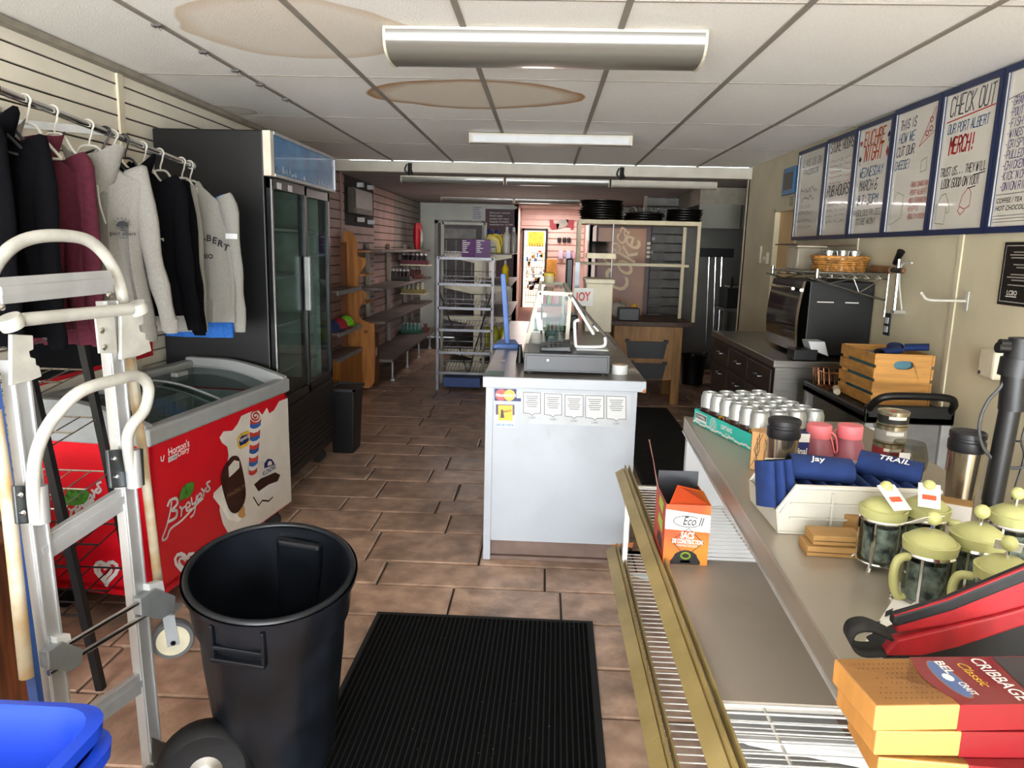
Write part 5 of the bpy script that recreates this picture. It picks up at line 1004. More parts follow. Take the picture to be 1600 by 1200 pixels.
for cx, n, lb, r in ((939, 8, 'black round pan, %s from the top of the tallest pan stack', .225), (1005, 3, 'black round pan, %s from the top of the low stack under the lid', .20), (1068, 5, 'black round pan, %s from the top of the kitchen-end stack', .185)):
    c_ = py_(cx, 345, 7.9)
    for i in range(n): pan(Vector((c_.x+random.uniform(-.012, .012), 7.9+random.uniform(-.012, .012), zt+.023+i*.0245)), r*(1+random.uniform(-.02, .02)), lb % ORDN(i, n))
    if n == 3:
        lp_ = thing('pan_lid', 'black lid with two loop handles on the low pan stack', 'lid', (c_.x, 7.9, zt+.1)); zz_ = zt+.023+3*.0245+.002
        MB().lathe([(.001, .02), (.1, .016), (.2, .004), (.21, 0)], 28, (c_.x, 7.9, zz_), cap=False).build('dome', mat('pan_black'), lp_, smooth=40)
        for s_ in (-1, 1): MB().tube(smoothpath([(c_.x+s_*.14, 7.86, zz_+.01), (c_.x+s_*.15, 7.86, zz_+.045), (c_.x+s_*.10, 7.86, zz_+.06), (c_.x+s_*.08, 7.86, zz_+.02)], 3), .009, 6).build('loop_handle', mat('pan_black'), lp_, smooth=40)
yc_ = thing('yellow_can', 'yellow spray can on the butcher table', 'can', py_(991, 482, 7.8)); o_ = py_(991, 482, 7.85); o_.z = ZW+.001
MB().lathe([(.036, 0), (.037, .02), (.037, .13), (.02, .15)], 16, o_).build('body', mat('can_yellow', '#d6a51a', .35), yc_, smooth=40); MB().lathe([(.022, .15), (.018, .165)], 12, o_).build('cap', mat('can_yellow'), yc_, smooth=40)
MB().lathe([(.0376, .02), (.0376, .05)], 16, o_, cap=False).build('label', m_char, yc_, smooth=40)
rn = random.Random(2)
bb = thing('crumpled_bag', 'crumpled white plastic bag on the butcher table', 'bag', (.9, 7.9, ZW)); o_ = py_(968, 470, 7.9); o_.z = ZW+.092
MB().grid(lambda u, v: o_+Vector((.10*math.cos(u*2*PI)*math.sin(PI*(.03+.94*v))*(1+.25*math.sin(u*19+v*7)), .08*math.sin(u*2*PI)*math.sin(PI*(.03+.94*v)), -.08*math.cos(PI*v)*(1+.12*math.sin(u*13)))), 22, 12, True).build('bag', mat('bag_plastic', '#b9b3a6', .4, var=.2, scale=20), bb, smooth=20)
_q = prect(966, 481, 999, 503, 7.66)
one(MB().bx(_q[0], _q[1], 7.64, 7.80, ZW+.001, _q[3]), 'black_tray_box', m_char, 'dark box on the front edge of the butcher table', 'box', bevel=.01)
# plate shelf with dark plates
pl_ = thing('plate_shelf', 'narrow cream plate shelf with steel rods above the dispenser', 'shelf', (.5, 6.2, 1.5))
pbox(917, 396, 962, 404, 6.2, .22).build('board', m_sf, pl_)
for px in (921, 959):
    a = py_(px, 350, 6.3); c_ = Vector((a.x, a.y, ZT+.003)); MB().tube([a, c_], .006, 6).build('rod', m_alu, pl_)
X0, X1, Z0, Z1 = prect(918, 378, 957, 396, 6.2); xc = (X0+X1)/2
for i in range(9): one(MB().lathe([(.06, 0), (.105, .008), (.108, .009), (.06, .003)], 24, (xc, 6.31, Z0+.004+i*.0105), cap=True), 'dark_plate', mat('plate_dark', '#20282a', .35), 'dark plate, '+_O[8-i]+' from the top on the cream plate shelf', 'plate', 'stacked dark plates', smooth=40)
# vending machine
vm = thing('vending_machine', 'red and gold drinks vending machine with white script', 'vending machine', (1.0, 9.1, 0))
X0, X1, Z0, Z1 = prect(930, 352, 1016, 470, 8.7)
MB().bx(X0, X1, 8.7, 9.4, .05, Z1).build('cabinet', mat('vend_dark', '#3a1016', .4), vm, bevel=.01)
m_vf = mat('vend_front', '#a3672a', .35, var=.9, scale=1.6, col2='#5c1220', detail=2); MB().bx(X0+.02, X1-.06, 8.685, 8.70, .4, Z1-.03).build('front', m_vf, vm, bevel=.004)
vpl = Plane((0, 8.685, 0), (0, -1, 0)); m_vs = mat('vend_script', '#d9b98a', .4, var=0)
A_ = vpl.at(976, 462, .004); B_ = vpl.at(1003, 375, .004); txt('Coke', basis(A_, B_-A_, (-1, 0, .3)), .42, m_vs, vm, 'script_lettering', shear=.35, width=(B_-A_).length*.95, bold=.005)
A_ = vpl.at(955, 420, .004); B_ = vpl.at(985, 362, .004); txt('Coca', basis(A_, B_-A_, (-1, 0, .3)), .26, m_vs, vm, 'script_lettering', shear=.35, width=(B_-A_).length*.95)
for i in range(4): MB().bx(X1-.05, X1-.01, 8.69, 8.70, 1.66-.05*i, 1.69-.05*i).build('coin_button', m_creamp, vm)
for i in range(2): MB().bx(X0+.08+.12*i, X0+.16+.12*i, 8.695, 8.698, .12, .3).build('delivery_flap', m_blk, vm)
# slatted shutter behind
sh_ = thing('roller_shutter', 'grey slatted roller shutter in the rear wall', 'shutter', (1.5, 10.1, 0))
MB().bx(1.28, 1.32, 9.98, 10.04, .0, 2.3).bx(1.82, 1.86, 9.98, 10.04, .0, 2.3).build('guide', m_post, sh_)
for i in range(19): MB().bx(1.32, 1.82, 10.0, 10.02, .05+.118*i, .05+.118*i+.108).build('slat', mat('shutter_grey', '#6d6b66', .5, .4), sh_, bevel=.006)
for px, pyy in ((1021, 373), (1018, 394)): p_ = py_(px, pyy, 9.99); MB().box(p_, (.04, .01, .04)).build('latch', m_wht, sh_)
# ---- kitchen
kh = thing('extractor_hood', 'stainless kitchen extractor hood over the back wall', 'hood', (2.2, 9.2, 1.9))
MB().bx(1.72, 2.69, 8.6, 9.95, 2.12, 2.31).build('canopy', mat('soffit', '#8a8272', .6), kh, bevel=.005); MB().bx(1.72, 2.69, 8.58, 8.60, 1.86, 2.12).build('front_panel', mat('hood_steel', '#6f6d62', .4, .5, var=.1, scale=3), kh); MB().bx(2.18, 2.2, 8.574, 8.58, 1.86, 2.12).build('seam', m_char, kh)
wp_ = thing('steel_wall_panel', 'stainless splashback with a black tool strip', 'panel', (2.1, 10.1, .1)); MB().bx(1.88, 2.69, 10.17, 10.2, .1, 2.04).build('sheet', mat('splash_steel', '#6f6d68', .4, .8, var=.1, scale=2), wp_)
X0, X1, Z0, Z1 = prect(1093, 388, 1146, 402, 10.1); MB().bx(X0, X1, 10.08, 10.17, Z0, Z1).build('tool_strip', m_blk, wp_)
for px, L_ in ((1108, 150), (1118, 190), (1128, 130)):
    a = py_(px, 402, 10.06); b_ = py_(px-6, 402+L_, 10.06); t_ = thing('kitchen_ladle', 'long-handled kitchen tool hanging from the black tool strip', 'utensil', b_, group='hanging kitchen tools')
    MB().tube([a, b_], .007, 6).build('handle', m_chr, t_); MB().sphere(b_, .035, 10, (1, .5, 1)).build('head', mat('dark_steel'), t_, smooth=60)
kt = thing('prep_table', 'dark stainless prep table in the kitchen', 'table', (2.25, 9.8, 0)); MB().bx(2.3, 2.68, 9.5, 10.1, .86, .90).build('top', m_ss, kt)
for x in (2.33, 2.65):
    for y in (9.53, 10.07): MB().bx(x-.02, x+.02, y-.02, y+.02, 0, .86).build('leg', m_ss, kt)
MB().bx(2.31, 2.67, 9.52, 10.08, .25, .27).build('shelf', m_ss, kt)
fr = thing('fryer', 'black deep fryer on the kitchen prep table', 'fryer', (2.3, 9.75, .9)); MB().bx(2.33, 2.64, 9.55, 9.95, .901, 1.15).build('body', m_blk, fr, bevel=.01); MB().beam((2.4, 9.6, 1.16), (2.35, 9.4, 1.29), .02, .02).build('basket_handle', m_rub, fr); MB().bx(2.37, 2.52, 9.6, 9.9, 1.15, 1.18).build('basket', m_cw, fr)
bk = thing('mop_bucket', 'dark bucket on the kitchen floor', 'bucket', (1.95, 9.2, 0)); MB().lathe([(.13, .001), (.16, .35), (.165, .36), (.15, .35), (.12, .02)], 20, (1.85, 9.0, 0), cap=False).build('pail', m_blk, bk, smooth=40); MB().lathe([(.001, .005), (.13, .005)], 20, (1.85, 9.0, 0), cap=False).build('base', m_blk, bk)
# dark floor runner behind the counter
rnr = thing('rubber_runner', 'dark ridged rubber runner behind the service counter', 'mat', (.95, 6.2, 0)); MB().bx(.72, 1.3, 4.9, 7.45, .002, .012).build('sheet', mat('runner_rubber', '#141211', .8, var=.2, scale=20), rnr, bevel=.003)
b = MB()
for i in range(60): b.bx(.74, 1.28, 4.93+i*.042, 4.93+i*.042+.018, .012, .016)
b.build('ridges', mat('runner_rubber'), rnr, kind='stuff')
# ---- ceiling lights
def wrap_light(x0, x1, y, z, w, h, lb, m_l, m_e, grp):
    t_ = thing('ceiling_light', lb, 'light', ((x0+x1)/2, y, z), group=grp)
    MB().bx(x0, x1, y-w/2, y+w/2, z-.02, z).build('body', m_e, t_)
    MB().grid(lambda u, v: Vector((x0+.006+(x1-x0-.012)*u, y-w/2*math.cos(v*PI)*1.02, z-.012-h*math.sin(v*PI)**.55)), 2, 17).build('lens', m_l, t_, smooth=50)
    for x in (x0, x1-.01):
        MB().prism([(x, y-w/2*math.cos(i*PI/14)*1.04, z-.012-(h+.004)*math.sin(i*PI/14)**.55) for i in range(15)]+[(x, y+w/2, z), (x, y-w/2, z)], (.01, 0, 0)).build('end_cap', m_e, t_)
    return t_
m_lens = mat('prism_lens', '#6c6860', .28, var=.06, scale=3, coat=.4, stretch=(.2, 1, 40)); m_lend = mat('lens_end', '#cfc8b2', .4)
wrap_light(-.66, .60, 3.20, ZC, .30, .095, 'wide ribbed-lens ceiling light over the shop entrance', m_lens, m_lend, None)
fx = thing('ceiling_light', 'narrow white batten light on the tiled ceiling', 'light', (0, 5.75, ZC)); MB().bx(-.585, .615, 5.69, 5.80, ZC-.075, ZC-.003).build('body', m_trimw, fx, bevel=.006); MB().bx(-.56, .59, 5.68, 5.692, ZC-.07, ZC-.02).build('lens', m_wht, fx)
for x in (-.59, .61): MB().bx(x, x+.008, 5.685, 5.805, ZC-.077, ZC-.003).build('end_cap', m_trimw, fx)
for x0, x1, lb, m_ in ((-1.57, -.46, 'grey ribbed tube light on the rear ceiling, at the slatwall end', m_lens), (-.44, .66, 'grey ribbed tube light on the rear ceiling, middle of its row', m_lens), (.68, 1.79, 'plain white batten light on the rear ceiling, at the kitchen end', m_trimw)): wrap_light(x0, x1, 8.15, ZC2, .11, .06, lb, m_, m_lend, 'front row of rear ceiling lights')
for x0, x1, lb in ((-1.59, -.5, 'grey tube light of the far row, at the slatwall end'), (-.48, .6, 'grey tube light of the far row, before the pink alcove')): wrap_light(x0, x1, 11.4, ZC2, .11, .055, lb, m_lens, m_lend, 'far row of rear ceiling lights')
for i, px in enumerate((264, 334, 384, 420, 459)):
    y_ = (39, 81, 110, 132, 155)[i]; p_ = pz(px, y_, ZC-.004); p_.x = -1.565
    one(MB().bx(p_.x-.02, p_.x+.02, p_.y-.015, p_.y+.015, ZC-.012, ZC-.0035).tube([(p_.x, p_.y, ZC-.012), (p_.x+.01, p_.y, ZC-.022), (p_.x+.02, p_.y, ZC-.016)], .003, 5), 'ceiling_hook', mat('hook_grey', '#6a6764', .4, .6), ('first', 'second', 'third', 'fourth', 'fifth')[i]+' small metal hook from the shop entrance on the ceiling runner', 'hook', 'hooks on the ceiling runner')
# ================================================================ right wall
m_frb = mat('navy_frame', '#16254a', .35, var=.06); m_brd = mat('marker_board', '#d5cfc2', .18, var=.03, scale=3, coat=.5)
ink = {k: mat('marker_'+k, v, .6, var=0) for k, v in dict(k='#1e1d24', r='#b0362c', o='#c25a2a', b='#2f5f86', p='#4a3f78', g='#7f8f58', n='#2c3154', s='#5a5a60').items()}
ZT0 = 2.385; YD = [6.21, 5.61, 5.09, 4.57, 4.05, 3.53, 3.01]; ZB0, ZB1 = 1.70, 2.385; XB = XR-.032
names = ['farthest marker board by the door, with faint social media notes', 'marker board listing store hours and pub hours', 'marker board announcing euchre night in red letters', 'marker board with a pizza slice drawing and topping list', 'marker board reading CHECK OUT with shirt and cap drawings', 'marker board listing burgers, poutine and other dishes']
rn = random.Random(11)
for i in range(6):
    ZB1 = min(2.416, 2.385+.016*(6.0-YD[i+1]))
    y1, y0 = YD[i]-.004, YD[i+1]+.004; t_ = thing('menu_board', 'navy-framed '+names[i], 'menu board', (XB, (y0+y1)/2, ZB0), group='navy-framed marker boards')
    f = .028
    fr_ = MB().bx(XB, XR-.001, y0, y0+f, ZB0, ZB1).bx(XB, XR-.001, y1-f, y1, ZB0, ZB1).bx(XB, XR-.001, y0+f, y1-f, ZB0, ZB0+f).bx(XB, XR-.001, y0+f, y1-f, ZB1-f, ZB1).build('frame', m_frb, t_)
    MB().bx(XB+.012, XB+.018, y0+f, y1-f, ZB0+f, ZB1-f).build('panel', m_brd, t_)
    MB().bx(XB-.001, XB+.004, y1-f-.006, y1-f, ZB0+.03, ZB1-.03).build('edge_clip', m_alu, t_)
    W_, H = y1-y0-2*f, ZB1-ZB0-2*f; M = basis((XB+.0105, y1-f, ZB0+f), (0, -1, 0), (0, 0, 1)); G = {}
    def pen(c_): return G.setdefault(c_, MB())
    def T(c_, s, u, v, h, wd, **k): hand(pen(c_), M, s, u*W_, v*H, h, wd*W_, **k)
    def Sc(c_, u, v, h, wd): scrib(pen(c_), M, u*W_, v*H, h, wd*W_, rnd=rn)
    def Ln(c_, pts, w=.005): ribbon(pen(c_), M, [[(a*W_, b*H) for a, b in pts]], w)
    if i == 0:
        T('s', 'LIKE US ON', .14, .84, .05, .74); T('n', 'FACEBOOK', .2, .74, .035, .6); Sc('s', .1, .52, .04, .7); Sc('s', .2, .42, .04, .5); T('b', 'FOLLOW', .1, .34, .02, .5)
        for v in (.26, .17, .09): Sc('s', .08, v, .03, .6)
    elif i == 1:
        T('k', 'STORE HOURS', .06, .89, .065, .9)
        for q, v in enumerate((.78, .72, .66, .60, .54)): Sc('r', .08, v, .018, .32); Sc('b' if q < 2 else 'k', .44, v, .018, .16); Sc('r', .68, v, .018, .24)
        T('k', 'PUB HOURS', .08, .42, .07, .86, w=.008)
        for v in (.31, .25, .19, .13): Sc('k', .12, v, .02, .26); Sc('s', .45, v, .018, .14); Sc('k', .64, v, .018, .2)
    elif i == 2:
        T('o', 'EUCHRE', .17, .83, .085, .66, w=.010); T('o', 'NIGHT', .22, .69, .085, .58, w=.012)
        hp = lambda cx, cy, s, fl: [(cx+s*16*math.sin(a)**3/16, cy+fl*s*(13*math.cos(a)-5*math.cos(2*a)-2*math.cos(3*a)-math.cos(4*a))/16) for a in [q*2*PI/18 for q in range(18)]]
        for c_, cx, cy, fl in (('r', .05, .87, 1), ('k', .06, .72, -1), ('k', .90, .88, -1)):
            P_ = hp(cx*W_+.012, cy*H, .020, fl); pen(c_).add([M @ Vector((a, b, .0004)) for a, b in P_], [tuple(range(18))])
            if c_ == 'k': Ln('k', [(cx+.025, cy-.02), (cx+.025, cy-.06)], .008)
        pen('r').add([M @ Vector((.92*W_+a, .73*H+b, .0004)) for a, b in ((0, .035), (.02, 0), (0, -.035), (-.02, 0))], [(0, 1, 2, 3)])
        T('b', 'WEDNESDAY', .12, .54, .055, .75); T('n', 'MARCH 6', .16, .41, .06, .58); T('b', '@ 7:30PM', .14, .28, .055, .66); T('k', 'FABULOUS PRIZES', .06, .17, .035, .86); T('k', 'TO BE WON!', .14, .09, .035, .66)
    elif i == 3:
        T('n', 'THIS IS', .08, .86, .05, .42); T('b', 'HOW WE', .08, .75, .05, .42); T('n', 'CUT OUR', .06, .64, .05, .46); T('b', 'CHEESE!', .05, .53, .045, .4)
        Ln('r', [(.62, .68), (.96, .78), (.92, .96), (.62, .68)], .004)
        for a, b in ((.78, .77), (.86, .8), (.85, .87)): Ln('r', [(a+.035*math.cos(q*.9), b+.02*math.sin(q*.9)) for q in range(8)], .006)
        for q, s in enumerate(('-TRUE CANADIAN', '-PORT ALBERT', '-MEDITERRANEAN', '-BIG PIG', '-BBQ CHICKEN')): T('r', s, .5, .36-.065*q, .026, .44 if q != 3 else .28)
        Ln('g', [(.08, .06), (.06, .2), (.2, .34), (.38, .3), (.36, .12), (.08, .06)], .004); Ln('g', [(.72, .56), (.84, .58), (.86, .48), (.72, .47), (.72, .56)], .004)
    elif i == 4:
        T('s', 'CHECK OUT', .1, .84, .09, .84, w=.008); Ln('r', [(.06, .80), (.95, .83)], .006); T('b', 'OUR PORT ALBERT', .1, .71, .045, .78); T('r', 'MERCH!', .17, .56, .075, .5, w=.011)
        T('k', 'TRUST US... THEY WILL', .05, .40, .04, .88); T('k', 'LOOK GOOD ON YOU!', .1, .31, .042, .74); Ln('k', [(.72, .375), (.92, .385)], .005); Ln('k', [(.64, .285), (.78, .295)], .005)
        Ln('g', [(.06, .05), (.07, .2), (.02, .16), (.0+.04, .12)], .004); Ln('g', [(.07, .2), (.14, .26), (.22, .27), (.3, .2), (.33, .13), (.28, .12), (.26, .17), (.25, .04), (.06, .05)], .004); Ln('r', [(.52, .16), (.56, .24), (.66, .29), (.72, .25), (.72, .16), (.62, .14), (.54, .16), (.5, .13), (.56, .10), (.64, .13)], .004)
    else:
        T('r', 'FEATURES', .42, .89, .08, .55, w=.013); Ln('s', [(.02, .83), (.95, .90)], .004)
        for q, s in enumerate(('-GRANNY BURGER', '-POUTINE', '-FISH + CHIPS', '-WINGS', "-CRISPY CHICKEN WRAPS", '-PULLED PORK SANDWICH', '-CHICKEN FINGERS', "-KICK'N CHICKEN SANDWICH", '-ONION RINGS')): T('p', s, .06, .78-.068*q, .034, min(.9, .042*len(s)))
        Ln('s', [(.02, .21), (.97, .215)], .003)
        for q, s in enumerate(('COFFEE / TEA', 'HOT CHOCOLATE')): txt(s, M @ Matrix.Translation((.04*W_, (.155-.05*q)*H, .0005)), .030, ink['k'], t_, 'lettering', shear=.2, bold=.01)
        for q in range(3): Ln('s', [(.02, .07-.02*q), (.97, .075-.02*q)], .0025)
    for c_, g in G.items(): g.build('marker_writing', ink[c_], t_, fixn=False, kind='stuff')
def wallthing(name, lb, cat, y0, y1, z0, z1, d, m, **k):
    t_ = thing(name, lb, cat, (XR-d/2, (y0+y1)/2, z0)); MB().bx(XR-d, XR-.001, y0, y1, z0, z1).build('body', m, t_, bevel=k.get('bevel', .004)); return t_
t_ = wallthing('blue_sign', 'small blue framed sign beside the last menu board', 'sign', 6.30, 6.60, 2.08, 2.30, .02, mat('sign_blue', '#2a6ea0', .4)); MB().bx(XR-.022, XR-.02, 6.34, 6.56, 2.12, 2.26).build('face', m_char, t_)
t_ = wallthing('wall_vent', 'small louvred vent under the blue sign', 'vent', 6.28, 6.40, 1.98, 2.06, .012, m_wr)
for i in range(5): MB().bx(XR-.015, XR-.012, 6.29, 6.39, 1.985+.015*i, 1.992+.015*i).build('slot', m_char, t_)
wallthing('light_switch', 'cream light switch on the wall beyond the peach door', 'switch', 7.10, 7.20, 1.50, 1.66, .02, m_crm)
t_ = wallthing('thermostat', 'small cream thermostat beside the peach door', 'thermostat', 6.86, 6.95, 1.50, 1.60, .03, m_crm); MB().lathe([(.02, 0), (.02, .012)], 12, (XR-.03, 6.905, 1.55), M=Matrix.Rotation(-PI/2, 4, 'Y')).build('dial', m_wht, t_, smooth=30)
t_ = wallthing('power_outlet', 'black power outlet plate on the wall behind the oven', 'outlet', 4.38, 4.46, 1.13, 1.26, .008, m_blk)
for i in range(2): MB().bx(XR-.012, XR-.008, 4.40, 4.44, 1.15+.05*i, 1.185+.05*i).build('socket', m_wht, t_)
t_ = wallthing('wall_dispenser', 'cream plug-in dispenser on the wall by the black pole', 'dispenser', 3.28, 3.40, 1.06, 1.19, .05, m_crm, bevel=.012); MB().bx(XR-.053, XR-.05, 3.37, 3.385, 1.075, 1.09).build('vent', m_char, t_)
t_ = thing('coat_hook', 'white metal hook screwed on the beige wall', 'hook', (XR, 3.64, 1.35)); MB().bx(XR-.006, XR-.001, 3.625, 3.655, 1.34, 1.43).build('plate', m_hw, t_); MB().tube(smoothpath([(XR-.006, 3.64, 1.385), (XR-.07, 3.64, 1.385), (XR-.17, 3.66, 1.385), (XR-.20, 3.665, 1.41)], 4), .006, 8).build('arm', m_hw, t_, smooth=40); MB().sphere((XR-.205, 3.666, 1.415), .009, 8).build('tip', m_hw, t_, smooth=60)
t_ = thing('notice_plaque', 'black notice plaque with white border and text on the beige wall', 'plaque', (XR, 3.22, 1.39)); MB().bx(XR-.012, XR-.001, 3.02, 3.385, 1.39, 1.66).build('board', mat('plaque_black', '#15120f', .3, var=.05), t_)
Mp = basis((XR-.0125, 3.385, 1.39), (0, -1, 0), (0, 0, 1)); b = MB(); ribbon(b, Mp, [[(.015, .015), (.35, .015), (.35, .255), (.015, .255), (.015, .015)]], .002); b.build('border', m_inkw, t_, fixn=False)
for i, (v, n_) in enumerate(((.225, 20), (.213, 24), (.201, 22), (.172, 18), (.160, 14), (.13, 20), (.118, 24), (.106, 18), (.085, 22))): MB(Mp).add([(.18-n_*.0055, v, .0004), (.18+n_*.0055, v, .0004), (.18+n_*.0055, v+.005, .0004), (.18-n_*.0055, v+.005, .0004)], [(0, 1, 2, 3)]).build('print_line', mat('print_dim', '#8f8a80', .6, var=0), t_, fixn=False)
txt('LCBO', Mp @ Matrix.Translation((.06, .045, .0005)), .028, m_inkw, t_, 'lettering', bold=.01); MB(Mp).add([(.055, .036, .0004), (.13, .036, .0004), (.13, .04, .0004), (.055, .04, .0004)], [(0, 1, 2, 3)]).build('print_line', m_inkw, t_, fixn=False)
# ---- back counter
ZK = .955
bk = thing('back_counter', 'dark brown back counter with a stainless worktop along the right wall', 'counter', (1.7, 5.3, 0))
m_dw = mat('dark_walnut', '#2b1a12', .4, var=.25, scale=4, stretch=(6, 1, 6)); MB().bx(1.42, 2.02, 4.50, 6.10, .08, .91).build('carcass', m_dw, bk)
MB().bx(1.40, 2.02, 4.46, 6.14, .91, ZK).build('worktop', m_ss, bk, bevel=.004); MB().bx(1.42, 2.02, 4.485, 4.50, .0, .91).build('end_panel', m_ss, bk); MB().bx(1.46, 2.02, 4.5, 6.08, 0, .08).build('plinth', m_blk, bk)
for i in range(3):
    d_ = MB().bx(1.405, 1.42, 4.53+.52*i, 5.03+.52*i, .10, .72).build('door', m_dw, bk, bevel=.004); MB().tube([(1.405, 4.68+.52*i, .66), (1.38, 4.68+.52*i, .66), (1.38, 4.80+.52*i, .66), (1.405, 4.80+.52*i, .66)], .006, 6).build('handle', mat('dark_steel'), d_)
    d_ = MB().bx(1.405, 1.42, 4.53+.52*i, 5.03+.52*i, .74, .89).build('drawer', m_dw, bk, bevel=.004); MB().tube([(1.405, 4.68+.52*i, .82), (1.38, 4.68+.52*i, .82), (1.38, 4.80+.52*i, .82), (1.405, 4.80+.52*i, .82)], .006, 6).build('handle', mat('dark_steel'), d_)
# oven
ov = thing('countertop_oven', 'black countertop oven with a curved dark glass door and steel trim', 'oven', (1.82, 4.95, ZK))
MB().bx(1.63, 2.02, 4.62, 5.30, ZK+.02, 1.43).build('case', m_blk, ov, bevel=.006)
MB().grid(lambda u, v: Vector((1.605-.02*math.sin(v*PI)-.015*(1-v), 4.66+.62*u, ZK+.03+.44*v)), 2, 12).build('door_glass', mat('oven_glass', '#1d1a17', .12, var=.1, coat=.5), ov, smooth=60)
MB().grid(lambda u, v: Vector((1.603-.02*math.sin(v*PI)-.015*(1-v), 4.622+.045*u, ZK+.03+.44*v)), 2, 12).build('door_trim', mat('brushed_gold', '#b7aa8d', .3, .8), ov, smooth=60)
MB().tube([(1.57, 4.75, ZK+.42), (1.57, 5.2, ZK+.42)], .01, 8).build('door_handle', m_chr, ov, smooth=40)
for x in (1.68, 1.97):
    for y in (4.67, 5.25): MB().lathe([(.015, .0), (.018, .022)], 10, (x, y, ZK+.0005)).build('foot', m_rub, ov)
for a, w in ((1.68, .10), (1.85, .08)): MB().bx(a, a+w, 4.617, 4.62, 1.30, 1.306).build('scratch', m_inkw, ov)
# wire wall shelf
m_dk = mat('smoked_wire', '#8d8a83', .25, .9, var=.03)
ws = thing('wire_wall_shelf', 'chrome wire wall shelf on truss brackets above the oven', 'shelf', (1.8, 4.9, 1.46)); zs = 1.485
b = MB()
for i in range(22): y = 4.46+.86*i/21; b.tube([(1.60, y, zs), (2.02, y, zs)], .0025, 4)
for x in (1.60, 1.81, 2.0): b.tube([(x, 4.46, zs-.006), (x, 5.32, zs-.006)], .004, 5)
b.build('wire_deck', m_dk, ws, kind='stuff')
for y in (4.46, 5.32):
    b = MB(); b.tube([(1.60, y, zs-.006), (2.02, y, zs-.006)], .005, 6); b.tube([(1.60, y, zs-.03), (2.02, y, zs-.03)], .004, 6)
    zg = [(1.60+.42*i/12, y, zs-.006-(.024 if i % 2 else 0)) for i in range(13)]; b.tube(zg, .003, 5); b.build('edge_truss', m_dk, ws)
    b = MB(); b.tube([(1.56, y, zs-.03), (2.0, y, zs-.15), (2.02, y, zs-.15)], .006, 6); b.tube([(2.02, y, zs-.25), (2.02, y, zs+.02)], .006, 6)
    for x0, x1 in ((1.60, 1.68), (1.68, 1.82), (1.82, 1.86), (1.86, 1.98)): b.tube([(x0, y, zs-.03 if (x0 in (1.60, 1.82)) else zs-.03-.12*(x0-1.56)/.44), (x1, y, zs-.03-.12*(x1-1.56)/.44 if x0 in (1.60, 1.82) else zs-.03)], .003, 5)
    b.build('bracket', m_dk, ws)
for y in (4.46, 5.32): MB().lathe([(.012, -.03), (.012, .02)], 10, (1.605, y, zs)).build('corner_sleeve', m_chr, ws, smooth=40)
# basket and its jars
c_ = Vector((1.83, 4.72, zs+.0035)); bs = thing('wicker_basket', 'oval wicker basket on the wire wall shelf', 'basket', c_)
m_wk = mat('wicker', '#b9803c', .6, var=.3, scale=40)
oval = lambda r, z, n=40, ph=0: [(c_.x+(.15*r)*math.cos(2*PI*i/n), c_.y+.15*r*math.sin(2*PI*i/n), c_.z+z) for i in range(n)]
for q in range(6):
    r = .93+.015*q; z = .006+.013*q; pts = [(c_.x+(.155*r+.006*(1 if (i+q) % 2 else -1))*math.cos(2*PI*i/36), c_.y+(.155*r+.006*(1 if (i+q) % 2 else -1))*math.sin(2*PI*i/36), c_.z+z) for i in range(36)]
    MB().tube(pts, .0062, 5, True).build('weave_row', m_wk, bs, smooth=60)
b = MB()
for i in range(18): a = 2*PI*i/18; b.tube([(c_.x+.144*math.cos(a), c_.y+.144*math.sin(a), c_.z), (c_.x+.155*math.cos(a), c_.y+.155*math.sin(a), c_.z+.085)], .004, 5)
b.build('stakes', m_wk, bs, kind='stuff'); MB().tube(oval(1.1, .088), .010, 6, True).build('rim', m_wk, bs, smooth=60); MB().lathe([(.001, .002), (.148, .002)], 30, c_, cap=False).build('bottom', m_wk, bs)
for i in range(6):
    a = i*PI/3+.3; o_ = c_+Vector((.085*math.cos(a), .085*math.sin(a), .006)); t_ = thing('small_tin', 'small silver tin standing in the wicker basket', 'tin', o_, group='tins in the wicker basket'); MB().lathe([(.034, 0), (.034, .105), (.036, .107), (.036, .12), (.032, .124)], 18, o_).build('body', mat('tin_silver', '#c9c8c2', .2, .85, var=.2, scale=25), t_, smooth=40)
    MB().lathe([(.0345, .02), (.0345, .07)], 18, o_, cap=False).build('label', mat('tin_label', '#7e8a7a', .4, var=.6, scale=30), t_, smooth=40)
t_ = thing('food_container', 'clear plastic food container on the far end of the wire shelf', 'container', (1.75, 5.1, zs)); MB().bx(1.66, 1.84, 5.0, 5.22, zs+.004, zs+.15).build('tub', mat('cloudy_plastic', '#b5aa96', .2, var=.05, alpha=.45), t_, bevel=.012); MB().bx(1.65, 1.85, 4.99, 5.23, zs+.15, zs+.162).build('lid', m_crm, t_, bevel=.004)
t_ = thing('baking_sheet', 'thin brown baking board lying across the food container', 'board', (1.75, 5.0, zs+.16)); MB().hexa([(1.60, 4.86, zs+.163), (1.98, 4.86, zs+.163), (1.98, 5.3, zs+.163), (1.60, 5.3, zs+.163), (1.60, 4.86, zs+.171), (1.98, 4.86, zs+.171), (1.98, 5.3, zs+.171), (1.60, 5.3, zs+.171)]).build('board', mat('brown_board', '#5d4332', .5), t_, bevel=.003)
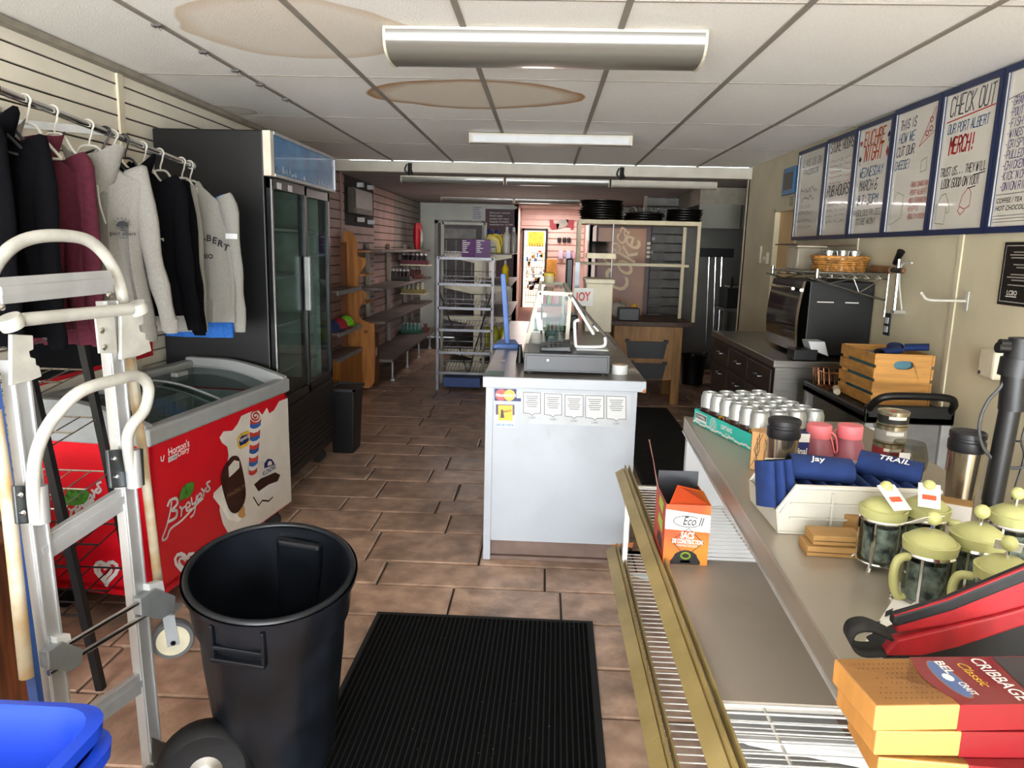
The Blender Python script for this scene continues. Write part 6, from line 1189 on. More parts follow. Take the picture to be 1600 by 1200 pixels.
t_ = thing('rolling_pin', 'wooden rolling pin with a dark grip sticking out over the shelf end', 'rolling pin', (1.92, 4.4, zs)); a, b_ = Vector((1.965, 4.56, zs+.027)), Vector((1.965, 4.30, zs+.027)); MB().tube([a, a.lerp(b_, .98)], .022, 12).build('roller', mat('pin_wood', '#7a5230', .5, var=.2), t_, smooth=40); MB().tube([b_, b_+Vector((0, -.12, 0))], [.014, .016], 10).build('grip', m_blk, t_, smooth=40); MB().sphere(b_+Vector((0, -.125, 0)), .015, 8).build('end_knob', mat('pin_wood'), t_, smooth=60)
t_ = thing('wall_crank', 'chrome crank handle with a black knob fixed to the wall', 'crank', (2.0, 4.15, 1.3)); P_ = lambda x, y: px_(x, y, 1.985)
MB().tube([P_(1397, 488), P_(1402, 440), P_(1405, 405)], .010, 8).build('shaft', m_chr, t_, smooth=40); MB().tube(smoothpath([P_(1409, 485), P_(1406, 455), P_(1405, 430), P_(1410, 412), P_(1425, 411)], 4), .006, 6).build('wire_arm', m_hw, t_, smooth=40); MB().tube([P_(1398, 412), P_(1408, 393)], [.014, .022], 10).build('knob', m_blk, t_, smooth=40); MB().box(P_(1398, 487)+Vector((.015, 0, 0)), (.06, .05, .02)).build('foot', m_chr, t_)
# receipt printer on the counter end
t_ = thing('receipt_printer', 'receipt printer with a tilted white lid on the back counter', 'printer', (1.62, 4.55, ZK)); MB().bx(1.52, 1.66, 4.47, 4.60, ZK+.001, ZK+.07).build('base', m_blk, t_, bevel=.006); MB().hexa([(1.62, 4.48, ZK+.07), (1.73, 4.48, ZK+.03), (1.73, 4.60, ZK+.03), (1.62, 4.60, ZK+.07), (1.60, 4.48, ZK+.12), (1.70, 4.48, ZK+.12), (1.70, 4.60, ZK+.12), (1.60, 4.60, ZK+.12)]).build('lid', m_wht, t_, bevel=.004)
# ---- utility cart
uc = thing('utility_cart', 'black utility cart with a raised end handle and grey posts', 'cart', (1.76, 3.92, 0)); x0, x1, y0, y1, zt_ = 1.55, 1.97, 3.50, 4.36, .86
MB().bx(x0, x1, y0, y1, zt_-.06, zt_-.02).bx(x0, x0+.025, y0, y1, zt_-.06, zt_).bx(x1-.025, x1, y0, y1, zt_-.06, zt_).bx(x0, x1, y0, y0+.025, zt_-.06, zt_+.03).bx(x0, x1, y1-.025, y1, zt_-.06, zt_).build('top_tray', m_blk, uc, bevel=.008)
MB().bx(x0, x1, y0, y1, .20, .24).build('lower_shelf', m_blk, uc, bevel=.008)
for x in (x0+.03, x1-.03):
    for y in (y0+.03, y1-.03): MB().bx(x-.022, x+.022, y-.022, y+.022, .12, zt_-.05).build('post', mat('post_grey', '#8f8f8d', .5), uc, bevel=.006); MB().lathe([(.045, -.014), (.045, .014)], 16, (x, y, .046), M=Matrix.Rotation(PI/2, 4, 'X')).bx(x-.02, x+.02, y-.02, y+.02, .08, .13).build('caster', m_rub, uc, smooth=40)
MB().bx(x0+.05, x1-.05, y0+.03, y0+.045, .24, zt_-.06).build('end_panel', mat('panel_grey', '#6d6b68', .5), uc)
MB().tube(smoothpath([(x0+.02, y0+.02, zt_), (x0+.03, y0-.03, zt_+.055), (x0+.09, y0-.05, zt_+.085), (x1-.09, y0-.05, zt_+.085), (x1-.03, y0-.03, zt_+.055), (x1-.02, y0+.02, zt_)], 5), .018, 10).build('handle', m_blk, uc, smooth=50)
MB().bx(x0+.01, x0+.05, y0-.002, y0+.002, .55, .78).build('label_strip', m_wht, uc)
# crate on the cart
zc_ = zt_-.019; cr_ = thing('wooden_crate', 'pale wooden slatted crate with oval handle holes on the cart', 'crate', (1.8, 3.9, zc_)); m_cr = mat('crate_wood', '#c08a45', .55, var=.15, scale=3, stretch=(1, 4, 12))
cx0_, cx1_, cy0_, cy1_ = 1.665, 1.935, 3.70, 4.10
def endp(y):
    o_ = [(cx0_, y, zc_+.001), (cx1_, y, zc_+.001), (cx1_, y, zc_+.27), (cx0_, y, zc_+.27)]; xm = (cx0_+cx1_)/2; n = 20
    h_ = [(xm+.05*math.copysign(abs(math.cos(2*PI*i/n))**.7, math.cos(2*PI*i/n)), y, zc_+.215+.022*math.sin(2*PI*i/n)) for i in range(n)]
    vs = [Vector(p) for p in o_+h_]; fs = []
    q = [0]*4
    # bridge outer square to oval
    idx = lambda k: 4+k % n
    seg = [(12, 17, 0), (17, 22, 1), (22, 27, 2), (27, 32, 3)]
    for a, b_, c2 in seg:
        for k in range(a, b_): fs.append((c2, idx(k+1), idx(k)) if 0 else (idx(k), idx(k+1), c2))
        fs.append((c2, (c2+1) % 4, idx(b_)))
    b = MB(); nv = len(vs); b.add(vs+[v+Vector((0, .014, 0)) for v in vs], fs+[tuple(nv+i for i in f[::-1]) for f in fs]+[(4+i, 4+(i+1) % n, nv+4+(i+1) % n, nv+4+i) for i in range(n)]+[(i, (i+1) % 4, nv+(i+1) % 4, nv+i) for i in range(4)])
    return b.build('end_panel', m_cr, cr_)
endp(cy0_); endp(cy1_)
for i in range(4):
    for x in (cx0_-.011, cx1_): MB().bx(x, x+.011, cy0_-.005, cy1_+.02, zc_+.005+.07*i, zc_+.058+.07*i).build('slat', m_cr, cr_, bevel=.002)
for i in range(3): MB().bx(cx0_+.005+.09*i, cx0_+.08+.09*i, cy0_+.014, cy1_, zc_+.001, zc_+.012).build('bottom_slat', m_cr, cr_)
m_kz = mat('foam_blue', '#10295c', .9, var=.1, scale=40, bump=.1); m_kzi = mat('foam_inside', '#191b22', .95, var=.1)
def koozie(o_, ax, L_, r, flat, lb, up=(0, 0, 1), grp=None, logo=None):
    ax = Vector(ax).normalized(); M = basis(o_, ax.cross(Vector(up)), up); t_ = thing('can_sleeve', lb, 'can sleeve', o_, group=grp)
    # tube along local -z.. built along ax with a flattened section
    sx = ax.cross(Vector(up)).normalized(); sy = sx.cross(ax).normalized()
    f = lambda u, v, k: Vector(o_)+ax*L_*v+sx*math.cos(2*PI*u)*r*k+sy*math.sin(2*PI*u)*r*k*flat
    MB().grid(lambda u, v: f(u, v, 1), 24, 4, True).build('outer', m_kz, t_, smooth=60); MB().grid(lambda u, v: f(u, v, .84), 24, 4, True).build('lining', m_kzi, t_, smooth=60)
    for e in (0, 1): MB().grid(lambda u, v: f(u, e, .84+.16*v), 24, 2, True).build('edge', m_kzi, t_)
    if logo:
        w_ = .95; n_ = sx*math.cos(w_)*flat+sy*math.sin(w_); tg_ = -sx*math.sin(w_)+sy*flat*math.cos(w_)
        txt(logo, basis(Vector(o_)+ax*L_*.3+sx*math.cos(w_)*r+sy*math.sin(w_)*r*flat+n_.normalized()*.004-tg_.normalized()*.004, ax, tg_), .026, m_wp, t_, 'lettering', shear=.2, bold=.01)
    return t_
for i, (x, y, a, lb) in enumerate(((1.72, 3.80, .3, 'dark blue foam can sleeve over the crate edge nearest the oven'), (1.80, 3.82, 1.1, 'dark blue foam can sleeve heaped in the middle of the crate'), (1.86, 3.84, -.5, 'dark blue foam can sleeve heaped at the wall side of the crate'))): koozie((x, y, zc_+.265+.012*i), (math.cos(a), math.sin(a), .1), .11, .04, .45, lb, grp='sleeves heaped in the crate')
one(MB().bx(cx0_+.02, cx1_-.02, cy0_+.03, cy1_-.02, zc_+.014, zc_+.238), 'packing_box', mat('teal_box', '#4f7f8c', .5), 'teal filler box inside the wooden crate', 'box')
# copper wire basket
wbk = thing('copper_wire_basket', 'copper wire basket lying on the cart', 'basket', (1.66, 4.2, zc_)); m_cop = mat('copper', '#b0764f', .25, .9, var=.05); b = MB()
for i in range(11): x = 1.575+.024*i if i < 9 else 1.79; 
for i in range(10):
    x = 1.585+.03*i; b.tube([(x, 4.32, zc_+.10), (x+.006, 4.30, zc_+.003), (x+.006, 4.14, zc_+.003), (x, 4.12, zc_+.10)], .0025, 5)
for i in range(6): y = 4.14+.032*i; b.tube([(1.58, y, zc_+.10), (1.59, y, zc_+.003), (1.855, y, zc_+.003), (1.86, y, zc_+.10)], .0025, 5)
b.build('wires', m_cop, wbk, kind='stuff'); MB().tube([(1.58, 4.12, zc_+.10), (1.86, 4.12, zc_+.10), (1.86, 4.32, zc_+.10), (1.58, 4.32, zc_+.10)], .004, 6, True).build('rim', m_cop, wbk); 
one(MB().tube([(1.6, 3.98, zc_+.020), (1.64, 4.10, zc_+.020)], .018, 12), 'paper_roll', m_crm, 'small cream paper roll on the cart tray', 'roll', smooth=40)
# ================================================================ steel counter in front, right
ZS = .95
m_st = mat('brushed_steel', '#aaa193', .36, .6, var=.03, scale=3); m_sd = mat('steel_edge', '#9a8f81', .4, .5, var=.05, scale=6)
sc = thing('steel_counter', 'stainless steel counter crowded with merchandise', 'counter', (.9, 1.6, 0))
E0, E1 = Vector((.45, .25, 0)), Vector((.565, 2.84, 0)); zv = lambda v, z: Vector((v.x, v.y, z))
MB().prism([zv(E0, ZS-.012), Vector((1.24, .25, ZS-.012)), Vector((1.24, 2.84, ZS-.012)), zv(E1, ZS-.012)], (0, 0, .012)).build('top', m_st, sc, bevel=.003)
MB().prism([zv(E0, ZS-.055), zv(E1, ZS-.055), zv(E1, ZS-.008), zv(E0, ZS-.008)], (.012, 0, 0)).build('front_lip', m_sd, sc)
MB().prism([zv(E0, ZS-.062)+Vector((-.004, 0, 0)), zv(E1, ZS-.062)+Vector((-.004, 0, 0)), zv(E1, ZS-.055)+Vector((-.004, 0, 0)), zv(E0, ZS-.055)+Vector((-.004, 0, 0))], (.02, 0, 0)).build('lip_return', mat('lip_pale', '#c9c9c9', .4, .6), sc)
MB().bx(.575, 1.23, 2.80, 2.835, .0, ZS-.055).build('end_panel', m_wht, sc); MB().bx(1.20, 1.24, .25, 2.80, .0, ZS-.012).build('back_panel', m_sd, sc)
# ---- wire shelf unit under the counter
gs = thing('wire_shelf_unit', 'low white wire shelf unit with gold price rails in front of the steel counter', 'shelf unit', (.6, 1.8, 0))
m_gold = mat('gold_rail', '#a18d5c', .45, 0, var=.15, scale=6, col2='#8a784a'); m_ww = mat('white_wire2', '#d8d6cf', .4, .1, var=.03)
def wshelf(z, x0, x1, segs, nm):
    b = MB()
    for a, c_ in segs:
        n = int((c_-a)/.032)
        for i in range(n): b.tube([(x0, a+(c_-a)*i/n, z), (x1, a+(c_-a)*i/n, z)], .0021, 4)
    b.build('wire_deck', m_ww, gs, kind='stuff')
    for x in (x0+.13, x0+.34, x1): MB().tube([(x, segs[0][0], z-.005), (x, segs[-1][1], z-.005)], .0035, 5).build('cross_wire', m_ww, gs)
    for y in (segs[0][1], segs[-1][0], segs[-1][1]): MB().bx(x0, x1, y-.006, y+.006, z-.012, z+.002).build('deck_bar', m_ww, gs)
wshelf(.60, .385, 1.0, [(.35, 1.50), (2.27, 3.02)], 'upper'); wshelf(.25, .36, 1.0, [(.5, 3.15)], 'lower')
MB().bx(.40, .99, 1.50, 2.26, .601, .606).build('tray_sheet', mat('tray_steel', '#a79c8e', .4, .25, var=.22, scale=2.2, col2='#968a7c'), gs)
def prail(x, z, y0, y1, w):
    ym = (y0+y1)/2
    for a, c_ in ((y0, ym-.002), (ym+.002, y1)):
        r_ = MB().prism([(x-w*.95, a, z-w*.42), (x-w*.95+.004, a, z-w*.42-.004), (x+.004, a, z+.004), (x, a, z+.008)], (0, c_-a, 0)).build('price_rail', m_gold, gs)
        for k_ in range(2): MB().prism([(x+.004+.018*k_, a, z-.005), (x+.016+.018*k_, a, z-.005), (x+.012+.018*k_, a, z+.022), (x+.008+.018*k_, a, z+.022)], (0, c_-a, 0)).build('rail_ridge', m_gold, r_)
prail(.385, .605, .35, 3.24, .036); prail(.36, .255, .5, 3.18, .042)
for y in (3.02, 1.4, .4): MB().bx(.98, 1.02, y-.015, y+.015, 0, .62).build('back_post', m_ww, gs)
MB().bx(.375, .395, 3.0, 3.03, .0, .6).build('front_post', m_ww, gs); MB().bx(.375, .395, .4, .43, .0, .6).build('front_post', m_ww, gs)
for y in (2.95, 1.72, .62): MB().prism([(.40, y, .235), (.98, y, .235), (.98, y, .10), (.45, y, .215)], (0, .012, 0)).build('shelf_bracket', m_wht, gs)
for y in (1.40, .9): MB().prism([(.42, y, .585), (1.0, y, .585), (1.0, y, .48), (.46, y, .57)], (0, .012, 0)).build('shelf_bracket', m_wht, gs)
MB().bx(.62, .98, .45, 3.1, .10, .12).build('base_deck', m_wht, gs)
# ---- bag box
yb_ = 2.22; eb = thing('garbage_bag_box', 'orange open carton of construction bags marked Eco II on the wire shelf', 'box', (.48, 2.3, .602))
m_or = mat('carton_orange', '#bf4314', .5, var=.5, scale=6, col2='#bd741a', detail=1); m_ord = mat('carton_red', '#b8402a', .5, var=.2, scale=8)
X0, X1, zb0, zb1 = .405, .545, .603, .805; dp = .20
MB().bx(X0, X1, yb_, yb_+.003, zb0, zb1).build('front_panel', m_or, eb); MB().bx(X0, X0+.003, yb_+.003, yb_+dp, zb0, zb1).build('side_panel', m_ord, eb); MB().bx(X1-.003, X1, yb_+.003, yb_+dp, zb0, zb1).build('side_panel', m_or, eb); MB().bx(X0+.003, X1-.003, yb_+dp-.003, yb_+dp, zb0, zb1+.05).build('back_panel', m_char, eb); MB().bx(X0+.003, X1-.003, yb_+.003, yb_+dp-.003, zb0, zb0+.003).build('bottom', m_char, eb)
MB().add([(X0-.001, yb_+.01, zb1), (X0-.001, yb_+dp, zb1), (X0-.03, yb_+dp+.02, zb1+.15), (X0-.04, yb_+dp-.02, zb1+.16), (X0-.02, yb_+.04, zb1+.04)], [(0, 1, 2, 3, 4)]).build('side_flap', mat('flap_pink', '#d98d80', .5), eb)
MB().hexa([(X0+.01, yb_+.003, zb1-.002), (X1, yb_+.003, zb1-.002), (X1-.005, yb_+.10, zb1+.012), (X0+.05, yb_+.10, zb1+.03), (X0+.01, yb_+.003, zb1), (X1, yb_+.003, zb1), (X1-.005, yb_+.10, zb1+.014), (X0+.05, yb_+.10, zb1+.032)]).build('top_flap', m_or, eb)
ep = Plane((0, yb_, 0), (0, -1, 0)); Eb = lambda n, p, m, off=.0015, s=0: decal(n, p, ep, off, m, eb, s)
Xp = lambda u, v: None
def eu(u, v): return (X0+(X1-X0)*u, yb_-.0012, zb0+(zb1-zb0)*v)
MB().add([eu(0, .60), eu(1, .56), eu(1, .84), eu(0, .92)], [(0, 1, 2, 3)]).build('white_band', m_wp, eb, fixn=False)
EM = lambda u, v, o=.0018: basis((X0+(X1-X0)*u, yb_-o, zb0+(zb1-zb0)*v), (1, 0, -.05), (0, 0, 1))
txt('Eco II', EM(.38, .68), .040, m_ink, eb, 'lettering', shear=.25, width=.065, bold=.01); b = MB(); ribbon(b, EM(.5, .73), [[(.045*math.cos(a), .018*math.sin(a)) for a in [q*.33+.9 for q in range(15)]]], .003); b.build('swoosh', m_out, eb, fixn=False)
txt('SACS', EM(.36, .46), .030, m_wp, eb, 'lettering', width=.042, bold=.03); txt('DE CONSTRUCTION', EM(.18, .38), .020, m_wp, eb, 'lettering', width=.095, bold=.03); txt('CONSTRUCTION BAGS', EM(.28, .325), .010, m_wp, eb, 'lettering', width=.065)
b = MB(); ribbon(b, EM(.52, .40, .0015), [[(0, .045), (.05, 0), (.0, -.05), (-.05, 0), (0, .045)]], .0022); b.build('diamond_outline', m_ink, eb, fixn=False)
MB().add([eu(.5+.33*math.cos(a)*(1+.06*math.sin(a*9)), .02+.24*max(0, math.sin(a))) for a in [q*PI/16 for q in range(17)]], [tuple(range(17))]).build('bag_picture', m_blk, eb, fixn=False)
b = MB(); ribbon(b, EM(.5, .17, .003), [[(.014*math.cos(a), .010*math.sin(a)) for a in [q*.45 for q in range(15)]]], .005); b.build('recycle_mark', mat('lime_print', '#a8c43a', .5, var=0), eb, fixn=False)
MB().add([eu(.38, .05), eu(.62, .05), eu(.60, .09), eu(.40, .09)], [(0, 1, 2, 3)]).build('bag_label', m_wp, eb, fixn=False)
for q in range(3): MB().add([(X0-.001, yb_+.03+.01*q, zb0+.03+.06*q), (X0-.001, yb_+.13, zb0+.04+.06*q), (X0-.001, yb_+.12, zb0+.075+.06*q), (X0-.001, yb_+.04, zb0+.07+.06*q)], [(0, 1, 2, 3)]).build('side_print', mat('lime_print') if q else m_blk, eb, fixn=False)
# ---- tray of cans
tO, tA, tB = Vector((.585, 2.735, ZS)), Vector((.275, -.961, 0)), Vector((.961, .275, 0)); SPC = .067
ty_ = thing('beer_can_tray', 'teal cardboard tray holding two dozen silver cans', 'tray', tO+tA*.2+tB*.13); m_teal = mat('teal_card', '#2aa79a', .5, var=.04); LT, WT = SPC*6+.006, SPC*4+.006
def tq(a, b_, z): return tO+tA*a+tB*b_+Vector((0, 0, z))
def tbx(a0, a1, b0, b1, z0, z1): return [tq(a0, b0, z0), tq(a1, b0, z0), tq(a1, b1, z0), tq(a0, b1, z0), tq(a0, b0, z1), tq(a1, b0, z1), tq(a1, b1, z1), tq(a0, b1, z1)]
lside = MB().hexa(tbx(0, LT, -.004, 0, .001, .055)).build('left_side', m_teal, ty_); MB().hexa(tbx(0, LT, WT, WT+.004, .001, .055)).build('right_side', m_teal, ty_); MB().hexa(tbx(-.004, 0, 0, WT, .001, .055)).build('far_end', m_teal, ty_); MB().hexa(tbx(LT, LT+.004, 0, WT, .001, .055)).build('near_end', m_teal, ty_); MB().hexa(tbx(0, LT, 0, WT, .001, .003)).build('bottom', mat('cardboard'), ty_)
TM = lambda a, z: basis(tq(a, -.0052, z), tA, (0, 0, 1)); b = MB(TM(.012, .017)); b.add([(0, 0, 0), (.085, 0, 0), (.085, .03, 0), (0, .03, 0)], [(0, 1, 2, 3)]); b.build('name_plate', m_wp, lside, fixn=False); b = MB(TM(.014, .026)); b.add([(0, 0, .0004), (.081, 0, .0004), (.081, .018, .0004), (0, .018, .0004)], [(0, 1, 2, 3)]); b.build('name_plate_dark', m_char, lside, fixn=False); txt('COWBELL', TM(.018, .030) @ Matrix.Translation((0, 0, .0008)), .014, m_wp, lside, 'lettering', width=.072, bold=.02)
b = MB(); ribbon(b, TM(.145, .028), [[(.022*math.cos(a), .023*math.sin(a)) for a in [q*PI/8 for q in range(17)]], [(.014*math.cos(a), .015*math.sin(a)) for a in [q*PI/6 for q in range(13)]], [(-.006, -.008), (0, .01), (.006, -.008)]], .003); b.build('round_logo', m_wp, lside, fixn=False); txt("CAPTAIN'S", TM(.20, .028), .022, m_wp, lside, 'lettering', width=.075, bold=.03); txt('LAGER', TM(.225, .014), .010, m_wp, lside, 'lettering', width=.04)
b = MB(); ribbon(b, TM(0, .004), [[(LT*q/30, .004+.003*(q % 2)+.003*math.sin(q)) for q in range(31)]], .007); b.build('wave_print', m_wp, lside, fixn=False)
m_can = mat('can_silver', '#adafae', .34, .55, var=.06); m_cand = mat('can_maroon', '#2b1012', .35); m_cany = mat('can_yellow_print', '#d9a81f', .4)
def can(o_, rot):
    t_ = thing('beer_can', 'silver beer can at the far printed corner of the teal tray', 'can', o_, rot, 'cans in the teal tray')
    M = Matrix.Translation(o_) @ Matrix.Rotation(rot, 4, 'Z')
    MB(M).lathe([(.024, .0), (.0325, .008), (.0325, .105), (.0275, .117), (.0275, .121), (.0255, .121), (.0250, .117), (.0, .117)], 20).build('body', m_can, t_, smooth=40)
    MB(M).lathe([(.0328, .03), (.0328, .066)], 20, cap=False).build('band', m_cand, t_, smooth=40)
    b = MB(M); 
    for k_ in range(2):
        lines = [[(.012*r_*math.cos(a), .013*r_*math.sin(a)) for a in [q*PI/7 for q in range(15)]] for r_ in (1, .6)]
        for ln in lines:
            for (u0, v0), (u1, v1) in zip(ln, ln[1:]):
                g = lambda u, v, w: (.0331*math.sin((u)/.0328+k_*PI)*1, -.0331*math.cos(u/.0328+k_*PI), .085+v+w)
                b.add([g(u0, v0, -.001), g(u1, v1, -.001), g(u1, v1, .0012), g(u0, v0, .0012)], [(0, 1, 2, 3)])
    b.build('round_logo', m_wp, t_, fixn=False)
    b = MB(M)
    for s_ in (-1, 1):
        g = lambda a, z: (.0330*math.sin(a), -.0330*math.cos(a), z)
        b.add([g(s_*1.3, .032), g(s_*2.0, .030), g(s_*2.0, .062), g(s_*1.6, .066), g(s_*1.3, .060)], [(0, 1, 2, 3, 4)])
    b.build('yellow_print', m_cany, t_, fixn=False)
    MB(M).bx(-.006, .006, -.012, .008, .117, .1185).build('ring_pull', m_alu, t_)
    return t_
c0 = None
for i in range(6):
    for j in range(4):
        o_ = tq(.003+SPC*(i+.5), .003+SPC*(j+.5), .0035); r_ = random.uniform(-.7, .7)
        if c0 is None: c0 = can(o_, r_)
        else: copy_tree(c0, Matrix.Translation(o_) @ Matrix.Rotation(r_, 4, 'Z'), 'silver can, '+_O[5-i]+' from the mug end, '+_O[j]+' file from the printed tray side')
# ---- bamboo-print box
o_ = pz(1175, 738, ZS+.001); t_ = thing('patterned_carton', 'tan hexagonal carton with dark branch pattern beside the silver mug', 'carton', o_); hx = [(o_.x+.04+.038*math.cos(a), o_.y+.05+.038*math.sin(a), ZS+.001) for a in [q*PI/3+.3 for q in range(6)]]
MB().prism(hx, (0, 0, .115)).build('body', mat('carton_tan', '#c79a68', .5, var=.08), t_); b = MB(); rn = random.Random(9)
for q in range(6):
    A_, B_ = Vector(hx[q]), Vector(hx[(q+1) % 6]); N_ = (B_-A_).cross(Vector((0, 0, 1))).normalized()*.0008; Mq = basis(A_+N_, B_-A_, (0, 0, 1)); w = (B_-A_).length
    ribbon(b, Mq, [[(rn.random()*w, rn.random()*.02), (rn.random()*w, .06), (rn.random()*w, .112)] for _ in range(3)]+[[(rn.random()*w, rn.random()*.1), (rn.random()*w, rn.random()*.1)] for _ in range(3)], .0016)
b.build('branch_print', m_cand, t_, fixn=False)
# ---- travel mugs
def mug(o_, lb, k=1, logo=True):
    t_ = thing('travel_mug', lb, 'mug', o_, group='steel travel mugs'); MB().lathe([(.030*k, .001), (.033*k, .004), (.040*k, .15*k), (.040*k, .155*k)], 28, o_).build('body', mat('mug_steel', '#b7ac98', .2, .95, var=.05, scale=3, stretch=(20, 20, .2)), t_, smooth=40)
    MB().lathe([(.0415*k, .152*k), (.0435*k, .157*k), (.0435*k, .178*k), (.040*k, .180*k), (.040*k, .186*k), (.0425*k, .188*k), (.0425*k, .200*k), (.039*k, .203*k), (.033*k, .198*k), (.001, .197*k)], 28, o_).build('lid', mat('lid_black', '#17171a', .4, var=.05), t_, smooth=40)
    if logo:
        b = MB(); g = lambda u, v: (o_.x+.0385*k*math.sin(u-.45), o_.y-.0385*k*math.cos(u-.45), o_.z+.085*k+v*k)
        for ln in [[(.35*math.cos(a), .017*math.sin(a)) for a in [q*PI/8 for q in range(17)]], [(-.2, .008), (-.05, -.008), (.0, .008)], [(.05, -.008), (.05, .008), (.2, .004), (.05, 0), (.2, -.008)]]:
            for (u0, v0), (u1, v1) in zip(ln, ln[1:]): b.add([g(u0-.02, v0-.0015), g(u1-.02, v1-.0015), g(u1+.02, v1+.0015), g(u0+.02, v0+.0015)], [(0, 1, 2, 3)])
        b.build('round_logo', m_ink, t_, fixn=False)
    return t_
mug(pz(1216, 768, ZS+.0005), 'steel travel mug with a round dark logo beside the patterned carton', 1.0); mug(pz(1497, 793, ZS+.0005), 'plain steel travel mug with a black lid near the black pole', 1.0, False)
# navy carton "Original"
o_ = pz(1243, 745, ZS); t_ = thing('navy_carton', 'navy printed carton between the mug and the pink bottle', 'carton', o_); MB().bx(o_.x-.035, o_.x+.035, 2.10, 2.15, ZS+.001, ZS+.125).build('body', m_nav, t_); MB().bx(o_.x-.035, o_.x+.035, 2.099, 2.1, ZS+.10, ZS+.125).build('top_band', m_wp, t_)
txt('Original', basis((o_.x-.032, 2.0985, ZS+.065), (1, 0, 0), (0, 0, 1)), .026, m_wp, t_, 'lettering', width=.062, bold=.02); txt('COFFEE', basis((o_.x-.032, 2.0985, ZS+.035), (1, 0, 0), (0, 0, 1)), .02, mat('gold_print'), t_, 'lettering', width=.055, bold=.02)
# pink bottles
def pinkb(o_, lb, a):
    t_ = thing('pink_bottle', lb, 'bottle', o_, group='pink strap bottles'); m_f = mat('rose_frost', '#8d4f5a', .35, var=.06, spec=.4); m_p = mat('pink_cap', '#e0757c', .45, var=.03)
    MB().lathe([(.046, .001), (.050, .006), (.050, .035), (.045, .065), (.035, .088), (.033, .093)], 28, o_).build('body', m_f, t_, smooth=50); MB().lathe([(.0355, .091), (.0365, .093), (.0365, .127), (.034, .131), (.001, .132)], 28, o_).build('cap', m_p, t_, smooth=40)
    d = Vector((math.cos(a), math.sin(a), 0)); s_ = Vector((-d.y, d.x, 0))
    pts = smoothpath([o_+d*.033+Vector((0, 0, .115)), o_+d*.05+Vector((0, 0, .10)), o_+d*.058+Vector((0, 0, .06)), o_+d*.05+Vector((0, 0, .05)), o_+d*.04+Vector((0, 0, .08)), o_+d*.034+Vector((0, 0, .10))], 4)
    b = MB(); vs = []
    for p in pts: vs += [p-s_*.008, p+s_*.008]
    b.add(vs, [(2*i, 2*i+1, 2*i+3, 2*i+2) for i in range(len(pts)-1)]); o = b.build('strap', m_p, t_, smooth=60); md = o.modifiers.new('s', 'SOLIDIFY'); md.thickness = .003
pinkb(pz(1274, 728, ZS), 'dusty pink bottle with its strap hanging toward the other pink bottle', -.5); pinkb(pz(1322, 729, ZS), 'dusty pink bottle with its strap turned to the tin stack side', 2.6)
# stacked tins
base = pz(1388, 712, ZS)
for i, (lb, colr, h) in enumerate((('small tin with a red label at the bottom of the tin stack', '#8d2a30', .045), ('grey tin with a pale label in the middle of the tin stack', '#9a9794', .055), ('tin with a black and white label on top of the tin stack', '#1f1d1c', .045))):
    o_ = base+Vector((.004*i-.004, .003*i, .001+(0, .0465, .1025)[i])); t_ = thing('candle_tin', lb, 'tin', o_, group='stacked tins'); MB().lathe([(.045, 0), (.046, .003), (.046, h-.006), (.0475, h-.005), (.0475, h), (.044, h), (.042, h-.003), (.001, h-.003)], 28, o_).build('body', mat('tin_champagne', '#b0a68e', .25, .85, var=.06), t_, smooth=40); MB().lathe([(.0465, .008), (.0465, h-.012)], 28, o_, cap=False).build('label', mat('tinlab%d' % i, colr, .5), t_, smooth=40)
    g = lambda u, v: (o_.x+.0469*math.sin(u), o_.y-.0469*math.cos(u), o_.z+v); b = MB(); n = 8
    for q in range(n): u0, u1 = -.7+1.2*q/n, -.7+1.2*(q+1)/n; b.add([g(u0, h*.5), g(u1, h*.5), g(u1, h*.72), g(u0, h*.72)], [(0, 1, 2, 3)])
    b.build('label_strip', m_wp, t_, fixn=False)
    if i == 2: MB().add([o_+Vector((.01*math.cos(a)*(1+.4*math.sin(3*a)), .012*math.sin(a), h-.0025)) for a in [q*PI/5 for q in range(10)]], [tuple(range(10))]).build('red_mark', m_rp, t_, fixn=False)
# glass with beads
o_ = pz(1415, 745, ZS); t_ = thing('stemless_glass', 'large clear stemless glass with beads at the bottom', 'glass', o_); MB().lathe([(.02, .002), (.032, .006), (.05, .03), (.054, .055), (.048, .085), (.041, .105), (.0395, .105), (.0465, .085), (.0525, .055), (.0485, .031), (.03, .009), (.001, .006)], 32, o_, cap=False).build('bowl', clear('bead_glass', '#f3f3ee', .02, .22), t_, smooth=60); b = MB(); rn = random.Random(4)
for q in range(60): a, r_ = rn.random()*6.28, rn.random()**.5*.036; b.sphere(o_+Vector((r_*math.cos(a), r_*math.sin(a), .013+r_*.25+rn.random()*.006)), .004, 6)
b.build('beads', mat('beads', '#a8604a', .25, var=.9, scale=140, col2='#d8c9a0'), t_, kind='stuff', smooth=60); MB().bx(o_.x-.05, o_.x-.02, o_.y-.05, o_.y-.049, ZS+.05, ZS+.085).build('price_tag', m_wp, t_)
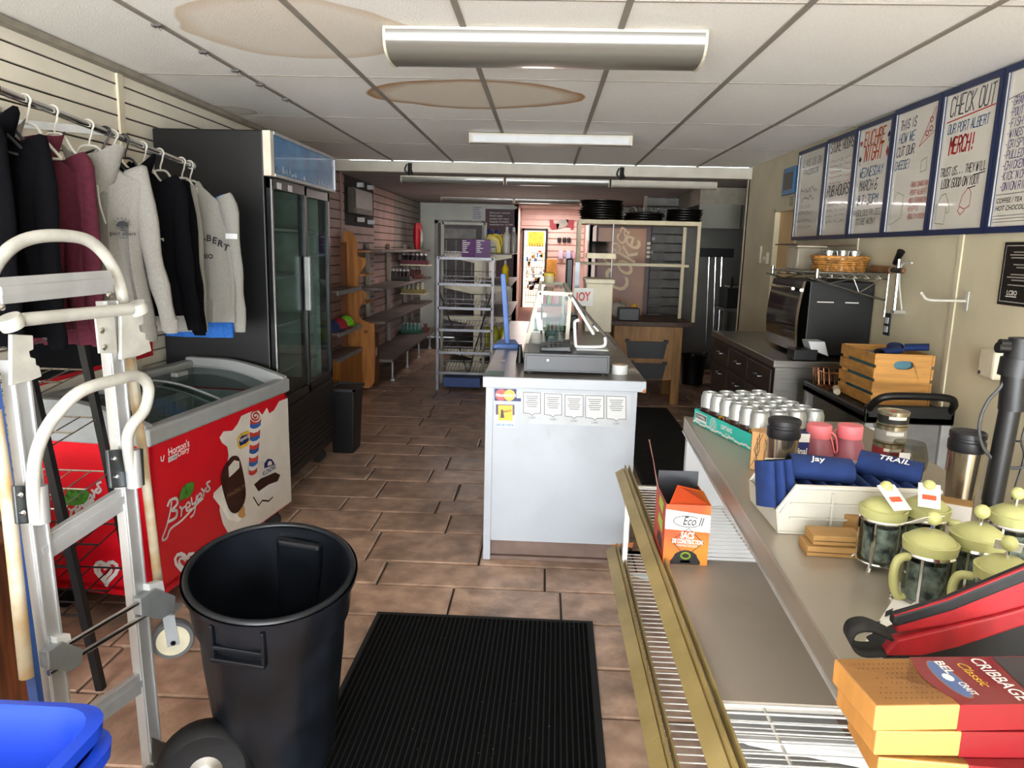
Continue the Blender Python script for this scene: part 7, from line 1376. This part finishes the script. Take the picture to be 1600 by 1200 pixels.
# ---- white shelf bin full of sleeves
wbn = thing('white_shelf_bin', 'white plastic shelf bin holding blue can sleeves', 'bin', (.74, 1.72, ZS)); m_wb = mat('bin_white', '#b3afa3', .4, var=.04)
bx0, bx1, by0, by1 = .555, .90, 1.63, 1.86; h0, h1 = .055, .115
MB().bx(bx0, bx1, by0, by1, ZS+.001, ZS+.006).build('bottom', m_wb, wbn)
MB().prism([(bx0, by0+.006, ZS+.005), (bx1, by0+.006, ZS+.005), (bx1+.008, by0, ZS+h1), (bx0+.03, by0, ZS+h1), (bx0-.006, by0, ZS+h0)], (0, -.006, 0)).build('near_wall', m_wb, wbn, bevel=.003)
MB().prism([(bx0, by1, ZS+.005), (bx1, by1, ZS+.005), (bx1+.008, by1, ZS+h1), (bx0+.03, by1, ZS+h1), (bx0-.006, by1, ZS+h0)], (0, .006, 0)).build('far_wall', m_wb, wbn, bevel=.003)
MB().hexa([(bx0, by0, ZS+.005), (bx0+.004, by0, ZS+.005), (bx0+.004, by1, ZS+.005), (bx0, by1, ZS+.005), (bx0-.008, by0, ZS+h0), (bx0-.004, by0, ZS+h0), (bx0-.004, by1, ZS+h0), (bx0-.008, by1, ZS+h0)]).build('front_lip', m_wb, wbn); MB().bx(bx1, bx1+.006, by0, by1, ZS+.005, ZS+h1).build('back_wall', m_wb, wbn)
for x in (bx0+.11, bx0+.23): MB().bx(x, x+.005, by0-.012, by0-.006, ZS+.008, ZS+h1-.012).build('rib', m_wb, wbn)
for z in (.04, .075): MB().bx(bx0+.02, bx1, by0-.011, by0-.006, ZS+z, ZS+z+.004).build('rib', m_wb, wbn)
MB().tube([(bx0-.006, by0-.004, ZS+h0), (bx0+.03, by0-.004, ZS+h1), (bx1+.008, by0-.004, ZS+h1)], .006, 6).build('rolled_rim', m_wb, wbn, smooth=40)
for i in range(9): koozie((bx0+.05+.034*i, by0+.03, ZS+.062), (0, 1, .05), .17, .048, .30, _O[i]+' blue can sleeve from the open front, packed flat in the white bin', up=(1, 0, .12), grp='sleeves packed in the white bin')
koozie((bx0+.045, by0+.10, ZS+.135), (.97, -.1, -.04), .14, .047, .62, 'blue can sleeve with white script lying across the bin top', grp='sleeves on the bin', logo='Jay')
koozie((bx0+.24, by0+.17, ZS+.132), (.86, -.5, -.06), .14, .047, .6, 'blue can sleeve with a white bird print at the back of the bin', grp='sleeves on the bin', logo='TRAIL')
for i, (dx, a) in enumerate(((0, .0), (.028, .12), (.055, .25))): koozie((bx0-.022+dx, by0+.03+.01*i, ZS+.055), (-.05-a*.3, .25, .97), .105, .040, .35, 'blue can sleeve stuck upright, '+('outermost', 'middle', 'innermost')[i]+' of three at the bin front', up=(1, .2, 0), grp='upright sleeves')
# ---- kraft boxes
m_kf = mat('kraft', '#94703f', .65, var=.08, scale=14)
def tbox(c_, sx, sy, sz, rz, name, m, lb, cat, grp=None, rx=0):
    t_ = thing(name, lb, cat, c_, rz, grp); M = Matrix.Translation(c_) @ Matrix.Rotation(rz, 4, 'Z') @ Matrix.Rotation(rx, 4, 'X'); MB(M).bx(-sx/2, sx/2, -sy/2, sy/2, .0005, sz).build('body', m, t_, bevel=.0015); return t_, M
a = pz(1296, 862, ZS); t_, M = tbox(a, .115, .065, .022, -.05, 'kraft_box', m_kf, 'flat kraft box, the lower of two by the first coffee press', 'box', 'kraft boxes'); MB(M).bx(-.0576, .0576, -.0327, -.0324, .009, .0105).build('lid_seam', m_cand, t_)
t_, M = tbox(a+Vector((.008, .006, .0225)), .105, .06, .022, -.02, 'kraft_box', m_kf, 'flat kraft box, the upper of two by the first coffee press', 'box', 'kraft boxes'); MB(M).bx(-.0526, .0526, -.0302, -.0299, .009, .0105).build('lid_seam', m_cand, t_)
a = pz(1335, 842, ZS); t_, M = tbox(a+Vector((.0, .015, 0)), .045, .045, .055, .6, 'kraft_box', m_kf, 'upright kraft box behind the first coffee press', 'box', 'kraft boxes')
a = pz(1492, 822, ZS); t_, M = tbox(a+Vector((.0, .03, 0)), .09, .05, .055, -.5, 'kraft_box', m_kf, 'kraft box with a white label in front of the plain mug', 'box', 'kraft boxes'); MB(M).bx(-.044, .044, -.0262, -.0256, .003, .052).build('white_label', m_wp, t_)
# ---- coffee presses
m_pg = mat('press_green', '#a5a46c', .42, var=.04); m_gl = clear('press_glass', '#e9efe9', .03, .22)
def press(o_, rot, lb, tag=True, k=1.):
    t_ = thing('coffee_press', lb, 'coffee press', o_, rot, 'green-lidded coffee presses'); M = Matrix.Translation(o_) @ Matrix.Rotation(rot, 4, 'Z') @ Matrix.Scale(k, 4)
    MB(M).lathe([(.036, .012), (.037, .014), (.037, .105), (.0355, .105), (.0355, .014), (.001, .013)], 24, cap=False).build('glass_jar', m_gl, t_, smooth=40)
    for z, r_ in ((.014, .039), (.10, .0385)): MB(M).tube([(r_*math.cos(a), r_*math.sin(a), z) for a in [q*PI/12 for q in range(24)]], .0025 if z < .05 else .004, 6, True).build('band', m_chr, t_, smooth=40)
    for q in range(4):
        a = q*PI/2+.6; c_, s_ = math.cos(a), math.sin(a); MB(M).tube(smoothpath([(.039*c_, .039*s_, .10), (.039*c_, .039*s_, .03), (.04*c_, .04*s_, .012), (.053*c_, .053*s_, .002)], 3), .0035, 5).build('frame_leg', m_chr, t_, smooth=40)
    MB(M).lathe([(.030, .018), (.0315, .085)], 20, cap=False).build('insert_card', mat('insert_print', '#c5c5c8', .5, var=.9, scale=45, col2='#34343e'), t_, smooth=40)
    MB(M).lathe([(.039, .102), (.0425, .104), (.0445, .121), (.0425, .1225), (.0385, .1215), (.0345, .129), (.022, .137), (.001, .139)], 28).build('lid', m_pg, t_, smooth=30)
    MB(M).lathe([(.003, .136), (.003, .154)], 8).build('plunger_rod', m_chr, t_); MB(M).sphere((0, 0, .162), .0125, 14).build('knob', m_pg, t_, smooth=60)
    MB(M).tube(smoothpath([(.040, 0, .095), (.060, 0, .092), (.067, 0, .07), (.063, 0, .04), (.052, 0, .022), (.041, 0, .022)], 4), [.006]+[.0075]*19+[.006], 8).build('handle', m_pg, t_, smooth=50)
    if tag:
        tg = MB(M @ Matrix.Translation((0, -.020, .152)) @ Matrix.Rotation(.55, 4, 'X')).bx(-.019, .019, -.036, .026, -.0006, .0006).build('price_card', mat('tag_white', '#e3ddd6', .5, var=.08, scale=200), t_); MB(M @ Matrix.Translation((0, -.020, .152)) @ Matrix.Rotation(.55, 4, 'X')).bx(-.012, .012, -.016, -.004, .0006, .0012).build('price_sticker', mat('coral', '#ee4f33', .5), tg)
    return t_
for (px, pyy, rot, tg, k_, lb) in ((1381, 790, .25, 1, 1.05, 'beside the kraft boxes, handle toward the other presses'), (1448, 788, -.4, 1, 1.05, 'behind the first press, under a skewed price card'), (1455, 842, 3.4, 1, 1.05, 'in the middle, its handle toward the kraft boxes'), (1530, 832, 3.3, 0, 1.08, 'behind the red bag, without a price card'), (1572, 884, 2.6, 1, 1.05, 'half hidden by the red bag'), (1586, 800, 0, 0, 1.05, 'next to the black pole')):
    p_ = pz(px, pyy, ZS+.125*k_); p_.z = ZS+.0005; press(p_, rot, 'coffee press with pale green lid '+lb, tg, k_)
# white printed card box
t_ = thing('white_card_box', 'flat white product box with barcode leaning under the red bag strap', 'box', (.62, 1.2, ZS)); cpl = [pz(1352, 1003, ZS+.004), pz(1408, 918, ZS+.022), pz(1500, 952, ZS+.022), pz(1440, 1040, ZS+.004)]
MB().prism([p-Vector((0, 0, .003)) for p in cpl], (0, 0, .004)).build('sheet', m_wp, t_); MB().prism([cpl[1]-Vector((0, 0, .018)), cpl[2]-Vector((0, 0, .018)), cpl[2], cpl[1]], (0, .012, 0)).build('end_flap', m_kf, t_)
cc = Plane(cpl[0], (cpl[1]-cpl[0]).cross(cpl[2]-cpl[0])); 
if cc.n.z < 0: cc.n.negate()
for q in range(7): decal('barcode_bar', [(1412+q*2.6, 931-q*-1.2), (1413.4+q*2.6, 931.5+q*1.2), (1407.4+q*2.6, 928+9+q*1.2), (1406+q*2.6, 927.5+9+q*1.2)], cc, .003, m_ink, t_)
decal('red_block', [(1440, 926), (1456, 932), (1448, 944), (1432, 938)], cc, .003, m_rp, t_); decal('dark_block', [(1384, 955), (1396, 950), (1392, 960), (1382, 964)], cc, .003, m_ink, t_); decal('dark_block', [(1366, 972), (1376, 970), (1372, 982), (1362, 985)], cc, .003, m_ink, t_)
# ---- red and black bag
rb_ = thing('red_cooler_bag', 'red and black zipped bag with a black strap loop', 'bag', (.75, 1.1, ZS)); m_rf = mat('red_nylon', '#96121c', .55, var=.12, scale=30, bump=.12); m_bf = mat('black_nylon', '#141416', .7, var=.15, scale=40, bump=.1)
yb2 = 1.02
def bagp(name, pts, m, y, d, bev=.004): return MB().prism([py_(x, yy, y) for x, yy in pts], (0, d, 0)).build(name, m, rb_, bevel=bev)
bagp('black_base', [(1380, 1032), (1450, 1000), (1700, 930), (1760, 1010), (1700, 1048), (1440, 1040)], m_bf, yb2+.012, .07)
bagp('red_panel', [(1378, 1026), (1402, 1000), (1560, 962), (1700, 922), (1700, 944), (1620, 972), (1500, 1012), (1440, 1026)], m_rf, yb2+.004, .02)
bagp('red_fold', [(1402, 990), (1404, 974), (1480, 950), (1700, 868), (1700, 920), (1560, 960), (1480, 978)], m_rf, yb2+.006, .02)
bagp('zip_band', [(1395, 975), (1398, 962), (1480, 938), (1700, 848), (1700, 872), (1490, 955), (1400, 981)], m_bf, yb2+.0, .016)
bagp('red_piping', [(1398, 962), (1480, 937), (1700, 846), (1700, 852), (1482, 942), (1400, 966)], m_rf, yb2+.001, .004, 0)
pts = smoothpath([py_(1398, 1000, yb2), py_(1362, 985, yb2-.01), py_(1336, 990, yb2-.012), py_(1330, 1010, yb2-.012), py_(1348, 1027, yb2-.01), py_(1385, 1027, yb2)], 5); b = MB(); vs = []
for p in pts: vs += [p, p+Vector((0, .03, .006))]
b.add(vs, [(2*i, 2*i+1, 2*i+3, 2*i+2) for i in range(len(pts)-1)]); o = b.build('strap_loop', m_bf, rb_, smooth=60); md = o.modifiers.new('s', 'SOLIDIFY'); md.thickness = .004
# ---- cribbage boards
m_cb = mat('board_wood', '#b37e42', .42, var=.12, scale=4, stretch=(1, 6, 1)); m_cbr = mat('box_red', '#700b14', .35, var=.06, coat=.5); 
def crib(o_, rz, lb, top=False):
    t_ = thing('cribbage_set', lb, 'board game', o_, rz, 'boxed cribbage boards'); M = Matrix.Translation(o_) @ Matrix.Rotation(rz, 4, 'Z'); w, L_, h = .098, .30, .032
    MB(M).bx(0, L_, 0, w, .0004, h).build('board', m_cb, t_, bevel=.002)
    MB(M).bx(.098, .25, -.0006, w+.0006, -.0000, h+.0006).build('red_sleeve', m_cbr, t_)
    MB(M).bx(-.0005, .098, -.0004, w+.0004, h, h+.0003).build('shrink_film', clear('shrink', '#ffffff', .12, .07), t_)
    if top:
        b = MB(M)
        for i in range(12):
            for j in range(8):
                x, y = .018+i*.0062+random.uniform(0, .001), .014+j*.010
                if (i < 5 and 1 < j < 6 and random.random() < .6): continue
                b.add([(x+.0010*math.cos(a), y+.0010*math.sin(a), h+.0005) for a in [q*PI/3 for q in range(6)]], [tuple(range(6))])
        b.build('peg_holes', m_cand, t_, fixn=False, kind='stuff')
        g = lambda cx, cy, a_, b_, mm, nm, z: MB(M).add([(cx+a_*math.cos(q*PI/12), cy+b_*math.sin(q*PI/12), z) for q in range(24)], [tuple(range(24))]).build(nm, mm, t_, fixn=False)
        g(.11, .05, .022, .046, m_cbr, 'red_arc', h+.0009); g(.118, .05, .014, .040, mat('gold_print'), 'logo_rim', h+.0012); g(.118, .05, .0125, .038, mat('slate_print', '#4a5c86', .4, var=0), 'logo_plate', h+.0014); g(.118, .052, .006, .008, m_wp, 'logo_hen', h+.0017)
        txt('BEL', M @ basis((.1225, .088, h+.0018), (0, -1, 0), (1, 0, 0)), .016, m_wp, t_, 'lettering', width=.028, bold=.02); txt('CRAFT', M @ basis((.1225, .042, h+.0018), (0, -1, 0), (1, 0, 0)), .013, m_wp, t_, 'lettering', width=.026, bold=.02)
        txt('Classic', M @ basis((.148, .085, h+.0012), (0, -1, 0), (1, 0, 0)), .018, mat('yellow_print'), t_, 'lettering', width=.05, shear=.3); txt('CRIBBAGE', M @ basis((.172, .094, h+.0012), (0, -1, 0), (1, 0, 0)), .024, m_wp, t_, 'lettering', width=.088, bold=.01)
        MB(M).add([(.195, .02, h+.0012), (.249, .02, h+.0012), (.249, .096, h+.0012), (.205, .096, h+.0012)], [(0, 1, 2, 3)]).build('dark_panel', m_char, t_, fixn=False)
    return t_
a = pz(1368, 1114, ZS+.031*3+.032); x_, y_ = a.x, a.y
for i, (dx, dy, rz, lb) in enumerate(((.04, -.03, -.16, 'boxed wooden cribbage board at the bottom of the stack'), (.012, .004, -.06, 'boxed wooden cribbage board second from the bottom of the stack'), (.006, .004, .06, 'boxed wooden cribbage board under the top one'), (0, .0, .10, 'boxed wooden cribbage board on top of the stack, peg holes showing'))):
    crib(Vector((x_+dx, y_+dy, ZS+.001+i*.0335)), rz, lb, i == 3)
# ---- black pole with cable
po = thing('black_pole_stand', 'thick black telescopic pole with a clamp collar and looping cable', 'stand', (1.13, 1.78, ZS)); q0 = Vector((1.13, 1.80, ZS+.001))
T_ = lambda x, y: py_(x, y, 1.80)
MB().tube([q0, q0+Vector((.002, 0, .04))], [.024, .023], 18).build('foot_ring', m_blk, po, smooth=40); MB().tube([q0+Vector((0, 0, .04)), T_(1578, 640), T_(1583, 600)], [.0235, .0235, .0235], 18).build('lower_tube', mat('pole_black', '#121214', .45, var=.06), po, smooth=40); MB().tube([T_(1581, 640), T_(1588, 575)], .030, 18).build('upper_tube', mat('pole_black'), po, smooth=40)
MB().tube([T_(1586, 588), T_(1592, 560)], .038, 18).build('collar', mat('pole_black'), po, smooth=40); MB().tube([T_(1592, 562), T_(1596, 528)], [.034, .026], 18).build('cap', mat('pole_black'), po, smooth=40); MB().tube([T_(1558, 543), T_(1600, 545)], .013, 10).build('lever', m_blk, po, smooth=40); MB().tube([T_(1562, 536), T_(1600, 538)], .010, 10).build('lever', m_blk, po, smooth=40)
MB().tube(smoothpath([T_(1576, 583), T_(1563, 605), T_(1545, 625), T_(1533, 650), T_(1530, 675), T_(1537, 700), T_(1556, 721), T_(1580, 731), T_(1606, 729)], 5), .0042, 8).build('cable', mat('cable_grey', '#3c3c3e', .5), po, smooth=60)
MB().tube(smoothpath([T_(1604, 660), T_(1596, 690), T_(1600, 715), T_(1585, 765), T_(1582, 780)], 4), .0028, 6).build('thin_cable', m_blk, po, smooth=60); MB().tube([T_(1563, 687), T_(1597, 690)], .003, 6).build('cable_tie', m_rub, po)
flush_text()
